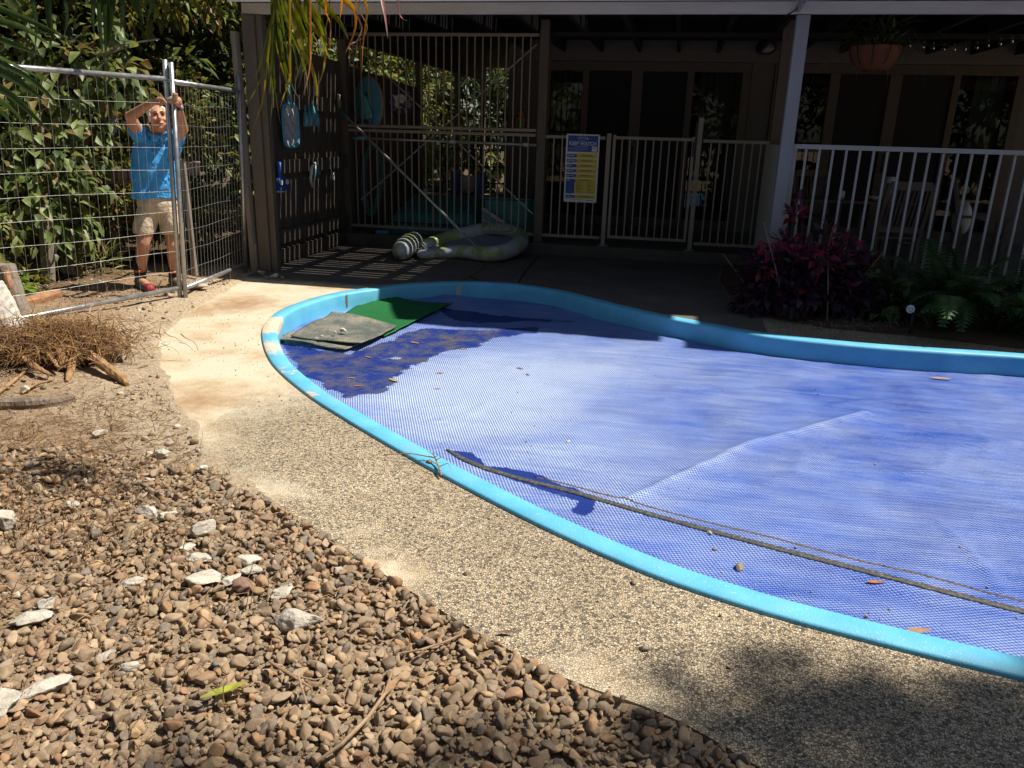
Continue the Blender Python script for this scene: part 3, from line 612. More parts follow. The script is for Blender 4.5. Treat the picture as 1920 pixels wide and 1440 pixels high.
n = 9000; fx = r.uniform(-3.3, 0.9, n); fy = r.uniform(1.0, 3.1, n); ok = inpoly(fx, fy, GRP) & (pdist(fx, fy, DECKO) > .01); fx = fx[ok]; fy = fy[ok]; fs = np.clip(np.exp(r.normal(np.log(0.0062), 0.4, len(fx))), .003, .012)
tag(scatter('gravel_fines', np.stack([fx, fy, ground_h(fx, fy) + fs * .3], 1), fs, 0.85, SHL, np.concatenate([GP * np.array([1.0, .90, .79]), np.array([(.46, .36, .25), (.40, .28, .17)])]), M['gravel'], r), kind='stuff')
# finer rubble and grit through the bare soil
n = 12000; px = r.uniform(-6.2, -0.9, n); py = r.uniform(1.8, 7.6, n)
dl = pdist(px, py, DECKO); ok = ~inpoly(px, py, DECKO) & (r.random(n) < 0.25 + 0.75 * sstep(0.4, 0.6, fbm(px * 1.7, py * 1.7, 3, 31))); px = px[ok]; py = py[ok]
sz = np.clip(np.exp(r.normal(np.log(0.0085), 0.55, len(px))), 0.003, 0.034)
GP2 = np.concatenate([GP, np.array([(0.50, 0.45, 0.37), (0.44, 0.36, 0.27), (0.40, 0.30, 0.20), (0.55, 0.50, 0.43)])])
tag(scatter('soil_grit', np.stack([px, py, ground_h(px, py) + sz * 0.3], 1), sz, 0.8, SHL, GP2, M['gravel'], r), kind='stuff')
# loose grit on the deck path
n = 900; tt = r.uniform(0, 1, n); px = -3.9 + 4.2 * tt + r.normal(0, .25, n); py = 5.9 - 4.0 * tt + r.normal(0, .3, n); ok = inpoly(px, py, DECKO) & ~inpoly(px, py, offset(PO, -0.02 * sgn)); px = px[ok]; py = py[ok]; sz = np.clip(np.exp(r.normal(np.log(0.0035), 0.5, len(px))), 0.002, 0.009)
tag(scatter('path_grit', np.stack([px, py, sz * 0.4], 1), sz, 0.8, SHL, GP2, M['gravel'], r), kind='stuff')
# grit lying on the cover
n = 700; px = r.uniform(-3, 1.4, n); py = r.uniform(2.6, 6.4, n); ok = inpoly(px, py, offset(PI_, 0.05 * sgn)) & (r.random(n) < 0.2 + sstep(1.2, 0.0, pdist(px, py, PI_)) * 0.8 * (py < 4.5)); px = px[ok]; py = py[ok]; sz = np.clip(np.exp(r.normal(np.log(0.004), 0.45, len(px))), 0.002, 0.01)
tag(scatter('cover_grit', np.stack([px, py, np.array([cover_z(a, b) for a, b in zip(px, py)]) + sz * 0.4], 1), sz, 0.8, SHL, GP2, M['gravel'], r), kind='stuff')
# ================================================================== house
house = empty('house', (0, 13, 0), 'two storey weatherboard house with a dark shaded porch and pale fascia along its front', 'house')
mb = MB()      # raised porch floor (nib)
mb.prism([(-4.46, 10.36), (1.02, 10.36), (1.02, 8.12), (7.5, 8.12), (7.5, 13.0), (-2.72, 13.0), (-2.72, 18.5), (-4.46, 18.5)], -0.05, 0.15)
mb.build('porch_floor', M['porch'], house, bevel=0.012)
mb = MB(); YW = 13.0
def boards(x0, x1, z0, z1, y=YW, hgt=0.17):
    z = z0
    while z < z1 - 0.01:
        t_ = min(z + hgt, z1)
        mb.add([(x0, y - 0.022, z), (x1, y - 0.022, z), (x1, y - 0.004, t_), (x0, y - 0.004, t_), (x0, y + 0.03, z), (x1, y + 0.03, z), (x1, y + 0.03, t_), (x0, y + 0.03, t_)],
               [(0, 1, 2, 3), (0, 4, 5, 1), (3, 2, 6, 7), (0, 3, 7, 4), (1, 5, 6, 2)]); z = t_
boards(-2.71, -2.16, 0.15, 2.64); boards(0.99, 1.31, 0.15, 2.64); boards(4.75, 7.5, 0.15, 2.64)
mb.box(-2.71, 7.5, YW - 0.015, YW + 0.03, 2.73, 3.0); mb.box(-2.71, 7.5, YW - 0.035, YW + 0.03, 2.64, 2.729)
mb.box(-2.73, -2.71, YW - 0.02, 18.6, 0.15, 3.0)
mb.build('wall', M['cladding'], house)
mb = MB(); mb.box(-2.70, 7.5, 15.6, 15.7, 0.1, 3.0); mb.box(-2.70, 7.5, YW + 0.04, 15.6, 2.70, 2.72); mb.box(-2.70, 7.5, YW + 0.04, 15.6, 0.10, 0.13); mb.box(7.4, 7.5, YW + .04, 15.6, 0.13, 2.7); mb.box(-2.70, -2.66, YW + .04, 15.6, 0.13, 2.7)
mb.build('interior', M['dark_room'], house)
def door_set(xs, x0, x1):
    """xs: list of (left, right, kind)"""
    mb = MB(); y0, y1 = YW - 0.03, YW + 0.05
    mb.box(x0, x1, y0, y1, 2.50, 2.635); mb.box(x0, x1, y0, y1, 0.15, 0.30)
    ed = [x0] + [v for a in xs for v in a[:2]] + [x1]
    for a, b in zip(ed[0::2], ed[1::2]): mb.box(a, b, y0 - 0.003, y1, 0.30, 2.50)
    fr = mb.build('door_frame', M['alu_brown'], house, bevel=0.004)
    for a, b, k in xs:
        m2 = MB(); m2.box(a - 0.01, b + 0.01, YW - 0.004, YW + 0.004, 0.28, 2.51)
        m2.build('pane' if k == 'g' else 'fly_screen', M['glass'] if k == 'g' else M['screen_mesh'], fr)
    return fr
d1 = door_set([(-2.06, -1.55, 'g'), (-1.45, -0.79, 's'), (-0.62, 0.05, 's'), (0.15, 0.86, 'g')], -2.16, 0.98)
d2 = door_set([(1.50, 2.11, 'g'), (2.25, 2.93, 's'), (3.10, 3.79, 's'), (3.88, 4.62, 'g')], 1.32, 4.75)
for d, x in ((d1, -0.70), (d2, 3.01)):
    mb = MB(); mb.tube([(x, YW - 0.045, 1.13), (x, YW - 0.085, 1.15), (x, YW - 0.085, 1.37), (x, YW - 0.045, 1.39)], 0.014, 6); mb.build('handle', M['black_plastic'], d, smooth=True)
for x0, x1 in ((-2.06, -1.62), (0.30, 0.86), (4.20, 4.62)):
    x = x0; mb = MB()
    while x < x1: mb.bar((x, YW + 0.22, 0.2), (x, YW + 0.22, 2.55), 0.09, 0.006, up=(0.35, 1, 0)); x += 0.105
    mb.build('blind', M['blind'], house)
# ceiling / balcony deck : boards along X with gaps where the sun strikes through, joists along Y
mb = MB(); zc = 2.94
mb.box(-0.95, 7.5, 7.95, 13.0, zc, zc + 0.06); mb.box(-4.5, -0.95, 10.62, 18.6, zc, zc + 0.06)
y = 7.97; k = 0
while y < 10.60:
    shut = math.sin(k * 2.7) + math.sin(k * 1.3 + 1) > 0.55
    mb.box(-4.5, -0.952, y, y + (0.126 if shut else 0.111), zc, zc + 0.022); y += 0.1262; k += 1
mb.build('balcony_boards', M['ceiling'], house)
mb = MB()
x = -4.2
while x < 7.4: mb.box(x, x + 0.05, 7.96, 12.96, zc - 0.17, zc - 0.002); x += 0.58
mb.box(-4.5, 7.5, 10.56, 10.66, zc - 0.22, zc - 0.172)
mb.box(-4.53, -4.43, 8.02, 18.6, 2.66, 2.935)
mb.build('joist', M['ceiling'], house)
mb = MB(); mb.box(-4.42, 7.5, 7.88, 7.94, 2.615, 2.715); mb.box(-4.42, 7.5, 7.88, 7.955, 2.723, 3.0); mb.build('fascia', M['fascia'], house, bevel=0.004)
mb = MB(); mb.prism([(7.875, 2.725), (7.855, 2.725), (7.70, 2.70), (7.665, 2.78), (7.67, 2.82), (7.875, 2.82)], -4.46, 7.5, axis='x'); mb.build('gutter', M['gutter'], house)
mb = MB()      # added unseen slab above the balcony, outline cut to shade porch and pool edge
mb.prism([(0.80, 7.32), (3.17, 7.32), (3.17, 13.2), (0.60, 13.2), (0.50, 7.98)], 5.15, 5.25); mb.box(3.171, 3.43, 7.76, 13.2, 5.15, 5.25); mb.box(3.431, 9.0, 7.17, 13.2, 5.15, 5.25); mb.build('shade_slab', M['cladding'], house)
mb = MB(); mb.box(-2.71, 7.5, 13.0, 13.1, 3.0, 6.2); mb.build('upper_wall', M['cladding'], house)
# posts
mb = MB(); mb.box(-4.42, -4.285, 7.86, 7.99, 0.0, 2.61); mb.box(-4.282, -4.215, 7.89, 7.98, 0.0, 2.61); mb.build('corner_post', M['brown_paint'], house, bevel=0.006)
mb = MB(); mb.box(-4.45, -4.43, 7.83, 7.86, 0.0, 0.32); mb.bar((-4.47, 7.86, -.02), (-4.50, 7.86, 2.45), 0.05, 0.09); mb.build('post_batten', M['grey_wood'], house)
mb = MB(); mb.box(0.93, 1.045, 7.885, 7.995, 0.0, 2.61); mb.build('porch_post', M['grey_post'], house, bevel=0.006)
for x in (-4.53, -1.81, 1.10): mb = MB(); mb.box(x, x + 0.115, 10.46, 10.575, 0.15, 2.90); mb.build('inner_post', M['brown_paint'], house, bevel=0.006)
for y in (13.7, 16.2, 18.4): mb = MB(); mb.box(-4.52, -4.42, y, y + 0.1, 0.15, 2.66); mb.build('rear_post', M['brown_paint'], house)
# low beige wing wall between fence and porch post
lw = MB(); lw.box(1.05, 1.10, 8.02, 10.40, 0.0, 1.50); lw.build('wing_wall', M['fascia'], house)
# ---------------- slatted timber wall at the left end of the porch
sw = empty('slat_wall', (-4.5, 8, 0), 'brown timber slat wall with three rails at the left end of the porch', 'wall')
mb = MB(); y = 8.02; k = 0
while y < 13.6:
    wd = 0.082 + 0.006 * math.sin(k * 5.1); zt = 2.47 - 0.055 * (y - 8.0) * 0.75 + 0.006 * math.sin(k * 3.3)
    mb.box(-4.505 + 0.002 * math.sin(k * 2.2), -4.485 + 0.002 * math.sin(k * 2.2), y, y + wd, 0.05 + .01 * math.sin(k), zt); y += wd + (0.012 if k % 3 else 0.009); k += 1
mb.build('slats', M['slat_wood'], sw)
for z0, z1 in ((0.24, 0.40), (1.03, 1.18), (1.74, 1.91)):
    mb = MB(); mb.box(-4.482, -4.435, 8.0, 10.455, z0, z1); mb.build('rail', M['slat_wood'], sw, bevel=0.004)
mb = MB(); mb.box(-4.482, -4.44, 8.0, 10.4, 0.02, 0.18); mb.build('kickboard', M['slat_wood'], sw)
# ---------------- metal fencing
def panel(x0, x1, z0, z1, y, pitch, parent, mat, name='baluster', first=None, rw=0.038, bw=0.016, rn='rail'):
    for z in (z0, z1):
        mb = MB(); mb.box(x0, x1, y - rw / 2, y + rw / 2, z - rw / 2, z + rw / 2); mb.build(rn, mat, parent, bevel=0.003)
    n = int(round((x1 - x0) / pitch)); p0 = None
    for i in range(1, n):
        x = x0 + (x1 - x0) * i / n
        if p0 is None:
            mb = MB(); mb.box(x - bw / 2, x + bw / 2, y - bw / 2, y + bw / 2, z0 + rw / 2 + .001, z1 - rw / 2 - .001); p0 = mb.build(name, mat, parent); px0 = x
        else:
            o = p0.copy(); COL.objects.link(o); o.location = (x - px0, 0, 0)
YF = 10.45
cu = empty('bar_fence', (-3.1, YF, 1.57), 'upper beige metal bar panel filling the storage bay to the ceiling', 'fence', 'pool fence panels')
panel(-4.40, -1.82, 1.585, 2.72, YF, 0.1035, cu, M['beige_metal'])
cl_ = empty('bar_fence', (-3.1, YF, 0.26), 'lower beige metal bar panel of the storage bay, above the inflatable', 'fence', 'pool fence panels')
panel(-4.40, -1.82, 0.255, 1.525, YF, 0.1, cl_, M['beige_metal'])
bp = empty('cross_brace', (-3.1, 10.52, 0.2), 'thin crossed brace rods behind the storage bay bars', 'brace')
for a, b in (((-4.33, 2.62), (-1.84, 0.52)), ((-4.28, 0.60), (-1.86, 2.62))):
    mb = MB(); mb.tube([(a[0], 10.52, a[1]), (b[0], 10.52, b[1])], 0.009, 6); mb.build('rod', M['pole_alu'], bp)
fl = empty('bar_fence', (-1.3, YF, 0.2), 'beige pool fence panel carrying the blue and yellow safety sign', 'fence', 'pool fence panels')
panel(-1.69, -0.92, 0.255, 1.515, YF, 0.109, fl, M['beige_metal'])
frr = empty('bar_fence', (0.75, YF, 0.2), 'beige pool fence panel right of the gate, ending behind the red shrub', 'fence', 'pool fence panels')
panel(0.30, 1.10, 0.245, 1.515, YF, 0.1, frr, M['beige_metal'])
gt = empty('pool_gate', (-0.8, YF, 0.25), 'beige metal pool gate beside the safety sign', 'gate')
panel(-0.80, 0.185, 0.275, 1.525, YF, 0.0985, gt, M['beige_metal'])
for x in (-0.80, 0.185): mb = MB(); mb.box(x - 0.018, x + 0.018, YF - 0.02, YF + 0.02, 0.256, 1.56); mb.build('stile', M['beige_metal'], gt, bevel=0.003)
mb = MB(); mb.box(0.175, 0.215, YF - 0.035, YF + 0.035, 1.32, 1.50); mb.build('latch_keeper', M['black_plastic'], gt)
def fpost(x, zt, label, latch=False):
    e = empty('fence_post', (x, YF, 0.15), label, 'post', 'gate posts')
    mb = MB(); mb.box(x - 0.028, x + 0.028, YF - 0.028, YF + 0.028, 0.156, zt); mb.build('shaft', M['beige_metal'], e, bevel=0.004)
    mb = MB(); mb.box(x - 0.065, x + 0.065, YF - 0.055, YF + 0.055, 0.15, 0.16); mb.build('base_plate', M['beige_metal'], e, bevel=0.002)
    if latch:
        mb = MB(); mb.lathe((x, YF, zt), [(0.028, 0), (0.026, 0.03), (0.012, 0.10), (0.009, 0.13)], 10); mb.box(x - 0.06, x - 0.03, YF - .025, YF + .025, zt - 0.35, zt - .05); mb.build('latch', M['black_plastic'], e, smooth=False)
fpost(-0.87, 1.575, 'shorter gate post at the hinge side, right of the safety sign')
fpost(0.255, 1.79, 'taller gate post topped with a black latch knob', True)
# white railing in front of the right porch
wr = empty('porch_railing', (3, 7.95, 0.2), 'long white metal railing in front of the outdoor dining porch', 'railing')
panel(1.05, 6.0, 0.28, 1.50, 7.94, 0.1165, wr, M['white_metal'], rw=0.042, bw=0.02)
# ---------------- safety sign
sg = empty('safety_sign', (-1.15, 10.41, 1.0), 'blue, white and yellow KEEP WATCH resuscitation sign on the pool fence', 'sign')
SX0, SX1, SZ0, SZ1, SY = -1.415, -0.985, 0.705, 1.555, 10.415
mb = MB(); mb.box(SX0, SX1, SY, SY + 0.004, SZ0, SZ1); mb.build('board', M['sign_white'], sg)
def srect(u0, u1, v0, v1, mat, name, dy=0.002):
    mb = MB(); x0 = SX0 + (SX1 - SX0) * u0; x1 = SX0 + (SX1 - SX0) * u1; z1 = SZ1 - (SZ1 - SZ0) * v0; z0 = SZ1 - (SZ1 - SZ0) * v1
    mb.box(x0, x1, SY - dy, SY - 0.0002, z0, z1); return mb.build(name, mat, sg)
def text(body, size, x, y, z, mat, parent, rot=(math.pi / 2, 0, 0), align='CENTER', name='lettering', thick=0.001, sx=1.0):
    cu_ = bpy.data.curves.new('txt', 'FONT'); cu_.body = body; cu_.size = size; cu_.extrude = thick; cu_.align_x = align; cu_.align_y = 'CENTER'; cu_.offset = size * 0.012
    o = bpy.data.objects.new('txt', cu_); COL.objects.link(o); bpy.context.view_layer.update()
    me = bpy.data.meshes.new_from_object(o.evaluated_get(bpy.context.evaluated_depsgraph_get())); bpy.data.objects.remove(o); bpy.data.curves.remove(cu_)
    me.transform(Matrix.Translation((x, y, z)) @ Matrix.Rotation(rot[2], 4, 'Z') @ Matrix.Rotation(rot[0], 4, 'X') @ Matrix.Diagonal((sx, 1, 1, 1)))
    me.name = name; return link(name, me, mat, parent)
su = lambda u: SX0 + (SX1 - SX0) * u
sv = lambda v: SZ1 - (SZ1 - SZ0) * v
srect(0.05, 0.955, 0.02, 0.255, M['sign_blue'], 'header')
text('KEEP WATCH', 0.066, su(0.5), SY - 0.0035, sv(0.137), M['sign_white'], sg, sx=0.86)
for v0, v1, u0, u1 in ((0.038, 0.050, 0.35, 0.6), (0.062, 0.070, 0.32, 0.62), (0.092, 0.099, 0.36, 0.60), (0.172, 0.179, 0.28, 0.66), (0.196, 0.201, 0.08, 0.70), (0.214, 0.219, 0.08, 0.64), (0.230, 0.234, 0.08, 0.52)): srect(u0, u1, v0, v1, M['sign_grey'], 'fine_print', 0.003)
mb = MB(); mb.prism([(su(0.615) , sv(0.072)), (su(0.665), sv(0.072)), (su(0.64), sv(0.038))], SY - 0.0035, SY - 0.0005, axis='y'); mb.build('emblem', M['sign_white'], sg)
srect(0.78, 0.93, 0.175, 0.245, M['sign_white'], 'sticker', 0.0032); srect(0.80, 0.91, 0.198, 0.206, M['sign_blue'], 'fine_print', 0.004)
rows = [('DANGER', 0.288, 0.338), ('RESPONSE', 0.362, 0.410), ('SEND', 0.436, 0.484), ('AIRWAY', 0.510, 0.557), ('BREATHING', 0.583, 0.630), ('CPR', 0.655, 0.870), ('DEFIBRILLATOR', 0.893, 0.938)]
srect(0.315, 0.955, 0.277, 0.872, M['sign_yellow'], 'instruction_panel', 0.0015); srect(0.30, 0.955, 0.890, 0.945, M['sign_yellow'], 'instruction_panel', 0.0015)
for i, (wd, v0, v1) in enumerate(rows):
    if i and i < 6: srect(0.315, 0.955, v0 - 0.016, v0 - 0.006, M['sign_white'], 'divider', 0.0022)
    x0, x1, xt = su(0.045), su(0.31), su(0.355); z1, z0 = sv(v0), sv(v1); zm = (z0 + z1) / 2 if i != 5 else z1 - 0.022; q = (z1 - z0) / 2 if i != 5 else 0.022
    mb = MB(); mb.prism([(x0, z0), (x0, z1), (x1, z1), (xt, zm), (x1, zm - q), (x1, z0)] if i == 5 else [(x0, z0), (x0, z1), (x1, z1), (xt, zm), (x1, z0)], SY - 0.003, SY - 0.0002, axis='y'); mb.build('step_tab', M['sign_blue'], sg)
    if i < 6: mb = MB(); xm = (x0 + x1) / 2; mb.prism([(xm - 0.018, z0 + 0.0005), (xm + 0.018, z0 + 0.0005), (xm, z0 - 0.009)], SY - 0.0034, SY - 0.0003, axis='y'); mb.build('arrow_tip', M['sign_blue'], sg)
    text(wd, 0.027 if len(wd) < 9 else (0.021 if len(wd) < 10 else 0.0165), x0 + 0.008, SY - 0.004, zm, M['sign_white'], sg, align='LEFT', sx=0.85)
    zz = v0 + 0.010
    if i != 5:
        srect(0.47, 0.80, zz, zz + 0.009, M['sign_ink'], 'fine_print', 0.003); srect(0.38, 0.90, zz + 0.017, zz + 0.022, M['sign_ink'], 'fine_print', 0.003)
    else:
        srect(0.42, 0.80, zz, zz + 0.010, M['sign_ink'], 'fine_print', 0.003)
        for c0, c1 in ((0.36, 0.58), (0.70, 0.88)):
            for k in range(10): srect(c0, c1 - 0.05 * ((k * 7) % 3), zz + 0.03 + k * 0.0165, zz + 0.035 + k * 0.0165, M['sign_ink'], 'fine_print', 0.003)
for u, v in ((0.02, 0.008), (0.5, 0.008), (0.98, 0.008), (0.02, 0.5), (0.98, 0.5), (0.02, 0.992), (0.5, 0.992), (0.98, 0.992)):
    mb = MB(); mb.lathe((su(u), SY - 0.004, sv(v)), [(0.006, 0), (0.005, 0.005)], 8, M=Matrix.Rotation(math.pi / 2, 3, 'X')); mb.build('rivet', M['black_plastic'], sg)
srect(0.06, 0.62, 0.957, 0.964, M['sign_grey'], 'fine_print'); srect(0.70, 0.93, 0.960, 0.976, M['sign_grey'], 'fine_print')
# ================================================================== things in the porch
def tubes(name, paths, mat, parent=None, n=8, smooth=True):
    mb = MB()
    for pts, r in paths: mb.tube(pts, r, n)
    return mb.build(name, mat, parent, smooth)
# leaning pool pole: hooked on the slat wall rail, foot on the inflatable
a, b = WY(612, 182, 10.1), W(902, 471, 0.15)
pp = empty('pool_pole', b, 'long grey pool pole leaning across the storage bay with its tip on the inflatable', 'pole')
a = Vector((-4.38, 10.12, WY(605, 178, 10.12).z)); c = WY(636, 205, 10.2)
d = (b - c).normalized()
tubes('shaft', [([c, c + (b - c) * 0.88], 0.016)], M['pole_alu'], pp); tubes('thin_tip', [([c + (b - c) * 0.88, b], 0.011)], M['white_metal'], pp)
mb = MB(); mb.tube([a + Vector((0.0, 0, 0.01)), a + (c - a) * 0.3 + Vector((0, 0, -0.02)), c - d * 0.0], [0.022, 0.028, 0.02], 8); mb.build('handle', M['grey_wood'], pp, True)
tubes('grip', [([c - d * 0.02, c + d * 0.22], 0.021)], M['hose'], pp)
# telescopic pole resting along the lower panel
a, b = Vector((-4.32, 10.40, 1.425)), Vector((-1.80, 10.40, 1.405))
tp_ = empty('telescopic_pole', (a + b) / 2, 'telescopic pole with teal grip tied level along the lower bar panel', 'pole')
m1 = a + (b - a) * 0.55; tubes('shaft', [([a + (b - a) * 0.07, m1], 0.015), ([m1, b], 0.018)], M['pole_alu'], tp_); tubes('grip', [([a, a + (b - a) * 0.075], 0.024)], M['teal_plastic'], tp_)
tubes('collar', [([m1 - (b - a) * .015, m1 + (b - a) * .02], 0.027), ([b - (b - a) * .07, b - (b - a) * .04], 0.026)], M['cushion'], tp_)
# blue floppy disc float hanging in the bay
hc = WY(691, 195, 10.56)
hat = empty('disc_float', hc, 'big round blue disc float with a crumpled middle, hung behind the upper bars', 'pool float')
Mx = Matrix.Rotation(math.radians(-36), 3, 'Z') @ Matrix.Rotation(math.radians(90), 3, 'X') @ Matrix.Rotation(math.radians(12), 3, 'Z')
prof = [(0.005, 0.05), (0.06, 0.06), (0.10, 0.045), (0.125, 0.02), (0.15, 0.03), (0.185, 0.018), (0.215, 0.03), (0.25, 0.015), (0.30, 0.022), (0.345, 0.012), (0.36, 0.0), (0.345, -0.012), (0.005, -0.01)]
mb = MB(); mb.lathe(hc, prof, 40, M=Mx); mb.build('disc', M['blue_fabric'], hat, True)
V0, F0 = IV3, IF3; vv = V0.copy(); nz = np.sin(vv @ RNG.normal(size=(3, 3)) * 4).sum(1) * 0.13 + np.sin(vv @ RNG.normal(size=(3, 3)) * 9).sum(1) * 0.06
vv = vv * (1 + nz)[:, None] * np.array([0.11, 0.16, 0.05]); Mn = np.array(Mx); vv = vv @ Mn.T + np.array(hc) + Mn @ np.array([0.02, -0.06, 0.07])
link('crumpled_crown', np_mesh('crown', vv, F0), M['teal_plastic'], hat, smooth=True)
mb = MB(); mb.lathe(hc, [(0.357, -0.008), (0.366, 0.0), (0.357, 0.008)], 40, M=Mx); mb.build('edge_piping', M['mask_orange'], hat, True)
# purple cushion with a pale bird and leaf dabs
pc = WY(752, 193, 11.2)
pr = empty('round_cushion', pc, 'round purple cushion with a white cockatoo and leaf sprigs, hung on the slat wall', 'cushion')
Mx = Matrix.Rotation(math.radians(24), 3, 'Z') @ Matrix.Rotation(math.radians(90), 3, 'X')
mb = MB(); mb.lathe(pc, [(0.01, 0.035), (0.12, 0.034), (0.175, 0.02), (0.19, 0.0), (0.175, -0.02), (0.01, -0.035)], 30, M=Mx); mb.build('cover', M['purple_fabric'], pr, True)
def decal(polys, mat, name, h=0.039):
    mb = MB()
    for pl in polys:
        n = len(pl); vs = [tuple(pc + Mx @ Vector((u, v, h))) for u, v in pl] + [tuple(pc + Mx @ Vector((u, v, h - 0.004))) for u, v in pl]
        mb.add(vs, [tuple(range(n))] + [(i, (i + 1) % n, (i + 1) % n + n, i + n) for i in range(n)])
    return mb.build(name, mat, pr)
bird = [(-0.10, 0.05), (-0.12, 0.11), (-0.07, 0.09), (-0.03, 0.12), (0.03, 0.11), (0.06, 0.08), (0.075, 0.045), (0.05, 0.03), (0.03, 0.0), (0.02, -0.05), (-0.02, -0.08), (-0.07, -0.07), (-0.10, -0.03), (-0.085, 0.01)]
decal([bird], M['white_plastic'], 'bird_print')
decal([[(0.03, 0.06), (0.045, 0.055), (0.03, 0.035), (0.02, 0.045)]], M['mask_orange'], 'beak_print', 0.042)
decal([[(0.005, 0.0), (0.03, -0.02), (0.02, -0.05), (-0.02, -0.055), (-0.045, -0.03), (-0.02, -0.005)], [(0.03, 0.09), (0.038, 0.085), (0.034, 0.078)]], M['purple_fabric'], 'wing_print', 0.0425)
dabs = []
for (u, v, an) in ((0.10, 0.02, .8), (0.12, -0.03, .4), (-0.10, -0.10, 1.2), (-0.03, -0.13, .2), (0.06, -0.10, -.3), (0.08, 0.12, .5), (-0.14, 0.0, 1.7)):
    for k in range(5):
        for s in (-1, 1):
            cx_, cy_ = u + math.sin(an) * (k - 2) * 0.014, v + math.cos(an) * (k - 2) * 0.014; ux, uy = math.cos(an) * s, -math.sin(an) * s
            dabs.append([(cx_, cy_), (cx_ + ux * 0.012 + uy * .004, cy_ + uy * 0.012 + .005), (cx_ + ux * 0.02, cy_ + uy * 0.02), (cx_ + ux * 0.012, cy_ + uy * 0.012 - .005)])
dabs = [d if True else d for d in dabs]; decal(dabs, M['white_plastic'], 'leaf_print', 0.036)
# carved mask on the house wall
mk = WY(975, 226, 12.90)
me_ = empty('wall_mask', mk, 'small orange tribal mask with a green tongue on the house corner', 'mask')
vv = IV3 * np.array([0.085, 0.05, 0.17]) + np.array(mk); vv[:, 2] += -0.04 * np.abs(IV3[:, 0]); link('face', np_mesh('face', vv, IF3), M['mask_orange'], me_, smooth=True)
vv = IV3 * np.array([0.045, 0.05, 0.10]) + np.array(mk) + np.array([0.01, -0.03, -0.07]); link('tongue', np_mesh('tongue', vv, IF3), M['mask_green'], me_, smooth=True)
for s in (-1, 1):
    vv = IV * np.array([0.02, 0.02, 0.018]) + np.array(mk) + np.array([s * 0.035, -0.04, 0.06]); link('eye', np_mesh('eye', vv, IF), M['black_plastic'], me_, smooth=True)
# coiled green hose hanging at the left of the bay
hb = Vector((-4.25, 10.85, 1.35)); pts = []
for i in range(150):
    t_ = i / 150 * 2 * math.pi * 7; k = i / 150; pts.append(hb + Vector((0.13 * math.cos(t_) + 0.03 * math.sin(3 * t_ + i), 0.10 * math.sin(t_ * 1.0) + k * 0.06, -0.48 + 0.50 * math.sin(t_) * (1 - 0.15 * k) + .03 * math.sin(i))))
tag(tubes('garden_hose', [(pts, 0.014)], M['hose'], n=7), 'dark teal garden hose coiled and hanging beside the storage bay post', 'hose')
# folded teal air bed
ab = empty('air_bed', (-3.1, 10.95, 0.16), 'folded teal air bed lying on the floor of the storage bay', 'air bed')
def quilt(x0, x1, y0, y1, z0, z1, tilt=0.0):
    nx, ny = 46, 22; V = []
    for j in range(ny):
        for i in range(nx):
            u, v = i / (nx - 1), j / (ny - 1); e = min(u, 1 - u, v, 1 - v)
            z = z0 + (z1 - z0) * min(1, (e * 14)) ** 0.5 * (0.9 + 0.1 * math.cos(u * 9 * 2 * math.pi) * math.cos(v * 3 * 2 * math.pi)) + tilt * v
            V.append((x0 + (x1 - x0) * u, y0 + (y1 - y0) * v, z))
    o = len(V); V += [(x0 + (x1 - x0) * i / (nx - 1), y0 + (y1 - y0) * j / (ny - 1), z0 - 0.01 + tilt * j / (ny - 1)) for j in range(ny) for i in range(nx)]
    Fq = [(j * nx + i, j * nx + i + 1, (j + 1) * nx + i + 1, (j + 1) * nx + i) for j in range(ny - 1) for i in range(nx - 1)]
    Fq += [(o + b, o + a, o + d, o + c) for a, b, c, d in Fq]
    ring = [i for i in range(nx)] + [j * nx + nx - 1 for j in range(1, ny)] + [(ny - 1) * nx + i for i in range(nx - 2, -1, -1)] + [j * nx for j in range(ny - 2, 0, -1)]
    Fq += [(ring[k - 1] + o, ring[k] + o, ring[k], ring[k - 1]) for k in range(len(ring))]
    return np_mesh('quilt', V, Fq)
link('lower_fold', quilt(-4.05, -2.45, 10.62, 11.75, 0.16, 0.29), M['airbed'], ab, smooth=True)
link('upper_fold', quilt(-3.95, -2.70, 10.80, 11.75, 0.30, 0.44, 0.22), M['airbed'], ab, smooth=True)
mb = MB(); mb.box(-4.05, -3.86, 10.43, 10.50, 0.155, 0.20); tag(mb.build('chlorine_tray', M['teal_plastic'], bevel=0.006), 'small flat teal plastic block on the step edge below the bar panel', 'plastic block')
# big clear-lidded storage box
sb = empty('storage_tub', (-2.3, 11.2, 0.15), 'greenish storage tub with pale folded boards at the right of the bay', 'storage tub')
mb = MB(); mb.prism([(-2.55, 0.15), (-2.60, 0.66), (-1.95, 0.66), (-2.0, 0.15)], 10.85, 11.5, axis='y'); mb.build('tub', M['airbed'], sb, bevel=0.02)
mb = MB(); mb.box(-2.63, -1.92, 10.82, 11.53, 0.663, 0.69); mb.build('lid', M['hose'], sb, bevel=0.008)
for k, (m_, z) in enumerate((('fascia', 0.42), ('teal_plastic', 0.34), ('cushion', 0.27))):
    mb = MB(); mb.bar((-2.58, 10.70 + k * .02, z + 0.12), (-2.15, 10.72 + k * .02, z - 0.14), 0.02, 0.05); tag(mb.build('folded_board', M[m_]), ['pale timber board leaning topmost beside the storage tub', 'light blue board leaning in the middle beside the storage tub', 'white board leaning lowest beside the storage tub'][k], 'board')
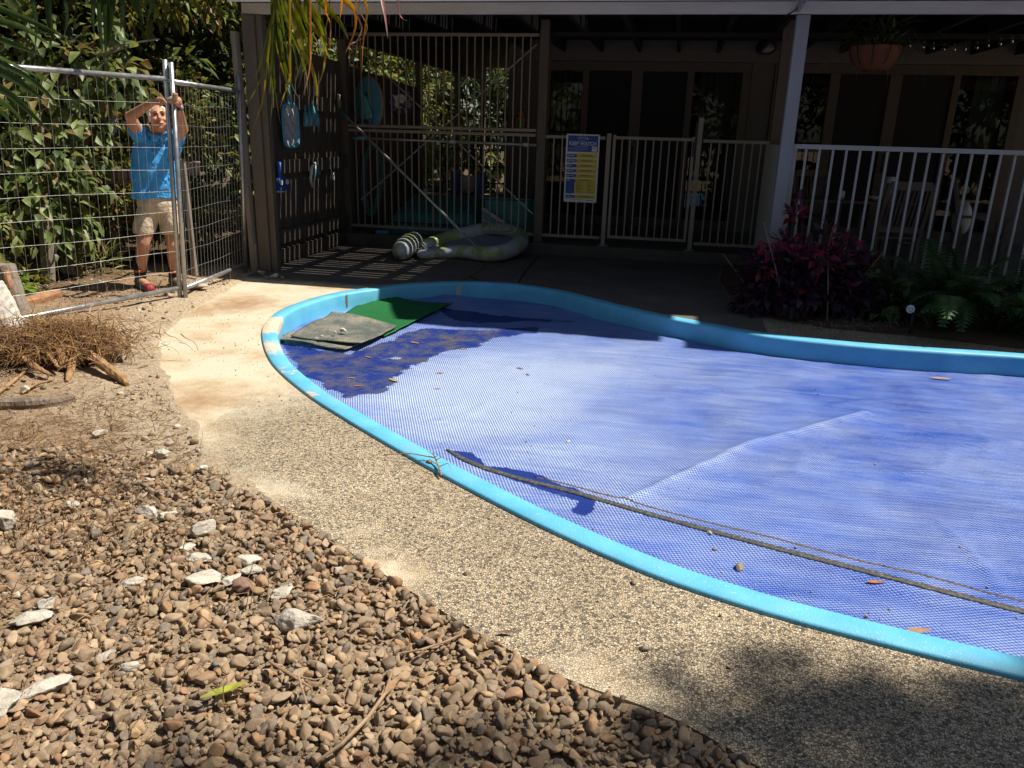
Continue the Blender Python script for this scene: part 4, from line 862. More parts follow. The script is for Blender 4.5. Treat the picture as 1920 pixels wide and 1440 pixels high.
# dark wire shelf rack and toy at the rear
rk = empty('wire_rack', (-2.9, 13.4, 0.15), 'black wire rack standing at the rear of the bay', 'rack')
mb = MB()
for k in range(6): mb.tube([(-3.95, 13.3, 0.45 + k * 0.27), (-2.8, 13.3, 0.45 + k * 0.27)], 0.012, 5)
mb.build('shelf_wire', M['black_plastic'], rk)
for x in (-3.95, -3.38, -2.8):
    mb = MB(); mb.tube([(x, 13.33, 0.15), (x, 13.33, 1.85)], 0.014, 5); mb.build('upright', M['black_plastic'], rk)
ty = empty('toy_seat', (-3.25, 12.4, 0.15), 'small red and blue plastic play seat behind the air bed', 'toy')
mb = MB(); mb.box(-3.42, -3.06, 12.3, 12.6, 0.45, 0.60); mb.build('seat', M['red_shoe'], ty, bevel=0.03)
for x in (-3.44, -3.05): mb = MB(); mb.box(x - 0.05, x + 0.05, 12.28, 12.62, 0.16, 0.95); mb.build('side', M['blue_plastic'], ty, bevel=0.03)
mb = MB(); mb.box(-3.36, -3.12, 12.5, 12.56, 0.62, 0.88); mb.build('backrest', M['cushion'], ty, bevel=0.03)
# ---------------- things hung on the slat wall (its inner face X = -4.43)
def wx(px, py, X=-4.42):
    d = ray(px, py); p = d * (X / d[0]); return Vector((X, p[1], p[2] + H))
c = wx(541, 235)
nt_ = empty('leaf_net', c, 'blue rimmed flat leaf net with pale mesh hung on the slat wall', 'net')
hy, hz = 0.19, 0.235; ring = []
for k in range(40):
    t_ = 2 * math.pi * k / 40; ring.append(c + Vector((0.03, hy * math.copysign(abs(math.cos(t_)) ** 0.5, math.cos(t_)), hz * math.copysign(abs(math.sin(t_)) ** 0.5, math.sin(t_)))))
mb = MB(); mb.tube(ring, 0.017, 6, closed=True); mb.build('rim', M['blue_fabric'], nt_, True)
V = [tuple(c + Vector((0.025 + 0.02 * math.sin(v * 9 + 3 * math.sin(u * 4)) * (1 - abs(u)), hy * 0.93 * u, hz * 0.95 * v))) for v in np.linspace(-1, 1, 22) for u in np.linspace(-1, 1, 16)]
link('mesh_bag', np_mesh('bag', V, [(j * 16 + i, j * 16 + i + 1, (j + 1) * 16 + i + 1, (j + 1) * 16 + i) for j in range(21) for i in range(15)]), M['net'], nt_, smooth=True)
tubes('socket', [([c + Vector((0.03, 0, hz)), c + Vector((0.03, 0, hz + 0.20))], [0.04, 0.022])], M['blue_fabric'], nt_)
for k, (px, py, lb) in enumerate(((569, 222, 'teal float clip hanging leftmost in the row of four on the slat wall'), (576, 221, 'teal float clip second from the left in the row of four on the slat wall'), (582, 212, 'teal float clip hanging highest in the row of four on the slat wall'), (589, 222, 'teal float clip hanging rightmost in the row of four on the slat wall'))):
    c = wx(px, py); e = empty('float_clip', c, lb, 'clip', 'row of teal clips on the slat wall')
    tubes('body', [([c + Vector((0.03, 0, 0.085)), c + Vector((0.035, 0, -0.02)), c + Vector((0.03, 0, -0.09))], [0.018, 0.04, 0.036])], M['blue_fabric'] if k % 2 else M['teal_plastic'], e)
    tubes('ring', [([c + Vector((0.03, 0, 0.08)), c + Vector((0.03, 0, 0.15))], 0.012)], M['teal_plastic'], e)
c = wx(520, 338)
vh = empty('vacuum_head', c, 'dark blue triangular pool vacuum head with white wheels hung on the slat wall', 'vacuum head')
mb = MB(); mb.prism([(c.y - 0.10, c.z - 0.06), (c.y + 0.14, c.z - 0.05), (c.y + 0.16, c.z - 0.085), (c.y + 0.04, c.z - 0.12), (c.y - 0.08, c.z - 0.11)], c.x + 0.005, c.x + 0.07, axis='x'); mb.prism([(c.y - 0.02, c.z + 0.05), (c.y + 0.05, c.z + 0.05), (c.y + 0.14, c.z - 0.0505), (c.y - 0.10, c.z - 0.0605)], c.x + 0.01, c.x + 0.055, axis='x'); mb.build('plate', M['blue_plastic'], vh, bevel=0.006)
tubes('hose_socket', [([c + Vector((0.035, 0.0, 0.04)), c + Vector((0.035, -0.01, 0.20))], 0.034)], M['blue_plastic'], vh)
for s in (-0.055, 0.085): mb = MB(); mb.lathe(c + Vector((0.072, s, -0.02)), [(0.03, 0), (0.028, 0.012)], 14, M=Matrix.Rotation(math.pi / 2, 3, 'Y')); mb.build('wheel', M['white_plastic'], vh)
mb = MB(); mb.tube([c + Vector((0.04, -0.09, -0.117)), c + Vector((0.045, 0.04, -0.127)), c + Vector((0.04, 0.155, -0.092))], 0.010, 6); mb.build('brush', M['white_plastic'], vh, True)
c = wx(583, 318)
gv = empty('garden_glove', c, 'dark green and white work gloves hung on the middle rail', 'gloves')
mb = MB()
for k in range(4): mb.tube([c + Vector((0.05, -0.03 + k * 0.04, 0.05)), c + Vector((0.06, -0.05 + k * 0.045, -0.02)), c + Vector((0.05, -0.03 + k * 0.05, -0.10))], [0.024, 0.022, 0.014], 7)
mb.build('palm_side', M['hose'], gv, True)
mb = MB(); mb.tube([c + Vector((0.06, 0.02, 0.09)), c + Vector((0.07, -0.12, 0.03)), c + Vector((0.06, -0.15, -0.10)), c + Vector((0.06, -0.10, -0.20))], [0.012, 0.022, 0.018, 0.008], 7); mb.tube([c + Vector((0.065, 0.02, 0.09)), c + Vector((0.07, -0.03, 0.0)), c + Vector((0.06, -0.04, -0.12))], 0.012, 6); mb.build('white_cuff', M['white_plastic'], gv, True)
c = wx(620, 331)
tg = empty('hanging_disc', c, 'small pale disc hanging by a thin cord from the middle rail', 'tag')
tubes('cord', [([c + Vector((0.02, -.04, 0.20)), c + Vector((0.03, -.03, 0.03)), c + Vector((0.03, 0, 0.0)), c + Vector((0.03, 0.05, 0.06))], 0.004)], M['white_plastic'], tg, n=5)
mb = MB(); mb.lathe(c + Vector((0.03, 0, -0.01)), [(0.036, 0), (0.036, 0.012)], 16, M=Matrix.Rotation(math.pi / 2, 3, 'Y')); mb.build('disc', M['cushion'], tg)
# ---------------- inflatable lounger (low end on the deck, far side leaning on the step)
infl = empty('inflatable_lounger', (-2.6, 9.7, 0.0), 'white and lime inflatable pool lounger lying on the deck by the step', 'pool float')
def pl(px, py, Y=None, z=None): return W(px, py, z) if Y is None else WY(px, py, Y)
near = [(790, 477), (825, 474), (855, 472), (888, 474), (920, 476), (946, 472)]
far = [(968, 462), (977, 449), (965, 438), (940, 432), (905, 432), (870, 439), (838, 447), (808, 456), (790, 463)]
pth = []
for (px, py), z in zip(near, (.06, .075, .09, .10, .11, .12)): pth.append(W(px, py, z))
for (px, py), z in zip(far, (0.15, 0.19, 0.235, 0.26, 0.26, 0.22, 0.165, 0.12, 0.08)): pth.append(W(px, py, z))
pc_ = [Vector(p) for p in catmull([tuple(p) for p in pth], 6, True)]
rad = [0.058 + 0.048 * max(0, math.sin(math.pi * i / (len(pc_) * .985))) ** .75 for i in range(len(pc_))]
mb = MB(); mb.tube(pc_, rad, 18, closed=True); mb.build('side_tube', M['inflatable'], infl, True)
ctr = sum(pc_, Vector()) / len(pc_); V = [tuple(ctr - Vector((0, 0, 0.05)))] + [tuple(p - Vector((0, 0, 0.02))) for p in pc_] + [tuple(p + (ctr - p) * 0.5 - Vector((0, 0, 0.045))) for p in pc_]
n = len(pc_); mb = MB(); mb.add(V, [(1 + i, 1 + (i + 1) % n, 1 + n + (i + 1) % n, 1 + n + i) for i in range(n)] + [(1 + n + i, 1 + n + (i + 1) % n, 0) for i in range(n)]); mb.build('mesh_floor', M['inflatable_mesh'], infl, True)
p0, p1 = W(755, 468, 0.135), W(772, 455, 0.16)
d = (p1 - p0); a = p0 - d * 0.35; b = p1 + d * 0.55
mb = MB(); mb.tube([a, a + (b - a) * .08, a + (b - a) * .3, a + (b - a) * .6, a + (b - a) * .9, b], [0.04, 0.11, 0.135, 0.14, 0.115, 0.04], 20); mb.build('pillow', M['inflatable'], infl, True)
# ---------------- hanging basket, wall light, festoon, solar light
hb = WY(1641, 105, 9.6)
bk = empty('hanging_basket', hb, 'terracotta hanging basket with trailing spider plant under the porch ceiling', 'hanging basket')
mb = MB(); mb.lathe(hb, [(0.08, -0.16), (0.16, -0.13), (0.23, -0.05), (0.262, 0.08), (0.27, 0.09), (0.24, 0.085), (0.2, 0.04)], 28); mb.build('bowl', M['terracotta'], bk, True)
ws = []
for k in range(10):
    t_ = 2 * math.pi * k / 10; ws.append(([hb + Vector((r_ * 1.03 * math.cos(t_), r_ * 1.03 * math.sin(t_), z_)) for r_, z_ in ((0.09, -0.17), (0.235, -0.05), (0.275, 0.10))], 0.005))
for k in range(3):
    t_ = 2 * math.pi * k / 3 + .4; ws.append(([hb + Vector((0.27 * math.cos(t_), 0.27 * math.sin(t_), 0.09)), Vector((hb.x, hb.y, 2.80))], 0.003))
tubes('wire_frame', ws, M['black_plastic'], bk, 5)
wl = WY(1436, 90, 12.97)
wlo = empty('bulkhead_light', wl, 'unlit oval bulkhead light on the house wall between the doors', 'wall light')
vv = IV3 * np.array([0.14, 0.07, 0.085]) + np.array(wl); link('lens', np_mesh('lens', vv, IF3), M['conduit'], wlo, smooth=True)
mb = MB(); mb.tube([wl + Vector((0.135 * math.cos(t_), -0.03, 0.082 * math.sin(t_))) for t_ in np.linspace(0, 6.283, 24)[:-1]], 0.018, 6, closed=True); mb.build('rim', M['black_plastic'], wlo, True)
fs = empty('festoon_string', WY(1780, 90, 9.6), 'dark festoon string with small clear bulbs drooping below the porch ceiling', 'string lights')
bul = [(1705, 84), (1730, 86), (1749, 88), (1769, 90), (1789, 90.5), (1809, 90), (1831, 87), (1852, 83), (1875, 80), (1897, 75), (1920, 68)]
fp = [WY(x, y - 5, 9.4) for x, y in [(1690, 78)] + bul + [(1960, 50)]]
tubes('cable', [(fp, 0.005)], M['black_plastic'], fs, 5)
b0 = None
for x, y in bul:
    p = WY(x, y, 9.4)
    if b0 is None:
        mb = MB(); mb.lathe(p, [(0.006, 0.03), (0.012, 0.02), (0.02, -0.005), (0.016, -0.022), (0.004, -0.03)], 10); b0 = mb.build('bulb', M['glass'], fs, True); bp0 = p
        mb = MB(); mb.lathe(p, [(0.009, 0.02), (0.012, 0.045)], 8); s0 = mb.build('lamp_holder', M['black_plastic'], fs)
    else:
        for q in (b0, s0):
            o = q.copy(); COL.objects.link(o); o.location = p - bp0
fp_ = WY(1513, 4, 7.78)
fl_ = empty('solar_floodlight', fp_, 'small solar floodlight bracketed to the fascia above the grey porch post', 'floodlight')
mb = MB(); mb.box(fp_.x - 0.12, fp_.x + 0.12, 7.60, 7.74, fp_.z + 0.0, fp_.z + 0.03); mb.build('panel_frame', M['conduit'], fl_, bevel=0.006)
mb = MB(); mb.box(fp_.x - 0.105, fp_.x + 0.105, 7.592, 7.599, fp_.z + 0.004, fp_.z + 0.026); mb.build('lens', M['sign_grey'], fl_)
mb = MB(); mb.bar((fp_.x - 0.04, 7.72, fp_.z), (fp_.x - 0.06, 7.875, fp_.z - 0.04), 0.03, 0.06); mb.build('bracket', M['grey_post'], fl_, bevel=0.006)
tubes('cable', [([Vector((fp_.x - .02, 7.72, fp_.z)), Vector((fp_.x - 0.09, 7.85, fp_.z - 0.06)), Vector((fp_.x - 0.16, 7.89, fp_.z - 0.10))], 0.006)], M['black_plastic'], fl_, 5)
# ---------------- outdoor dining set in the dark porch
def chair(loc, rz, label, cush=False):
    e = empty('timber_chair', loc, label, 'chair', 'outdoor chairs on the dining porch', rz); L = Vector(loc); Rz = Matrix.Rotation(rz, 4, 'Z'); T = Matrix.Translation(L) @ Rz
    def bl(mb, n, m): me = mb.mesh(n); me.transform(T); return link(n, me, M[m], e, bevel=0.004)
    for x in (-0.23, 0.23):
        mb = MB(); mb.bar((x, -0.22, 0), (x, -0.22, 0.62), 0.045, 0.045); bl(mb, 'leg', 'dark_timber')
        mb = MB(); mb.bar((x, 0.22, 0), (x, 0.22, 0.43), 0.045, 0.045); mb.bar((x, 0.22, 0.43), (x, 0.36, 1.0), 0.045, 0.045); bl(mb, 'leg', 'dark_timber')
        mb = MB(); mb.bar((x, -0.27, 0.64), (x, 0.27, 0.64), 0.05, 0.03); bl(mb, 'armrest', 'dark_timber')
    mb = MB()
    for k in range(7): mb.bar((-0.25, -0.21 + k * 0.07, 0.43), (0.25, -0.21 + k * 0.07, 0.43), 0.055, 0.02)
    bl(mb, 'seat', 'dark_timber')
    mb = MB(); mb.bar((-0.21, 0.36, 0.98), (0.21, 0.36, 0.98), 0.03, 0.09); mb.bar((-0.21, 0.245, 0.52), (0.21, 0.245, 0.52), 0.03, 0.06)
    for k in range(9): mb.bar((-0.18 + k * 0.045, 0.25, 0.55), (-0.18 + k * 0.045, 0.355, 0.94), 0.022, 0.015)
    bl(mb, 'backrest', 'dark_timber')
    if cush:
        vv = IV3 * np.array([0.22, 0.07, 0.16]); vv = np.sign(vv) * np.abs(vv) ** 0.9; me = np_mesh('cushion', vv + np.array([0, 0.20, 0.60]), IF3); me.transform(T); o = link('cushion', me, M['cushion'], None, smooth=True); tag(o, 'pale cushion propped on the far right timber chair', 'cushion')
        vv = IV3 * np.array([0.17, 0.06, 0.11]); me = np_mesh('striped_cushion', vv + np.array([0.12, 0.11, 0.53]), IF3); me.transform(T); o = link('striped_cushion', me, M['blue_fabric'], None, smooth=True); tag(o, 'blue patterned cushion in front of the pale cushion', 'cushion')
chair((2.35, 9.35, 0.15), math.radians(190), 'slat backed timber chair nearest the white railing')
chair((3.45, 9.9, 0.15), math.radians(80), 'dark timber chair at the far right holding cushions', True)
chair((1.9, 11.4, 0.15), math.radians(10), 'dark timber chair on the far side of the outdoor table')
ot = empty('outdoor_table', (2.0, 10.4, 0.15), 'dark timber outdoor table with small things on top', 'table')
mb = MB()
for k in range(8): mb.box(1.35, 2.75, 10.0 + k * 0.1, 10.09 + k * 0.1, 0.86, 0.89)
mb.build('tabletop', M['dark_timber'], ot)
for x in (1.42, 2.62):
    for y in (10.06, 10.68): mb = MB(); mb.box(x, x + 0.07, y, y + 0.07, 0.15, 0.858); mb.build('leg', M['dark_timber'], ot)
for i, (px, py, m_, nm, lb) in enumerate(((1579, 357, 'white_plastic', 'candle_jar', 'small pale jar at the left of the outdoor table'), (1615, 368, 'red_shoe', 'serving_dish', 'red dish in the middle of the outdoor table'), (1640, 366, 'white_plastic', 'small_bowl', 'small white bowl beside the red dish'), (1660, 358, 'conduit', 'dark_jug', 'dark jug at the right of the outdoor table'), (1668, 348, 'cushion', 'vase', 'pale vase behind the dark jug on the outdoor table'))):
    p = WY(px, py, 10.25); p.z = 0.89
    prof = {'candle_jar': [(0.03, 0), (0.04, .03), (0.035, 0.09), (0.025, .1)], 'serving_dish': [(0.08, 0), (0.14, 0.03), (0.135, 0.035), (0.05, .01)], 'small_bowl': [(0.03, 0), (0.07, .05), (0.065, .055), (0.02, .02)], 'dark_jug': [(0.06, 0), (0.09, .06), (0.07, .14), (0.05, .2), (0.055, .22)], 'vase': [(0.05, 0), (0.07, .1), (0.05, .25), (0.06, .28)]}[nm]
    mb = MB(); mb.lathe(p, prof, 16); tag(mb.build(nm, M[m_], None, True), lb, nm.split('_')[-1])
# ---------------- mats on the cover
def sheet(name, c4, nx, ny, thick, mat, zf, parent=None):
    """c4: four corner xy going round; zf(u,v) height"""
    A, B, C, D = [np.array(p[:2], float) for p in c4]; V = []
    for j in range(ny):
        for i in range(nx):
            u, v = i / (nx - 1), j / (ny - 1); p = A * (1 - u) * (1 - v) + B * u * (1 - v) + C * u * v + D * (1 - u) * v
            p = p + 0.006 * np.array([math.sin(v * 7 + u * 3), math.cos(u * 8 + v * 2)]); z = zf(u, v) + max(cover_z(*p), -0.16); V.append((p[0], p[1], z + thick))
    n = len(V); V += [(x, y, z - thick) for x, y, z in V]
    Fq = [(j * nx + i, j * nx + i + 1, (j + 1) * nx + i + 1, (j + 1) * nx + i) for j in range(ny - 1) for i in range(nx - 1)]; Fq += [(d + n, c + n, b + n, a + n) for a, b, c, d in Fq]
    ring = [i for i in range(nx)] + [j * nx + nx - 1 for j in range(1, ny)] + [(ny - 1) * nx + i for i in range(nx - 2, -1, -1)] + [j * nx for j in range(ny - 2, 0, -1)]
    Fq += [(ring[k], ring[k - 1], ring[k - 1] + n, ring[k] + n) for k in range(len(ring))]
    return link(name, np_mesh(name, V, Fq), mat, parent, smooth=False)
zm = -0.13
gm = sheet('green_mat', [W(693, 562, zm), W(851, 569, zm), W(722, 632, zm), W(640, 592, zm)], 26, 40, 0.006, M['green_mat'], lambda u, v: 0.014 + 0.008 * math.sin(u * 5 + v * 4) + 0.02 * max(0, u - .9) * 10 * (1 - v))
tag(gm, 'green grass mat lying on the pool cover, half in the house shade', 'mat')
gmat = empty('rubber_mat', W(640, 630, -0.12), 'folded dusty grey rubber mat lying over the green mat on the pool cover', 'mat')
sheet('lower_flap', [W(540, 628, zm), W(744, 616, zm), W(649, 661, zm), W(519, 640, zm)], 30, 16, 0.008, M['rubber_mat'], lambda u, v: 0.030 + 0.010 * math.sin(u * 6) * v, gmat)
sheet('upper_flap', [W(622, 590, -0.09), W(744, 611, -0.09), W(679, 648, -0.09), W(545, 632, -0.09)], 30, 24, 0.008, M['rubber_mat'], lambda u, v: 0.058 + 0.012 * math.sin(u * 4 + v * 3) + 0.018 * max(0, 0.15 - v) * 6 * (1 - u), gmat)
r = np.random.default_rng(12)
for k, (px, py, s_, lb) in enumerate(((643, 621, 0.026, 'largest white rubble lump on the grey rubber mat'), (628, 624, 0.016, 'small rubble lump left of the largest one on the grey mat'), (603, 631, 0.014, 'small rubble lump near the left end of the grey mat'), (592, 636, 0.018, 'pale rubble lump at the left fold of the grey mat'))):
    p = W(px, py, -0.055); v = stone_shape(300 + k, IV3, 0.25, 7) * s_ * np.array([1.2, 0.9, 0.7]) + np.array(p) + np.array([0, 0, s_ * .35]); tag(link('rubble_chunk', np_mesh('rubble_chunk', v, IF3), M['rubble'], smooth=False), lb, 'rubble', 'rubble on the grey mat')
# ================================================================== temporary fence
def temp_panel(p0, p1, label, z0a, z0b, zt, lean):
    e = empty('mesh_fence_panel', p0, label, 'fence', 'temporary mesh fence panels'); p0 = Vector(p0); p1 = Vector(p1); dx = (p1 - p0)
    def at(u, z): p = p0 + dx * u; return Vector((p.x + lean * z, p.y, z))
    for u in (0, 1):
        zb = -0.03 if u == 0 else 0.0
        tubes('upright', [([at(u, zb), at(u, zt + 0.15)], 0.020)], M['galv'], e, 10)
    tubes('rail', [([at(0, zt), at(1, zt)], 0.020)], M['galv'], e, 10); tubes('rail', [([at(0, z0a), at(1, z0b)], 0.020)], M['galv'], e, 10)
    mb = MB(); n = int(dx.length / 0.075)
    for i in range(1, n): mb.tube([at(i / n, z0a + (z0b - z0a) * i / n), at(i / n, zt)], 0.00115, 4, cap=False)
    k = 0; z = 0.28
    while z < zt - 0.05:
        pts = [at(u, z + 0.006 * math.sin(u * 9 + k)) + Vector((0.0035, 0, 0)) for u in np.linspace(0, 1, 12)]; mb.tube(pts, 0.00115, 4, cap=False); z += 0.178; k += 1
    mb.build('wire_mesh', M['wire'], e)
    return at
atl = temp_panel((-4.325, 6.25, 0), (-5.20, 4.00, 0), 'left temporary fence panel of galvanised pipe and wire, nearest the stumps', 0.13, 0.07, 1.90, 0.045)
atr = temp_panel((-4.275, 6.26, 0), (-4.55, 7.80, 0), 'right temporary fence panel of galvanised pipe and wire, ending at the porch corner post', 0.13, 0.10, 1.88, 0.045)
c = Vector((-4.225, 6.235, 1.735)); cpl = empty('fence_clamp', c, 'bright metal clamp joining the two mesh fence uprights', 'clamp')
mb = MB(); mb.tube([c + Vector((-0.055, 0.02, -.015)), c + Vector((0.06, 0.0, .012))], 0.026, 8); mb.build('clamp_body', M['white_metal'], cpl, True)
tubes('bolt', [([c + Vector((-0.06, -0.02, -0.02)), c + Vector((-0.10, -0.03, -0.02))], 0.010)], M['galv'], cpl, 6)
# ================================================================== the man behind the fence
man = empty('person', (-4.80, 6.62, 0.03), 'grey haired man in blue polo shirt and khaki shorts fastening the fence clamp overhead', 'person')
def P_(px, py, Y): return WY(px, py, Y)
def capsule(mb, a, b, ra, rb, n=14):
    a = Vector(a); b = Vector(b); d = (b - a); L = d.length; d.normalize(); pts = []; rs = []
    for k in range(5): t_ = math.pi / 2 * (1 - k / 4); pts.append(a - d * ra * math.sin(t_)); rs.append(max(ra * math.cos(t_), ra * .03))
    for k in range(1, 5): t_ = math.pi / 2 * k / 4; pts.append(b + d * rb * math.sin(t_)); rs.append(max(rb * math.cos(t_), rb * .03))
    pts.insert(5, b); rs.insert(5, rb); mb.tube(pts, rs, n)
def ell(mb, c, ax, radii):
    A = np.array(ax).T * np.array(radii); mb.add([tuple(p) for p in (IV3 @ A.T + np.array(c))], [tuple(f) for f in IF3])
def fuse(mb, name, mat, parent, vox, smooth=4, noise=0.0, nsc=9.0):
    me = mb.mesh('tmp'); bm = bmesh.new(); bm.from_mesh(me); bmesh.ops.recalc_face_normals(bm, faces=bm.faces); bm.to_mesh(me); bm.free()
    o = bpy.data.objects.new('tmp', me); COL.objects.link(o)
    m_ = o.modifiers.new('r', 'REMESH'); m_.mode = 'VOXEL'; m_.voxel_size = vox
    s_ = o.modifiers.new('s', 'SMOOTH'); s_.iterations = smooth; s_.factor = 0.5
    bpy.context.view_layer.update(); me2 = bpy.data.meshes.new_from_object(o.evaluated_get(bpy.context.evaluated_depsgraph_get())); bpy.data.objects.remove(o)
    if noise:
        for v in me2.vertices:
            x, y, z = v.co; q = math.sin(x * nsc * 2.1 + z * nsc + 1.3 * math.sin(y * nsc)) + math.sin(z * nsc * 2.3 - x * nsc * 1.7 + 2 * math.sin(x * nsc * .7)); v.co += v.normal * noise * q
    me2.name = name; return link(name, me2, mat, parent, smooth=True)
f = Vector((0.60, -0.75, 0.28)).normalized(); rr_ = f.cross(Vector((0, 0, 1))).normalized() * -1.0
rr_ = Vector((0, 0, 1)).cross(f).normalized() * -1.0; rr_ = -rr_ if rr_.x < 0 else rr_
u_ = rr_.cross(f).normalized(); u_ = u_ if u_.z > 0 else -u_
hc = P_(298, 223, 6.56); hd = lambda x, y, z: hc + rr_ * x + u_ * y + f * z
mb = MB()
ell(mb, hd(0, 0.02, -0.015), (rr_, u_, f), (0.078, 0.105, 0.098)); ell(mb, hd(0, -0.055, 0.025), (rr_, u_, f), (0.060, 0.065, 0.068)); ell(mb, hd(0, -0.095, 0.055), (rr_, u_, f), (0.034, 0.025, 0.03))
capsule(mb, hd(0, 0.015, 0.085), hd(0, -0.025, 0.108), 0.012, 0.019)          # nose
for s in (-1, 1):
    ell(mb, hd(0.080 * s, -0.005, -0.01), (rr_, u_, f), (0.012, 0.032, 0.020)); ell(mb, hd(0.036 * s, -0.025, 0.072), (rr_, u_, f), (0.026, 0.022, 0.022)); ell(mb, hd(0.032 * s, 0.034, 0.080), (rr_, u_, f), (0.026, 0.009, 0.014))
ell(mb, hd(0, -0.058, 0.088), (rr_, u_, f), (0.028, 0.010, 0.010)); ell(mb, hd(0, -0.073, 0.084), (rr_, u_, f), (0.024, 0.008, 0.010))
chest = P_(295, 290, 6.64); pelv = P_(299, 375, 6.66)
capsule(mb, P_(296, 262, 6.62), hc + Vector((-.01, .01, -.03)), 0.068, 0.058)       # neck
capsule(mb, pelv, chest, 0.125, 0.14)
shl, shr = P_(266, 262, 6.58), P_(326, 264, 6.74)
capsule(mb, shl, shr, 0.062, 0.062)
el_l, wr_l = P_(244, 219, 6.36), P_(287, 191, 6.25); el_r, wr_r = P_(343, 243, 6.52), P_(336, 203, 6.33)
capsule(mb, shl, el_l, 0.062, 0.047); capsule(mb, el_l, wr_l, 0.046, 0.030); capsule(mb, shr, el_r, 0.060, 0.046); capsule(mb, el_r, wr_r, 0.045, 0.030)
hl = P_(301, 189, 6.23); capsule(mb, wr_l, hl, 0.029, 0.036)
for k, (px, py, q) in enumerate(((310, 190, .0), (308, 194, .0), (304, 197, .0), (300, 198, .0))):
    a = hl + Vector((0.012 - 0.008 * k, -0.02, 0.02 - 0.012 * k)); m1 = P_(306 - 2 * k, 186 + 2 * k, 6.19); b = P_(px, py + 1, 6.195); capsule(mb, a, m1, 0.011, 0.0105, 8); capsule(mb, m1, b, 0.0105, 0.009, 8)
capsule(mb, hl + Vector((0, 0, -0.02)), P_(313, 192, 6.22), 0.012, 0.010, 8)
hr = P_(333, 189, 6.30); capsule(mb, wr_r, hr, 0.030, 0.036)
for k in range(4):
    a = hr + Vector((0.0, -0.02, 0.035 - 0.022 * k)); m1 = P_(331.5, 177 + 5.2 * k, 6.20); b = P_(324, 178 + 5.0 * k, 6.19); capsule(mb, a, m1, 0.012, 0.0115, 8); capsule(mb, m1, b, 0.0115, 0.0095, 8)
capsule(mb, hr + Vector((0, -.01, 0.03)), P_(327, 174, 6.25), 0.013, 0.011, 8)
for hx, kx, ax_, tx in (((281, 395, 6.60), (269, 455, 6.50), (263, 515, 6.56), (280, 537, 6.42)), ((317, 395, 6.70), (324, 458, 6.66), (327, 517, 6.76), (342, 531, 6.60))):
    h_, k_, a_, t_ = P_(*hx), P_(*kx), P_(*ax_), P_(*tx); a_.z = max(a_.z, 0.12)
    capsule(mb, h_, k_, 0.088, 0.058); cm = k_ + (a_ - k_) * 0.35 + Vector((-0.02, 0.03, 0)); capsule(mb, k_, cm, 0.054, 0.060); capsule(mb, cm, a_, 0.058, 0.038); t_.z = 0.075; capsule(mb, a_ + Vector((0, 0, -0.05)), t_, 0.038, 0.034)
fuse(mb, 'body', M['skin'], man, 0.0065, 3)
# hair: a close cap over back, sides and crown
mb = MB(); ell(mb, hd(0, 0.036, -0.030), (rr_, u_, f), (0.084, 0.100, 0.096)); 
for s in (-1, 1): ell(mb, hd(0.070 * s, 0.012, -0.005), (rr_, u_, f), (0.017, 0.045, 0.042))
hair = fuse(mb, 'hair', M['hair'], man, 0.006, 2, 0.0015, 60)
for s in (-1, 1):
    mb = MB(); ell(mb, hd(0.031 * s, 0.018, 0.0815), (rr_, u_, f), (0.014, 0.0055, 0.008)); mb.build('eye', M['eye_dark'], man, True)
    mb = MB(); mb.tube([hd(0.012 * s, 0.036, 0.094), hd(0.032 * s, 0.042, 0.092), hd(0.052 * s, 0.033, 0.080)], [0.005, 0.006, 0.003], 6); mb.build('eyebrow', M['brow'], man, True)
mb = MB(); mb.tube([hd(-0.028, -0.064, 0.088), hd(0, -0.062, 0.099), hd(0.028, -0.064, 0.088)], [0.003, 0.0055, 0.003], 6); mb.build('mouth', M['lip'], man, True)
# clothes
wdir = Vector((0.80, 0.58, 0)).normalized(); ddir = Vector((0.58, -0.80, 0)).normalized()
def loft(mb, rings, n=24):
    o = len(mb.v)
    for c, hw, hd_ in rings:
        for j in range(n): t_ = 2 * math.pi * j / n; mb.v.append(tuple(c + wdir * math.cos(t_) * hw + ddir * math.sin(t_) * hd_))
    for i in range(len(rings) - 1):
        for j in range(n): mb.f.append((o + i * n + j, o + i * n + (j + 1) % n, o + (i + 1) * n + (j + 1) % n, o + (i + 1) * n + j)); mb.m.append(0)
    mb.f.append(tuple(o + j for j in reversed(range(n)))); mb.m.append(0); mb.f.append(tuple(o + (len(rings) - 1) * n + j for j in range(n))); mb.m.append(0)
mb = MB(); Yt = 6.64
loft(mb, [(P_(292, 371, Yt), .213, .170), (P_(292, 352, Yt), .208, .172), (P_(291, 325, Yt), .205, .170), (P_(292, 298, Yt), .208, .165), (P_(294, 278, Yt), .205, .150), (P_(296, 264, Yt), .175, .115), (P_(297, 255, Yt), .10, .085), (P_(297, 250, Yt - .01), .075, .075)])
capsule(mb, shl + Vector((0.03, 0.02, -.02)), shl + (el_l - shl) * 0.36, 0.088, 0.078); capsule(mb, shr + Vector((-.03, -.02, -.02)), shr + (el_r - shr) * 0.40, 0.085, 0.076)
shirt = fuse(mb, 'shirt', M['shirt'], man, 0.008, 3, 0.0065, 13.0)
mb = MB(); nb = P_(297, 251, 6.60); mb.tube([nb + wdir * 0.078 * math.cos(t_) + ddir * 0.080 * math.sin(t_) + Vector((0, 0, 0.006 - 0.028 * max(0, math.sin(t_)))) for t_ in np.linspace(0, 2 * math.pi, 26)[:-1]], 0.017, 8, closed=True)
for s in (-1, 1): p = nb + ddir * 0.085 + wdir * 0.035 * s + Vector((0, 0, -0.035)); ell(mb, p, (wdir, ddir, Vector((0, 0, 1))), (0.034, 0.012, 0.034))
mb.build('collar', M['shirt'], shirt, True)
mb = MB()
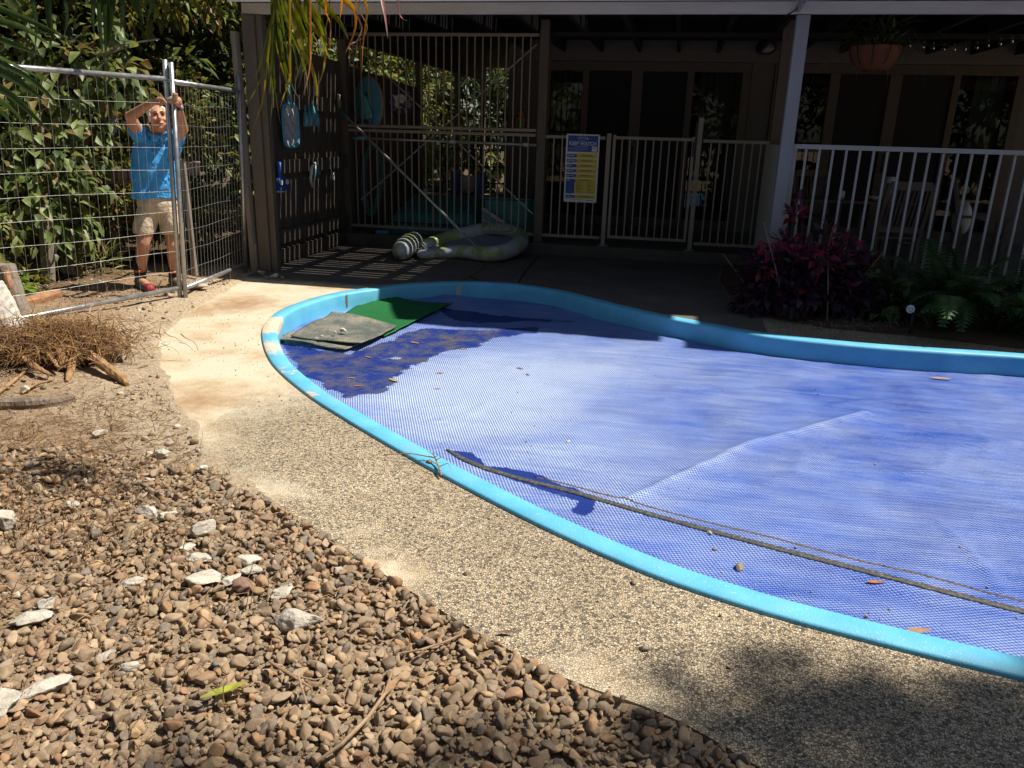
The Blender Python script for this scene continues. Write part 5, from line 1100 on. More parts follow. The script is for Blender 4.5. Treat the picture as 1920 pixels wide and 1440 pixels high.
loft(mb, [(P_(298, 398, 6.66), .175, .15), (P_(297, 380, 6.65), .185, .15), (P_(295, 360, 6.65), .175, .14)])
loft(mb, [(P_(271, 437, 6.54), .098, .105), (P_(274, 415, 6.57), .105, .115), (P_(280, 390, 6.61), .11, .125)]); loft(mb, [(P_(324, 438, 6.68), .098, .105), (P_(321, 415, 6.68), .105, .115), (P_(315, 390, 6.69), .11, .125)])
fuse(mb, 'shorts', M['shorts'], man, 0.008, 3, 0.0035, 16.0)
for i, ((px, py, Y), (tx, ty, tY), m_) in enumerate((((263, 515, 6.56), (281, 538, 6.40), 'red_shoe'), ((327, 517, 6.76), (343, 532, 6.60), 'red_shoe'))):
    a = P_(px, py, Y); a.z = max(a.z, 0.10); t_ = P_(tx, ty, tY); t_.z = 0.065; hl_ = a + (a - t_) * 0.25; hl_.z = 0.075
    mb = MB(); mb.tube([a + Vector((0.004, -.004, 0.115)), a + Vector((0.004, -.004, 0.07)), a + Vector((0, 0, 0.0))], [0.050, 0.053, 0.054], 14); mb.build('sock', M['sock'], man, True)
    mb = MB(); mb.tube([a + Vector((0.002, -.002, 0.052)), a + Vector((0.002, -.002, 0.030))], 0.056, 14); mb.build('sock_band', M['orange_cloth'], man, True)
    mb = MB(); capsule(mb, hl_, a + Vector((0, 0, -0.02)), 0.045, 0.052); capsule(mb, hl_, t_, 0.045, 0.046); sh = fuse(mb, 'shoe', M['boot'], man, 0.007, 2)
    mb = MB(); d = (t_ - hl_); capsule(mb, hl_ + d * 0.78 + Vector((0, 0, .002)), t_ + Vector((0, 0, .002)), 0.043, 0.0475); mb.build('toe_cap', M['red_shoe'], sh, True)
    mb = MB(); s0 = hl_ - d * .12; s1 = t_ + d * .12; mb.bar((s0.x, s0.y, 0.032), (s1.x, s1.y, 0.032), 0.095, 0.022); mb.build('sole', M['black_plastic'], sh, bevel=0.008)
mb = MB(); d = (hr - wr_r).normalized(); mb.tube([wr_r - d * 0.005, wr_r + d * 0.022], 0.036, 14); wa = mb.build('watch_strap', M['black_plastic'], man, True)
mb = MB(); q = wr_r + d * 0.008 + Vector((0.03, -0.005, 0.0)); ell(mb, q, (Vector((1, 0, 0)), Vector((0, 1, 0)), Vector((0, 0, 1))), (0.012, 0.02, 0.02)); mb.build('watch_face', M['white_metal'], wa, True)
# ================================================================== stumps, root ball, logs, rubble on the bare ground
def gz(x, y): return float(ground_h(np.array([[x]]), np.array([[y]]))[0, 0])
def rough_log(name, pts, rs, mat, parent, n=20, amp=0.10, seed=0, sub=10):
    pts = catmull([tuple(p) for p in pts], sub, False); k = len(pts); rs = np.interp(np.linspace(0, 1, k), np.linspace(0, 1, len(rs)), rs); r = np.random.default_rng(seed)
    mb = MB(); mb.tube(pts, list(rs), n); V = np.array(mb.v); c0 = np.repeat(np.array(pts), n, 0); ph = r.uniform(0, 6.28, n); a = np.tile(np.sin(np.arange(n) * 2.4 + ph) * .6 + np.sin(np.arange(n) * 1.1), k); b = np.sin(np.arange(len(V)) * 0.37) * .4
    V = c0 + (V - c0) * (1 + amp * (a + b + r.normal(0, .25, len(V))))[:, None]; mb.v = [tuple(p) for p in V]; return mb.build(name, mat, parent)
bx = W(33, 597, 0.02); st1 = empty('log_post', bx, 'upright sawn log post with grey bark and a red split, beside the left fence panel', 'stump')
rough_log('trunk', [bx + Vector((0.03, 0, -.05)), bx + Vector((0.0, 0, 0.20)), bx + Vector((-0.035, 0, 0.43))], [0.088, 0.078, 0.072], M['grey_wood'], st1, seed=1, amp=.05)
mb = MB(); mb.lathe(bx + Vector((-0.035, 0, 0.428)), [(0.072, 0), (0.068, 0.006)], 18); mb.build('cut_top', M['grey_wood'], st1)
q = bx + Vector((0.03, -0.066, 0.22)); rough_log('bare_split', [q + Vector((0, 0, 0.18)), q + Vector((0.012, -.004, 0.05)), q + Vector((0.01, 0.0, -0.05))], [0.02, 0.028, 0.008], M['orange_wood'], st1, 8, .1, 2, 5)
bx = W(5, 648, 0.03); st2 = empty('birch_stump', bx, 'thick pale barked stump cut low at the left edge', 'stump')
rough_log('trunk', [bx + Vector((0.06, 0, -.05)), bx + Vector((0.01, 0, 0.22)), bx + Vector((-0.06, 0, 0.42))], [0.155, 0.13, 0.115], M['pale_bark'], st2, 26, .06, 3)
mb = MB(); mb.lathe(bx + Vector((-0.06, 0, 0.418)), [(0.115, 0), (0.108, 0.008)], 20); mb.build('cut_top', M['pale_bark'], st2)
def lograw(name, pts, rs, mat, label, cat, seed, amp=.1, n=16):
    o = rough_log(name, pts, rs, M[mat], None, n, amp, seed); return tag(o, label, cat)
lograw('short_log', [W(45, 568, .06), W(75, 562, .06), W(108, 551, .06)], [0.05, 0.062, 0.05], 'orange_wood', 'short orange barkless log lying behind the mesh below the log post', 'log', 4)
lograw('long_log', [W(-60, 762, .02), W(40, 762, .02), W(100, 757, .025), W(138, 747, .03)], [0.05, 0.052, 0.048, 0.025], 'bark', 'long rough log lying in front of the root ball', 'log', 5, .12)
lograw('small_stump', [W(5, 690, .02), W(4, 668, .08), W(2, 648, .16)], [0.07, 0.062, 0.06], 'bark', 'small brown stump at the left edge beside the root ball', 'stump', 6)
tag(tubes('conduit_pipe', [([W(-40, 637, .16), W(20, 635, .17), W(55, 637, .16), W(80, 642, .12)], 0.016)], M['conduit'], n=10), 'grey plastic conduit pipe poking out over the root ball', 'pipe')
# root ball : chunks plus a mass of fibres
r = np.random.default_rng(21)
c0 = W(92, 690, 0.0); rb = empty('root_ball', c0, 'torn up palm root ball, a mound of tangled orange brown fibres', 'root ball')
ax = Vector((0.90, 0.43, 0)); ay = Vector((-0.43, 0.90, 0))
mb = MB(); IVm = IV3 * (1 + 0.22 * np.sin(IV3 @ r.normal(size=(3, 3)) * 3.5).sum(1) / 2)[:, None]
vv = IVm * np.array([0.36, 0.22, 0.13]); vv = vv @ np.array([ax, ay, (0, 0, 1)]) + np.array(c0) + np.array([0, 0.10, 0.06]); link('core', np_mesh('core', vv, IF3), M['root_core'], rb)
def strands(n, c, spread, up, L, rad, r, flatz=None):
    V = []; Fq = []
    for i in range(n):
        p = np.array(c) + np.array(ax) * r.normal(0, spread[0]) + np.array(ay) * r.normal(0, spread[1]) + np.array([0, 0, abs(r.normal(0, spread[2]))])
        d = np.array([r.normal(0, .7), r.normal(0, .7), r.normal(up, .5)]); d /= np.linalg.norm(d); l = L * r.uniform(.5, 1.4); pts = [p]; k = 5
        for j in range(k): d = d + r.normal(0, .28, 3) + np.array([0, 0, -0.12]); d /= np.linalg.norm(d); p = p + d * l / k; p[2] = max(p[2], gz_fast(p[0], p[1]) + .004); pts.append(p)
        o = len(V); rr2 = rad * r.uniform(.5, 1.6); s = np.cross(d, (0.3, .2, 1)); s /= np.linalg.norm(s) + 1e-6; t2 = np.cross(d, s)
        for j, q in enumerate(pts):
            w_ = rr2 * (1 - 0.75 * j / k)
            for a in (0, 2.09, 4.19): V.append(q + (s * math.cos(a) + t2 * math.sin(a)) * w_)
        for j in range(k):
            for m_ in range(3): Fq.append((o + j * 3 + m_, o + j * 3 + (m_ + 1) % 3, o + (j + 1) * 3 + (m_ + 1) % 3, o + (j + 1) * 3 + m_))
    return np.array(V), np.array(Fq)
def gz_fast(x, y):
    i = int(np.searchsorted(gy, y)); j = int(np.searchsorted(gx, x)); return GZ[min(max(i, 0), GZ.shape[0] - 1), min(max(j, 0), GZ.shape[1] - 1)]
V, Fq = strands(3600, c0 + Vector((0, 0.08, 0.10)), (0.21, 0.13, 0.075), 0.15, 0.16, 0.0032, r); V1 = V
cols = np.repeat(np.clip(np.array([(0.36, 0.19, 0.07), (0.27, 0.14, 0.06), (0.46, 0.28, 0.11), (0.19, 0.11, 0.06)])[r.integers(0, 4, len(V) // 18)], 0, 1), 18, 0)
tag(link('fibre_mass', np_mesh('fibre_mass', V, Fq, cols), M['litter'], rb), kind='stuff')
def px_root(pxs, rs, seed, nm='thick_root', m_='root', par=rb): return rough_log(nm, [W(x, y, z * .62) for x, y, z in pxs], [q * .85 for q in rs[:-1]] + [rs[-1] * .55], M[m_], par, 11, .22, seed, 8)
px_root(((118, 640, .20), (117, 660, .22), (118, 690, .08)), [0.03, 0.036, 0.03], 31); px_root(((140, 655, .2), (134, 690, .1), (126, 715, .05)), [0.02, 0.022, 0.014], 32)
px_root(((165, 660, .20), (195, 685, .13), (225, 707, .06), (238, 720, .03)), [0.03, 0.042, 0.036, 0.02], 33); px_root(((60, 640, .25), (90, 665, .2), (110, 690, .12)), [0.02, 0.024, 0.018], 34)
px_root(((40, 670, .2), (70, 690, .14), (100, 705, .08)), [0.018, 0.022, 0.012], 35); px_root(((-5, 738, .06), (25, 715, .06), (55, 690, .10)), [0.012, 0.015, 0.010], 36); px_root(((40, 738, .05), (66, 722, .06), (100, 712, .05)), [0.010, 0.012, 0.008], 37)
px_root(((150, 600, .22), (160, 625, .2), (150, 655, .2)), [0.012, 0.016, 0.012], 39)
# loose fibres over the soil (uncountable)
V2, F2 = [], []; o = 0
for (px, py, s1, s2, n_) in ((60, 640, .5, .4, 420), (30, 800, .45, .35, 620), (150, 850, .6, .4, 620), (90, 900, .5, .4, 520), (420, 530, .5, .25, 320), (220, 560, .45, .2, 320), (220, 760, .3, .3, 260), (250, 900, .4, .3, 320), (300, 1000, .6, .4, 360), (60, 1050, .5, .35, 420), (500, 1240, .5, .35, 130), (150, 1150, .4, .3, 120), (40, 960, .4, .3, 160)):
    V, Fq = strands(n_, W(px, py, 0.0), (s1, s2, 0.008), -0.05, 0.11, 0.0020, r); ok = None; V2.append(V); F2.append(Fq + o); o += len(V)
V2 = np.concatenate(V2); F2 = np.concatenate(F2); cols = np.repeat(np.array([(0.30, 0.17, 0.08), (0.22, 0.13, 0.07), (0.40, 0.26, 0.13), (0.16, 0.09, 0.05)])[r.integers(0, 4, len(V2) // 18)], 18, 0)
dn = inpoly(V2[:, 0], V2[:, 1], DECKO).reshape(-1, 18).any(1); kf = ~np.repeat(dn, 15); F2 = F2[kf]
tag(link('root_litter', np_mesh('root_litter', V2, F2, cols), M['litter']), kind='stuff')
# bare branches
def branch(name, paths, label, cat='branch', mat='dry_stick', n=6):
    return tag(tubes(name, paths, M[mat], None, n, False), label, cat)
def wp(*q): return [W(x, y, z) for x, y, z in q]
branch('dead_branch', [(wp((140, 628, .05), (158, 610, .14), (166, 595, .2), (170, 575, .24), (176, 570, .25)), [0.012, 0.010, 0.008, .006, .004]), (wp((158, 625, .06), (170, 603, .16), (178, 588, .2), (196, 578, .2)), [0.011, .009, .007, .004]), (wp((166, 595, .2), (182, 585, .22), (200, 572, .22)), [.007, .005, .003])], 'forked bare branch sticking up right of the root ball')
branch('fallen_branch', [(wp((176, 634, .08), (200, 640, .1), (215, 650, .09), (217, 668, .02)), [0.009, 0.009, 0.008, .006]), (wp((176, 640, .06), (195, 655, .05), (220, 658, .04)), [0.007, .006, .004])], 'thin arched branch between the root ball and the deck')
branch('bare_twig', [(wp((296, 548, .03), (299, 535, .12), (303, 525, .17), (309, 520, .19)), [0.006, .005, .004, .002]), (wp((299, 535, .12), (294, 526, .16)), [.004, .002])], 'single upright twig in front of the bottom fence rail', 'twig')
branch('ground_stick', [(wp((250, 693, .0), (265, 688, .01), (279, 683, .015)), [0.006, .007, .005])], 'short dark stick on the sand beside the deck edge', 'stick')
branch('curved_stick', [(wp((594, 1428, .03), (640, 1395, .05), (690, 1345, .055), (722, 1300, .05), (734, 1262, .05)), [0.004, .0055, .006, .005, .003])], 'long curved dry stick across the gravel at the bottom', 'stick')
branch('pine_twig', [(wp((828, 892, .02), (820, 868, .04), (812, 850, .06)), [.004, .005, .003]), (wp((720, 852, .03), (770, 850, .05), (815, 858, .04)), [.002, .003, .004]), (wp((818, 862, .05), (832, 855, .07)), [.003, .001]), (wp((822, 872, .05), (806, 862, .06), (790, 866, .05)), [.003, .002, .001]), (wp((823, 875, .05), (840, 868, .07), (846, 882, .05)), [.003, .002, .001]), (wp((812, 852, .06), (800, 846, .06)), [.002, .001]), (wp((815, 856, .06), (838, 852, .06)), [.002, .001])], 'dry twig with side shoots lying across the blue coping', 'twig')
branch('grass_straw', [(wp((750, 1225, .03), (790, 1218, .04), (830, 1205, .03), (872, 1187, .02)), [.003, .004, .004, .003])], 'thin straight dry stem lying on gravel near the deck edge', 'stick')
branch('gravel_twig', [(wp((505, 1240, .04), (545, 1265, .05), (585, 1290, .04)), [.004, .005, .003]), (wp((545, 1265, .05), (590, 1275, .05), (600, 1272, .05)), [.003, .003, .002]), (wp((560, 1270, .05), (575, 1320, .03)), [.004, .003])], 'forked dry twig on the gravel right of the yellow leaf', 'twig')
# curled leaves lying about
def leaf_thing(name, px, py, z, L, wd, an, col, label, cat='leaf', curl=0.25, mat='litter'):
    p = W(px, py, z); n = 9; V = []; C = []
    if z < -.05: p.z = cover_z(p.x, p.y) + .004
    for i in range(n):
        t_ = i / (n - 1); s = wd * math.sin(math.pi * min(1, t_ * .94 + .03)) ** 0.8; x = (t_ - .5) * L; y = math.sin(t_ * 3.0) * L * .06; zz = curl * L * (t_ - .5) ** 2
        for k, h in ((-1, 0.30 * s), (0, 0), (1, 0.30 * s)): V.append((x * math.cos(an) - (y + k * s) * math.sin(an) + p.x, x * math.sin(an) + (y + k * s) * math.cos(an) + p.y, p.z + zz + h)); C.append(np.array(col) * (0.8 + .4 * random.random()))
    Fq = [(i * 3 + k, (i + 1) * 3 + k, (i + 1) * 3 + k + 1, i * 3 + k + 1) for i in range(n - 1) for k in (0, 1)]
    return tag(link(name, np_mesh(name, V, Fq, np.array(C)), M[mat], smooth=True), label, cat)
leaf_thing('fresh_leaf', 420, 1298, 0.035, 0.125, 0.014, 0.75, (0.42, 0.46, 0.07), 'yellow green fallen leaf lying on the gravel', mat='leaf_gloss')
leaf_thing('dry_leaf', 735, 1290, 0.045, 0.11, 0.012, 1.35, (0.42, 0.26, 0.13), 'tan curled leaf hanging on the curved stick')
for px, py, L, an, col, lb in ((1765, 707, .16, .1, (0.34, 0.24, 0.16), 'curled brown leaf on the cover at the far right wall'), (1643, 1088, .075, .2, (0.40, 0.16, 0.10), 'reddish bean shaped leaf beside the black edge binding'), (870, 650, .06, .5, (0.45, 0.22, 0.10), 'orange leaf on the muddy patch nearest the white area'), (778, 640, .09, -.4, (0.40, 0.20, 0.09), 'dry leaf with stem beside the green mat corner'), (690, 668, .07, -.5, (0.30, 0.18, 0.10), 'brown leaf just in front of the grey mat'), (738, 712, .10, -.5, (0.42, 0.36, 0.16), 'olive strip of leaf at the edge of the muddy patch'), (672, 722, .06, .3, (0.36, 0.16, 0.08), 'rust leaf in the mud by the left coping'), (660, 708, .05, 0, (0.44, 0.24, 0.12), 'small tan leaf above the rust leaf in the mud'), (825, 697, .06, .2, (0.40, 0.20, 0.12), 'pink brown leaf on the white part of the cover, upper'), (975, 688, .07, -.4, (0.34, 0.13, 0.09), 'dark red leaf farthest right on the white part of the cover'), (820, 725, .05, .2, (0.42, 0.24, 0.12), 'tan leaf on the white part of the cover, lower'), (1722, 1185, .09, .3, (0.36, 0.20, 0.12), 'brown leaf flake on the aggregate near the right edge'), (948, 1186, .05, .2, (0.20, 0.11, 0.07), 'dark leaf scrap by the joint in the aggregate')):
    leaf_thing('dry_leaf', px, py, -0.125 if py < 1170 and not (1700 < px and py > 1150) else 0.012, L, L * .16, an, col, lb)
IV4, IF4 = ico(4)
def rock(seed):
    r = np.random.default_rng(seed); v = IV4.copy()
    for k in range(13):
        nrm = r.normal(size=3); nrm /= np.linalg.norm(nrm); h = v @ nrm - r.uniform(.55, .8); v = v - np.outer(np.maximum(h, 0), nrm)
    n = sum(np.sin(v @ r.normal(size=(3, 3)) * f_ + r.uniform(0, 6, 3)).sum(1) / f_ for f_ in (5, 11, 23)); return v * (1 + .22 * n + r.normal(0, .012, len(v)))[:, None]
# pebbles
def lump(name, px, py, z, s, mat, label, cat, group, seed, sc3=(1.3, .9, .7), an=0.0, V0=None):
    if cat == 'rubble': sc3 = (min(sc3[0], 1.38), max(sc3[1], .72), max(sc3[2], .42))
    p = W(px, py, z)
    if not inpoly(np.array([p.x]), np.array([p.y]), DECKO)[0]: p = W(px, py, gz(p.x, p.y)); p.z += s * .30
    elif inpoly(np.array([p.x]), np.array([p.y]), PI_)[0] and p.y > 2: p.z = cover_z(p.x, p.y) - s * .1
    v = (stone_shape(seed, IV3, 0.14, 7) if cat == 'pebble' else rock(seed)) * s * np.array(sc3); ca, sa = math.cos(an), math.sin(an); v = np.stack([v[:, 0] * ca - v[:, 1] * sa, v[:, 0] * sa + v[:, 1] * ca, v[:, 2]], 1) + np.array(p) + np.array([0, 0, s * sc3[2] * .6])
    return tag(link(name, np_mesh(name, v, IF3 if len(v) == len(IV3) else IF4), M[mat], smooth=True), label, cat, group)
for k, (px, py, z, s, lb) in enumerate(((1017, 943, .02, .021, 'long brown pebble sitting on the blue coping'), (1387, 1062, -.13, .022, 'brown pebble on the cover between binding and coping'), (806, 868, .02, .014, 'dark pebble on the coping by the pine twig'), (1340, 1027, -.13, .010, 'little dark pebble left of the larger one on the cover'), (1330, 997, -.125, .013, 'pale pebble on the black edge binding'), (875, 1078, 0, .013, 'dark pebble on the aggregate path, left one'), (1189, 1093, 0, .013, 'dark pointed pebble in the middle of the aggregate path'), (1208, 1219, 0, .015, 'dark oval pebble low on the aggregate path'), (1066, 826, -.125, .012, 'white pebble in the middle of the cover'), (990, 700, -.125, .012, 'rusty pebble on the dusty part of the cover'))):
    lump('loose_pebble', px, py, z, s, 'pebble' if 'white' not in lb and 'pale' not in lb else 'rubble', lb, 'pebble', 'loose pebbles', 60 + k, (1.5, .85, .75), k * 1.3)
# concrete rubble among the gravel
rub = [(12, 992, .058, (1.0, .8, .9), 'rounded pale rubble lump at the left edge, above the gravel'), (378, 1008, .055, (1.15, .8, .75), 'large faceted pale rubble lump in the upper gravel'), (282, 973, .048, (1.4, .7, .6), 'wedge of pale rubble uphill of the faceted lump'), (312, 976, .035, (1.4, .7, .6), 'tan rubble wedge touching the pale wedge'), (352, 1035, .032, (1.3, .7, .6), 'small pale rubble below the faceted lump'), (372, 1056, .045, (1.6, .6, .4), 'long flat rubble slab in the middle of the gravel'), (386, 1098, .062, (1.5, .7, .4), 'broad dirty rubble slab with ochre soil on it'), (437, 1095, .034, (1.5, .6, .5), 'bright white rubble chip right of the ochre slab'), (468, 1062, .042, (1.3, .8, .6), 'pale rubble lump toward the deck edge'), (475, 1078, .034, (1.3, .7, .6), 'small rubble just below the lump toward the deck edge'), (530, 1122, .040, (1.4, .7, .5), 'pale rubble near the lower deck edge'), (558, 1180, .066, (1.5, .8, .5), 'biggest jagged rubble slab below the deck edge'), (60, 1172, .048, (1.5, .8, .35), 'flat white rubble slab at the left'), (92, 1300, .052, (1.7, .75, .35), 'long white rubble slab tilted at the lower left'), (2, 1335, .060, (1.2, .9, .6), 'white rubble lump cut by the lower left edge'), (245, 1262, .028, (1.3, .7, .6), 'small white rubble left of the yellow leaf'), (202, 1236, .026, (1.2, .8, .5), 'small grey white rubble above left of the yellow leaf'), (638, 1080, .026, (1.1, .8, .7), 'white stone close under the deck edge'), (252, 1100, .036, (1.4, .7, .5), 'grey rubble sliver in the middle left gravel'), (85, 1145, .034, (1.1, .9, .8), 'upright rubble piece above the flat white slab'), (137, 955, .030, (1.4, .8, .6), 'rubble piece in the dark soil below the long log'), (182, 1000, .028, (1.2, .8, .6), 'rubble bit left of the pale wedge'), (185, 820, .034, (1.5, .8, .5), 'rubble chunk in the sandy soil near the log'), (305, 858, .042, (1.6, .8, .5), 'low pale rubble where soil meets the deck'), (380, 885, .028, (1.3, .8, .6), 'rubble bit against the deck edge'), (48, 735, .03, (1.2, .8, .7), 'pale bit of rubble wedged in the root ball')]
for k, (px, py, s, sc3, lb) in enumerate(rub): lump('concrete_rubble', px, py, -0.02, s, 'rubble', lb, 'rubble', 'broken concrete in the gravel', 100 + k, sc3, 0.5 + 0.7 * math.sin(k * 2.1))
lump('flat_stone', 368, 545, 0.02, .105, 'flat_stone', 'flat tan stone slab at the foot of the fence uprights', 'stone', None, 150, (1.3, .9, .3), 0.3)
lump('earth_clod', 455, 1115, -.02, .042, 'rusty', 'rusty brown earth clod below the ochre slab', 'clod', None, 151, (1.2, .9, .8))
lump('corner_stone', 490, 515, 0.0, .05, 'flat_stone', 'tan stone at the foot of the porch corner post', 'stone', None, 152, (1.2, .8, .7)); lump('corner_stone', 516, 520, 0.0, .048, 'rubble', 'grey stone in front of the porch corner post', 'stone', None, 153, (1.3, .9, .6), .6)
for k, (px, py, lb) in enumerate(((502, 523, 'small stone left of the grey corner stone'), (530, 522, 'small dark stone right of the grey corner stone'), (478, 510, 'small stone at the end of the right fence panel'))): lump('corner_stone', px, py, 0, .03, 'pebble', lb, 'stone', None, 160 + k)
mb = MB(); p = W(221, 634, 0.03); v = stone_shape(170, IV3, .1) * .022 + np.array(p); tag(link('yellow_flower', np_mesh('yellow_flower', v, IF3), M['sign_yellow']), 'tiny yellow flower head on the sand right of the root ball', 'flower')
# garden spike light
p = W(1705, 628, 0.0); e = empty('spike_light', p, 'round white faced garden spike light in the bed by the fern', 'garden light'); tp3 = WY(1705, 578, p.y)
tubes('stake', [([p + Vector((0, 0, -.02)), Vector((p.x, p.y + .01, tp3.z))], 0.012)], M['black_plastic'], e, 8)
mb = MB(); Mx = Matrix.Rotation(math.radians(90), 3, 'X'); mb.lathe(tp3, [(0.014, 0.03), (0.035, 0.008), (0.04, 0.0), (0.041, -0.02), (0.02, -.04)][::-1], 24, M=Mx); mb.build('head', M['black_plastic'], e, True)
mb = MB(); mb.lathe(tp3 + Vector((0, -0.0325, 0)), [(0.028, 0), (0.034, 0.006), (0.030, 0.008)][::1], 24, M=Mx); fce = mb.build('lens_face', M['white_plastic'], e)
for rr2 in (0.012, 0.022): mb = MB(); mb.tube([tp3 + Vector((rr2 * math.cos(t_), -0.043, rr2 * math.sin(t_))) for t_ in np.linspace(0, 6.283, 22)[:-1]], 0.0018, 5, closed=True); mb.build('lens_ring', M['conduit'], fce)
# ================================================================== vegetation
def leaves(P, D, L, Wd, C, fold=0.25, droop=0.15, r=None):
    """P base points, D unit directions, returns V, F(quads), Cols"""
    n = len(P); up = r.normal(0, .45, (n, 3)) + np.array([0, 0, 1.0]); S_ = np.cross(D, up); S_ /= np.linalg.norm(S_, axis=1)[:, None] + 1e-6; N = np.cross(S_, D)
    L = L[:, None]; Wd = Wd[:, None]
    b = P; l = P + D * L * .45 - S_ * Wd * .5 + N * Wd * fold; m = P + D * L * .5; rr = P + D * L * .45 + S_ * Wd * .5 + N * Wd * fold; t_ = P + D * L - N * L * droop; 
    l2 = P + D * L * .78 - S_ * Wd * .30 + N * Wd * fold * .5 - N * L * droop * .5; r2 = P + D * L * .78 + S_ * Wd * .30 + N * Wd * fold * .5 - N * L * droop * .5
    V = np.stack([b, l, m, rr, t_, l2, r2], 1).reshape(-1, 3); k = np.arange(n)[:, None] * 7
    Fq = np.concatenate([k + np.array([[0, 2, 1, 0]]), k + np.array([[0, 3, 2, 0]]), k + np.array([[1, 2, 4, 5]]), k + np.array([[2, 3, 6, 4]])], 0)
    tri = Fq[:2 * n, :3]; q = Fq[2 * n:]
    F3 = np.concatenate([tri, q[:, [0, 1, 2]], q[:, [0, 2, 3]]]); return V, F3, np.repeat(C, 7, 0)
def crown(name, blobs, n, L, asp, pal, r, parent, mat='leaf', droop=0.2, clump=0.22, ncl=None, hang=-0.25, label=None):
    vol = np.array([b[3] * b[4] * b[5] for b in blobs]) ** 0.7; ncl = ncl or max(12, n // 28); bi = r.choice(len(blobs), ncl, p=vol / vol.sum()); B = np.array(blobs)[bi]
    d = r.normal(size=(ncl, 3)); d /= np.linalg.norm(d, axis=1)[:, None]; cc = B[:, :3] + d * B[:, 3:6] * (r.random((ncl, 1)) ** 0.38)
    ci = r.integers(0, ncl, n); d2 = r.normal(size=(n, 3)); d2 /= np.linalg.norm(d2, axis=1)[:, None]; P = cc[ci] + d2 * clump * r.random((n, 1)) ** .6
    P[:, 2] = np.maximum(P[:, 2], 0.03); D = d2 * .8 + d[ci] * .5 + np.array([0, 0, hang]) + r.normal(0, .25, (n, 3)); D /= np.linalg.norm(D, axis=1)[:, None]
    Ls = L * np.exp(r.normal(0, .25, n)); pal = np.array(pal); cl = r.uniform(.75, 1.25, (ncl, 1)); C = pal[r.integers(0, len(pal), n)] * r.uniform(.75, 1.25, (n, 1)) * cl[ci]
    V, Fq, C = leaves(P, D, Ls, Ls * asp, C, droop=droop, r=r); return link(name, np_mesh(name, V, Fq, C), M[mat], parent)
def limbs(mb, base, top, r0, r1, r, n=5, spread=0.8, steps=6):
    base = Vector(base); top = Vector(top); pts = [base.lerp(top, k / steps) + Vector((r.normal(0, .04), r.normal(0, .04), 0)) * (k > 0) for k in range(steps + 1)]; mb.tube(pts, [r0 + (r1 - r0) * k / steps for k in range(steps + 1)], 9)
    for i in range(n):
        q = pts[int(r.integers(steps // 2, steps + 1))]; e = q + Vector((r.normal(0, spread), r.normal(0, spread), abs(r.normal(.5, .4)) * spread)); m = q.lerp(e, .5) + Vector((r.normal(0, .08), r.normal(0, .08), .05)); mb.tube([q, m, e], [r1 * .8, r1 * .5, r1 * .2], 6)
def tree(name, base, h, blobs, n, L, asp, pal, label, cat, seed, mat='leaf', r0=.09, group=None, clump=.22, bark='bark', spread=.6, hang=-.25, top=None, droop=.2):
    r = np.random.default_rng(seed); e = empty(name, base, label, cat, group); mb = MB(); limbs(mb, Vector(base) - Vector((0, 0, .1)), top or (base[0] + r.normal(0, .15), base[1] + r.normal(0, .15), h), r0, r0 * .45, r, 6, spread); mb.build('trunk', M[bark], e)
    crown('crown', blobs, n, L, asp, pal, r, e, mat, droop, clump, hang=hang); return e
OL = [(0.135, 0.165, 0.03), (0.195, 0.205, 0.035), (0.10, 0.135, 0.025), (0.25, 0.24, 0.055), (0.07, 0.10, 0.02), (0.16, 0.19, 0.04), (0.20, 0.12, 0.05)]
DG = [(0.035, 0.07, 0.02), (0.05, 0.09, 0.03), (0.028, 0.055, 0.018), (0.07, 0.10, 0.03)]
BL = [(0.12, 0.17, 0.05), (0.155, 0.20, 0.06), (0.085, 0.135, 0.04), (0.20, 0.23, 0.075), (0.065, 0.11, 0.03), (0.13, 0.18, 0.05), (0.22, 0.17, 0.06)]
G3 = 'garden trees behind the fence'
# back wall of dense dark trees
tree('dense_tree', (-8.6, 8.4, 0), 4.5, [(-8.6, 8.4, 2.2, 1.5, 1.3, 2.4), (-8.2, 8.0, 4.2, 1.5, 1.4, 1.5)], 11000, .17, .48, DG + OL, 'dark dense tree at the far left behind the big leaved shrub', 'tree', 1, group=G3, r0=.12)
tree('dense_tree', (-7.3, 10.0, 0), 5.0, [(-7.3, 10.0, 2.4, 1.5, 1.3, 2.5), (-7.0, 9.6, 4.3, 1.5, 1.4, 1.4)], 12000, .15, .46, OL + DG, 'tall olive green tree rising directly behind the man', 'tree', 2, group=G3, r0=.12)
tree('dense_tree', (-6.6, 11.7, 0), 5.2, [(-6.6, 11.7, 2.4, 1.4, 1.5, 2.6), (-6.2, 11.2, 4.4, 1.3, 1.4, 1.4)], 10000, .14, .45, OL + DG, 'leafy tree behind the porch corner post', 'tree', 3, group=G3, r0=.1)
tree('dense_tree', (-6.4, 14.6, 0), 5.0, [(-6.4, 14.6, 2.6, 1.3, 1.9, 2.6), (-5.9, 17.0, 3.0, 1.3, 2.0, 2.4)], 9000, .15, .45, OL + BL, 'bright leafed tree seen over the slat wall top', 'tree', 4, group=G3)
tree('dense_tree', (-4.3, 20.5, 0), 5.0, [(-4.9, 20.0, 2.0, 2.0, 1.2, 2.6), (-2.6, 20.5, 2.0, 1.6, 1.2, 2.6)], 9000, .16, .42, DG, 'shaded tree seen through the bars at the rear of the bay', 'tree', 5, group=G3)
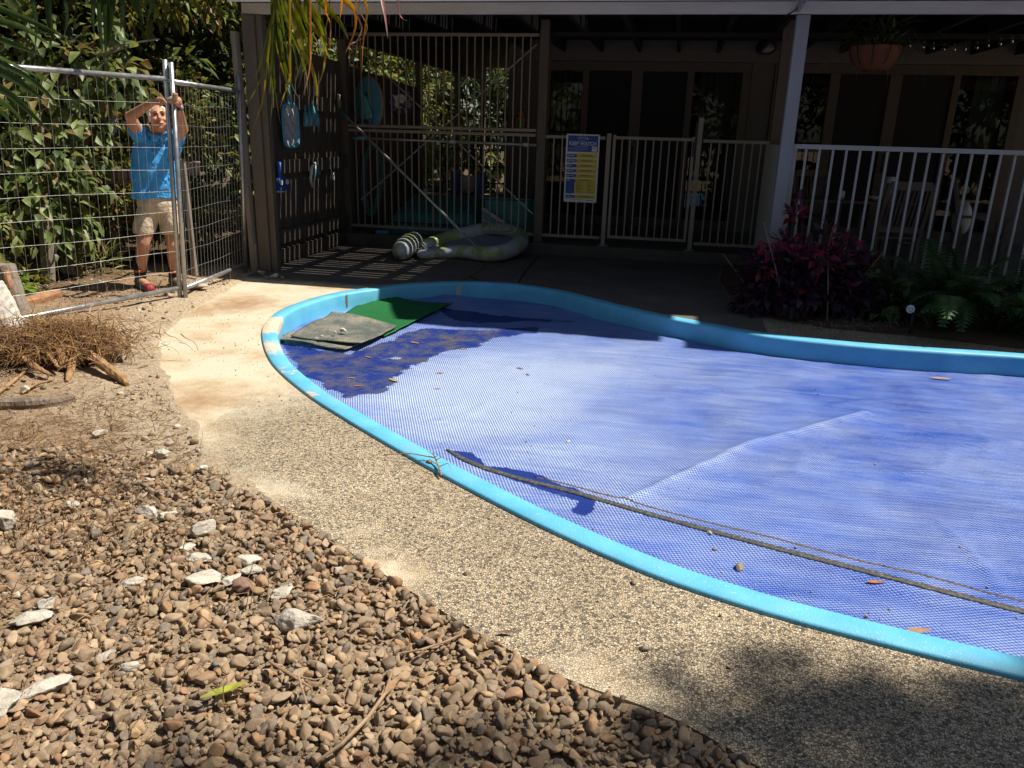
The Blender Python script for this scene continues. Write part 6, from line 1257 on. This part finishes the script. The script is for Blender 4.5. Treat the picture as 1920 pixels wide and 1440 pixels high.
for k, (x, y, hh, lb) in enumerate(((-12.0, 9.5, 7.0, 'big dark tree standing farthest left in the background'), (-10.0, 13.0, 7.5, 'big dark tree at the back above the fence rail'), (-8.4, 16.5, 7.5, 'big dark tree at the back behind the porch corner'), (-6.5, 22.5, 7.5, 'big dark tree farthest back beyond the slat wall'))):
    tree('tall_tree', (x, y, 0), hh, [(x, y, hh * .35, 2.4, 2.2, hh * .36), (x, y, hh * .75, 2.3, 2.2, hh * .3)], 6500, .30, .5, DG + OL[:2], lb, 'tree', 110 + k, group=G3, r0=.16, clump=.35)
# nearer shrubs behind the mesh
tree('broadleaf_shrub', (-6.35, 6.9, 0), 2.0, [(-6.4, 6.9, 1.2, .75, .6, .95), (-6.0, 7.3, 2.0, .7, .6, .6), (-6.1, 6.7, .75, .6, .5, .5)], 2300, .135, .55, BL, 'shrub with large pale veined leaves left of the man', 'shrub', 6, 'leaf_gloss', .035, clump=.30, hang=-.6, droop=.25)
tree('broadleaf_shrub', (-7.3, 6.3, 0), 2.2, [(-7.3, 6.2, 1.5, .8, .7, 1.2), (-6.7, 6.0, .6, .7, .6, .5)], 2400, .115, .48, BL + OL, 'green shrub with hanging leaves at the left edge behind the mesh', 'shrub', 7, 'leaf_gloss', .035, clump=.30, hang=-.6, droop=.25)
tree('fine_shrub', (-5.75, 8.4, 0), 2.1, [(-5.7, 8.4, 1.4, .65, .5, .9), (-5.6, 8.3, .6, .6, .5, .5), (-6.2, 8.1, .9, .5, .5, .7)], 3600, .085, .42, OL + [(0.20, 0.22, 0.08)], 'fine leaved olive shrub right of the man behind the mesh', 'shrub', 8, 'leaf', .03, clump=.16)
tree('fine_shrub', (-6.1, 7.75, 0), 1.2, [(-6.1, 7.75, .7, .5, .4, .55)], 1300, .075, .42, OL + [(0.28, 0.14, 0.05)], 'low shrub with brownish tips beside the man’s legs'.replace('’', "'"), 'shrub', 9, 'leaf', .02, clump=.15)
tree('overhead_tree', (-6.2, 7.9, 0), 3.6, [(-6.2, 7.9, 3.2, 1.0, .7, .75), (-5.4, 8.6, 3.3, .8, .7, .6), (-7.2, 7.0, 3.3, .9, .8, .8)], 4200, .11, .40, OL + [(0.22, 0.24, 0.06)], 'sunlit olive tree with white trunk leaning above the man', 'tree', 10, 'leaf', .05, group=G3, bark='pale_bark', clump=.2, top=(-6.05, 8.0, 3.4))
for k, (px, py, z, n, L, lb, pal) in enumerate(((12, 545, 0.10, 90, .12, 'bright lime seedling clump beside the log post', [(0.22, 0.32, 0.05), (0.16, 0.26, 0.04)]), (52, 535, .08, 60, .10, 'small green weed behind the log post', OL), (188, 505, .1, 90, .14, 'grassy tuft at the foot of the hedge left of the man', OL))):
    r = np.random.default_rng(40 + k); p = W(px, py, z); e = empty('seedling', p, lb, 'plant', None); crown('leaves', [(p.x, p.y, .14, .16, .14, .14)], n, L, .35 if k < 2 else .1, pal, r, e, 'leaf', .3, .08, hang=.3)
    tubes('stem', [([Vector((p.x, p.y, -.02)), Vector((p.x + .02, p.y, .2))], .006)], M['bark'], e, 5)
# things among the hedge
def gpost(px, pyb, pyt, Y, w_, mat, label, name='timber_post'):
    b, t_ = WY(px[0], pyb, Y), WY(px[1], pyt, Y); mb = MB(); b.z = min(b.z, .05); mb.bar(b, t_, w_, w_ * .8); return tag(mb.build(name, M[mat], bevel=.008), label, 'post')
gpost((92, 84), 545, 385, 6.5, .10, 'grey_wood', 'weathered square timber post standing behind the left mesh panel')
gpost((119, 114), 500, 440, 6.9, .045, 'pale_bark', 'thin pale garden stake, left of two behind the mesh', 'garden_stake'); gpost((135, 131), 515, 428, 6.9, .065, 'pale_bark', 'thicker pale garden stake, right of two behind the mesh', 'garden_stake')
gpost((350, 342), 350, 298, 7.2, .05, 'grey_wood', 'leaning timber stake right of the man', 'timber_stake')
for k, (px, py) in enumerate(((214, 330), (225, 330), (236, 330), (247, 330), (352, 316), (360, 316), (369, 315))):
    p = WY(px, py, 7.35); lb = ['first brown pot of the row at the man\'s right elbow side', 'second brown pot of the row left of the man', 'third brown pot of the row left of the man', 'brown pot of the row nearest the man\'s shirt', 'first small brown pot right of the man', 'middle small brown pot right of the man', 'last small brown pot right of the man'][k]
    if k == 0: lb = 'brown pot at the far left end of the row left of the man'
    mb = MB(); mb.lathe(p, [(0.026, -.06), (0.034, .045), (0.039, .05), (0.039, .065), (0.030, .062)], 14); tag(mb.build('plant_pot', M['pot'], None, True), lb, 'pot', 'brown pots on the rail')
for a, b, lb in ((WY(205, 342, 7.37), WY(260, 341, 7.37), 'dark rail carrying the pots left of the man'), (WY(345, 326, 7.37), WY(380, 325, 7.37), 'dark rail carrying the pots right of the man')):
    mb = MB(); mb.bar(a, b, .09, .03); tag(mb.build('pot_rail', M['dark_timber']), lb, 'rail')
# ---- garden bed plants
r = np.random.default_rng(55); RD = [(0.28, 0.025, 0.06), (0.19, 0.022, 0.05), (0.12, 0.02, 0.042), (0.07, 0.016, 0.035), (0.055, 0.02, 0.04), (0.36, 0.05, 0.065), (0.05, 0.055, 0.03)]; PU = [(0.05, 0.022, 0.045), (0.07, 0.025, 0.05), (0.035, 0.02, 0.035), (0.10, 0.02, 0.05)]
c = W(1490, 600, 0.0); e = empty('red_shrub', (1.35, 7.55, 0), 'crimson and dark purple leaved shrub in the bed in front of the porch post', 'shrub')
mb = MB()
for i in range(16):
    q = Vector((1.25 + r.normal(0, .22), 7.55 + r.normal(0, .12), .0)); t_ = q + Vector((r.normal(0, .18), r.normal(0, .12), r.uniform(.45, .85))); mb.tube([q, q.lerp(t_, .5) + Vector((0, 0, .03)), t_], [.007, .006, .003], 5)
q = Vector((1.12, 7.62, .3)); mb.tube([q, q + Vector((0.02, 0, .4)), Vector((1.10, 7.6, 1.02))], [.006, .005, .003], 5)
mb.build('stems', M['rusty'], e)
crown('dark_leaves', [(1.28, 7.55, .30, .48, .30, .26), (0.95, 7.6, .30, .25, .25, .25), (1.65, 7.5, .28, .22, .2, .22), (1.2, 7.35, .16, .5, .2, .14)], 1700, .088, .52, PU, r, e, 'leaf_gloss', .25, .13, 70, hang=-.1)
crown('red_leaves', [(1.3, 7.5, .55, .42, .22, .22), (0.92, 7.55, .45, .2, .2, .2), (1.2, 7.4, .32, .5, .2, .22), (1.42, 7.5, .68, .2, .12, .12), (1.68, 7.5, .52, .12, .12, .14)], 760, .10, .36, RD, r, e, 'leaf_gloss', .2, .085, 42, hang=.35)
crown('top_sprig', [(1.10, 7.6, .94, .04, .04, .10)], 26, .10, .36, RD[:3], r, e, 'leaf_gloss', .2, .06, 4, hang=.3)
def fern(loc, n, L, label, seed, az=(0, 6.283)):
    r = np.random.default_rng(seed); e = empty('sword_fern', loc, label, 'fern', 'sword ferns in the bed'); V = []; Fq = []; C = []
    for i in range(n):
        a = r.uniform(*az); l = L * r.uniform(.65, 1.15); el = r.uniform(.7, 1.35); p = np.array([loc[0] + r.normal(0, .08), loc[1] + r.normal(0, .06), .03]); K = 26; d = np.array([math.cos(a) * math.cos(el), math.sin(a) * math.cos(el), math.sin(el)])
        col = np.array([(0.05, 0.11, 0.03), (0.075, 0.145, 0.04), (0.04, 0.09, 0.025), (0.10, 0.17, 0.05)][r.integers(4)]); side = np.array([-math.sin(a), math.cos(a), 0])
        for k in range(K):
            q = p + d * l / K; d = d + np.array([math.cos(a) * .012, math.sin(a) * .012, -0.075 * (.4 + k / K)]); d /= np.linalg.norm(d); wl = l * .13 * math.sin(math.pi * (.08 + .92 * k / K)) ** .7 + .004; nrm = np.cross(side, d)
            o = len(V); V += [p, q]; C += [col * .8] * 2
            for s in (-1, 1):
                tip = (p + q) / 2 + s * side * wl + d * wl * .3 - nrm * wl * .15 * -1; m2 = p * .3 + q * .7 + s * side * wl * .5 + nrm * .004; j = len(V); V += [tip, m2, p * .85 + q * .15 + s * side * wl * .5]; C += [col * r.uniform(.8, 1.2)] * 3; Fq += [(o, o + 1, j + 1), (o, j + 1, j + 2), (j + 2, j + 1, j)]
            p = q
    return link('fronds', np_mesh('fronds', V, Fq, np.array(C)), M['leaf'], e)
fern((2.55, 7.45, 0), 40, .98, 'large sword fern arching over the right end of the bed', 61); fern((2.15, 7.55, 0), 26, .78, 'sword fern behind the garden light', 62); fern((2.95, 7.25, 0), 28, .85, 'sword fern at the right frame edge', 63); fern((1.95, 7.35, 0), 12, .38, 'small low fern left of the garden light', 64)
r = np.random.default_rng(66); e = empty('ground_cover_plant', (1.85, 7.5, 0), 'dark green broad leaved plant between the red shrub and the ferns', 'plant'); crown('leaves', [(1.85, 7.5, .20, .28, .2, .16)], 170, .12, .5, DG + BL, r, e, 'leaf_gloss', .2, .1, 16, hang=0.0); tubes('stem', [([Vector((1.85, 7.5, -.02)), Vector((1.87, 7.5, .22))], .008)], M['bark'], e, 5)
V, Fq = [], []
Vv, Ff = strands(160, Vector((1.85, 7.12, .03)), (.35, .10, .006), -.05, .09, .003, r); cols = np.repeat(np.array([(0.24, 0.17, 0.12), (0.34, 0.28, 0.22), (0.15, 0.10, 0.07)])[r.integers(0, 3, len(Vv) // 18)], 18, 0); Vv[:, 2] += .02
tag(link('bark_mulch', np_mesh('bark_mulch', Vv, Ff, cols), M['litter']), kind='stuff')
# basket plants
r = np.random.default_rng(70); V = []; Fq = []; C = []
hbp = WY(1641, 105, 9.6)
for i in range(70):
    a = r.uniform(0, 6.283); p = np.array(hbp) + np.array([.18 * math.cos(a), .18 * math.sin(a), .10]); l = r.uniform(.25, .55) if i % 5 else r.uniform(.6, .95); d = np.array([math.cos(a) * .6, math.sin(a) * .6, r.uniform(.3, 1.2)]); d /= np.linalg.norm(d); s = np.array([-math.sin(a), math.cos(a), 0]); K = 9
    for k in range(K + 1):
        w_ = .007 * (1 - k / K) + .001; V += [p - s * w_, p + s * w_]; C += [np.array((0.16, 0.20, 0.11)) * r.uniform(.7, 1.2)] * 2; d = d + np.array([0, 0, -.30 if i % 5 else -.34]); d /= np.linalg.norm(d); p = p + d * l / K
        if k < K: o = len(V) - 2; Fq.append((o, o + 1, o + 3, o + 2))
link('spider_plant', np_mesh('spider_plant', V, Fq, np.array(C)), M['leaf'], bk); crown('foliage', [(hbp.x, hbp.y, hbp.z + .3, .2, .2, .2)], 120, .16, .35, DG, r, bk, 'leaf', .2, .1, 14, hang=.5)
# ---- palm fronds hanging into the frame
def blade(V, Fq, C, pts, wd, cols, r):
    pts = catmull([tuple(p) for p in pts], 5, False); n = len(pts); o = len(V); cam_ = np.array([0, 0, H])
    tw = r.normal(0, .3)
    for i, p in enumerate(pts):
        a = pts[max(i - 1, 0)]; b = pts[min(i + 1, n - 1)]; d = (b - a) / (np.linalg.norm(b - a) + 1e-9); t_ = i / (n - 1); v = np.array([.35, .95, 0.0]); s = np.cross(d, v); s /= np.linalg.norm(s) + 1e-6; q = np.cross(s, d); s = s * math.cos(tw) + q * math.sin(tw); q = np.cross(d, s)
        w_ = wd * 1.75 * (min(1, .45 + t_ * 3) * (1 - t_ ** 2.2) + .02); col = np.array(cols[0]) * (1 - t_) + np.array(cols[1]) * t_ if t_ < .8 else np.array(cols[1]) * (1 - (t_ - .8) * 2) + np.array((.30, .24, .20)) * (t_ - .8) * 2
        V += [p - s * w_ / 2 + q * w_ * .18, p, p + s * w_ / 2 + q * w_ * .18]; C += [col] * 3
    for i in range(n - 1):
        for k in (0, 1): Fq.append((o + i * 3 + k, o + i * 3 + k + 1, o + (i + 1) * 3 + k + 1, o + (i + 1) * 3 + k))
def cz(x, y): return (450 + x / 5.486, y / 5.486)
g1, g2, yl, orr, pk = (0.065, 0.095, 0.010), (0.11, 0.13, 0.014), (0.30, 0.25, 0.03), (0.45, 0.20, 0.03), (0.42, 0.20, 0.15)
BLs = [([(350, -40), (335, 200), (280, 480), (240, 700), (190, 870), (90, 1050), (0, 1190)], 26, g1, g2), ([(352, 100), (300, 500), (270, 800), (230, 1050), (180, 1200), (125, 1350)], 20, g1, yl), ([(370, -30), (352, 300), (322, 700), (335, 950), (310, 1310)], 28, g1, g1), ([(385, 20), (430, 400), (480, 800), (500, 1000), (565, 1140)], 34, g1, g1), ([(400, 60), (415, 500), (470, 800), (520, 1050), (515, 1150)], 36, g1, g1), ([(430, -30), (520, 300), (620, 550), (690, 800), (700, 1000)], 40, g1, g2), ([(480, -30), (560, 250), (650, 500), (740, 700), (790, 900), (790, 1080)], 40, g1, yl), ([(560, -30), (650, 150), (740, 260), (850, 400), (880, 540), (860, 720), (790, 920)], 40, g1, yl), ([(680, -30), (760, 150), (840, 300), (872, 450), (850, 580)], 36, g1, g2), ([(690, 215), (735, 330), (735, 480), (700, 620), (640, 760), (600, 905)], 38, g2, g2), ([(800, -30), (900, 90), (1000, 190), (1075, 310), (1118, 412)], 42, g1, g2), ([(1080, -30), (1175, 80), (1192, 230), (1160, 380), (1080, 575)], 34, g2, orr), ([(1285, -30), (1312, 110), (1290, 300), (1265, 500), (1255, 745)], 26, yl, orr), ([(1460, -30), (1490, 150), (1522, 395)], 28, pk, pk), ([(1620, -30), (1640, 130), (1672, 190), (1722, 212)], 12, pk, pk), ([(890, 120), (932, 260), (925, 545)], 26, orr, orr), ([(1055, -30), (1045, 90), (1030, 190)], 22, yl, orr), ([(1195, 130), (1255, 290), (1200, 420), (1130, 480), (1130, 770)], 10, g1, pk), ([(820, -30), (832, 150), (800, 335)], 24, g1, g2), ([(930, -30), (915, 120), (870, 375)], 18, g2, yl), ([(350, 650), (365, 950), (395, 1150), (422, 1300)], 16, g1, g2), ([(520, 780), (480, 920), (430, 1050), (418, 1130)], 20, yl, yl), ([(730, 620), (690, 850), (632, 1025)], 16, orr, pk), ([(720, -30), (735, 30), (750, 65)], 20, orr, pk), ([(590, 250), (640, 420), (640, 620), (560, 880)], 36, g2, g2), ([(340, 300), (330, 520), (320, 760), (305, 1000)], 30, g1, g1), ([(345, 200), (400, 560), (500, 900), (530, 990)], 26, g1, yl), ([(450, 0), (540, 420), (580, 640), (600, 800)], 36, g1, g1), ([(610, 0), (700, 260), (790, 420), (838, 520)], 24, g1, g2), ([(360, 0), (390, 420), (450, 700), (490, 850), (520, 960)], 30, g1, g1)]
r = np.random.default_rng(80); V = []; Fq = []; C = []
for i, (pts, wd, c0_, c1_) in enumerate(BLs):
    x0_ = pts[0][0]; pts = [(x0_ - 8, -330), (x0_ - 3, -150)] + ([(x0_, max(-30, pts[0][1] - 120))] if pts[0][1] > 60 else []) + list(pts)
    Y = 3.0 + r.uniform(-.12, .12); P = [WY(*cz(*p), Y + .03 * math.sin(i + k)) for k, p in enumerate(pts)]; blade(V, Fq, C, P, wd / 5.486 / 1460 * 3.15, (c0_, c1_), r)
    if c0_ in (g1, g2) and i % 3 != 1:
        off = r.normal(0, 22, 2); P = [WY(*cz(p[0] + off[0] * (.3 + k * .25) + 10, p[1] * .9 + off[1]), Y + .09) for k, p in enumerate(pts)]; blade(V, Fq, C, P, wd * .9 / 5.486 / 1460 * 3.15, (g1, c1_), r)
root = WY(470, -260, 3.05); pf = empty('palm_frond', root, 'drooping palm frond with green, yellow and orange tipped leaflets above the slat wall', 'palm frond')
link('leaflets', np_mesh('leaflets', V, Fq, np.array(C)), M['frond'], pf, smooth=True)
tubes('midrib', [([root, WY(490, -66, 3.02), WY(600, -58, 3.0), WY(760, -64, 3.0), WY(900, -150, 3.0)], [.014, .012, .010, .008, .006])], M['pale_bark'], pf)
V = []; Fq = []; C = []
for i, (a, b, c_, wd, cc_) in enumerate((((-40, 60), (30, 85), (80, 105), 9, g1), ((-40, 85), (40, 125), (110, 165), 12, DG[0]), ((-40, 115), (30, 150), (85, 190), 14, g1), ((-40, 140), (30, 185), (95, 250), 13, DG[1]), ((-40, 165), (20, 200), (70, 262), 12, g2), ((-40, 190), (10, 215), (45, 270), 11, DG[0]), ((-40, 30), (40, 50), (95, 85), 10, DG[0]), ((-40, 0), (60, 40), (120, 70), 9, DG[1]), ((-30, 225), (0, 255), (15, 290), 10, g1), ((-40, 100), (60, 150), (120, 210), 9, DG[0]))):
    Y = 2.6 + r.uniform(-.1, .1); blade(V, Fq, C, [WY(*p, Y) for p in (a, b, c_)], wd * .62 / 1460 * 3.4, (DG[i % 3], DG[(i + 1) % 3]), r)
root2 = WY(-160, 60, 2.6); pf2 = empty('palm_frond', root2, 'dark palm frond leaflets poking in at the left edge above the fence', 'palm frond'); link('leaflets', np_mesh('leaflets', V, Fq, np.array(C)), M['frond'], pf2, smooth=True); tubes('midrib', [([root2, WY(-40, 60, 2.6), WY(-45, 260, 2.6)], [.012, .010, .006])], M['pale_bark'], pf2)
V = []; Fq = []; C = []
for i, (a, b, c_, wd) in enumerate((((188, -20), (190, 50), (192, 104), 9), ((200, -20), (203, 40), (198, 108), 12), ((214, -20), (208, 40), (204, 90), 9), ((180, -20), (176, 30), (178, 70), 7), ((228, -20), (232, 20), (226, 60), 8), ((60, -20), (70, 40), (66, 90), 8), ((90, -20), (96, 50), (104, 80), 8), ((120, -20), (128, 30), (120, 70), 7), ((250, -20), (262, 20), (270, 46), 8), ((290, -20), (285, 15), (276, 40), 7))):
    Y = 5.6; blade(V, Fq, C, [WY(*p, Y) for p in (a, b, c_)], wd / 1460 * 6.6, (DG[0], DG[2]), r)
root3 = WY(180, -20, 5.6); pf3 = empty('palm_frond', root3, 'dark hanging palm leaflets high over the left fence panel', 'palm frond'); link('leaflets', np_mesh('leaflets', V, Fq, np.array(C)), M['frond'], pf3, smooth=True); tubes('midrib', [([WY(40, -22, 5.6), WY(180, -20, 5.6), WY(300, -20, 5.6), WY(420, -60, 5.6)], .012)], M['pale_bark'], pf3)
# ---- garden behind the photographer: reflected in the glass doors, and its branches shade the near gravel
GB = 'garden trees behind the camera'
for k, (x, y, lb) in enumerate(((-9.0, -1.5, 'tree in the garden left of the camera'), (-6.0, -5.5, 'tree in the garden behind the camera, far left'), (-2.0, -7.0, 'tree in the garden behind the camera, left of centre'), (2.2, -7.5, 'tree in the garden behind the camera, right of centre'), (6.5, -6.0, 'tree in the garden behind the camera, far right'), (9.5, -1.5, 'tree in the garden right of the camera'), (10.5, 3.5, 'tree in the garden beyond the right end of the pool'))):
    tree('garden_tree', (x, y, 0), 6.0, [(x, y, 2.2, 2.3, 1.7, 2.3), (x, y, 5.2, 2.2, 1.8, 2.2)], 4200, .34, .42, (OL, OL + BL, DG + BL)[k % 3], lb, 'tree', 91 + k, group=GB, r0=.14, clump=.4)
tree('shade_tree', (10.0, -1.5, 0), 12.6, [(8.0, 3.22, 12.2, .85, .36, .4), (8.8, 3.42, 12.4, .9, .42, .4), (7.5, 2.95, 12.4, .8, .32, .3), (6.9, 2.62, 12.4, .7, .25, .3), (8.5, 3.0, 12.5, .8, .4, .3)], 2100, .15, .42, OL, 'tree beside the path whose branch shades the near gravel', 'tree', 94, group=GB, r0=.12, clump=.18, spread=.5, top=(8.4, 2.4, 12.0))
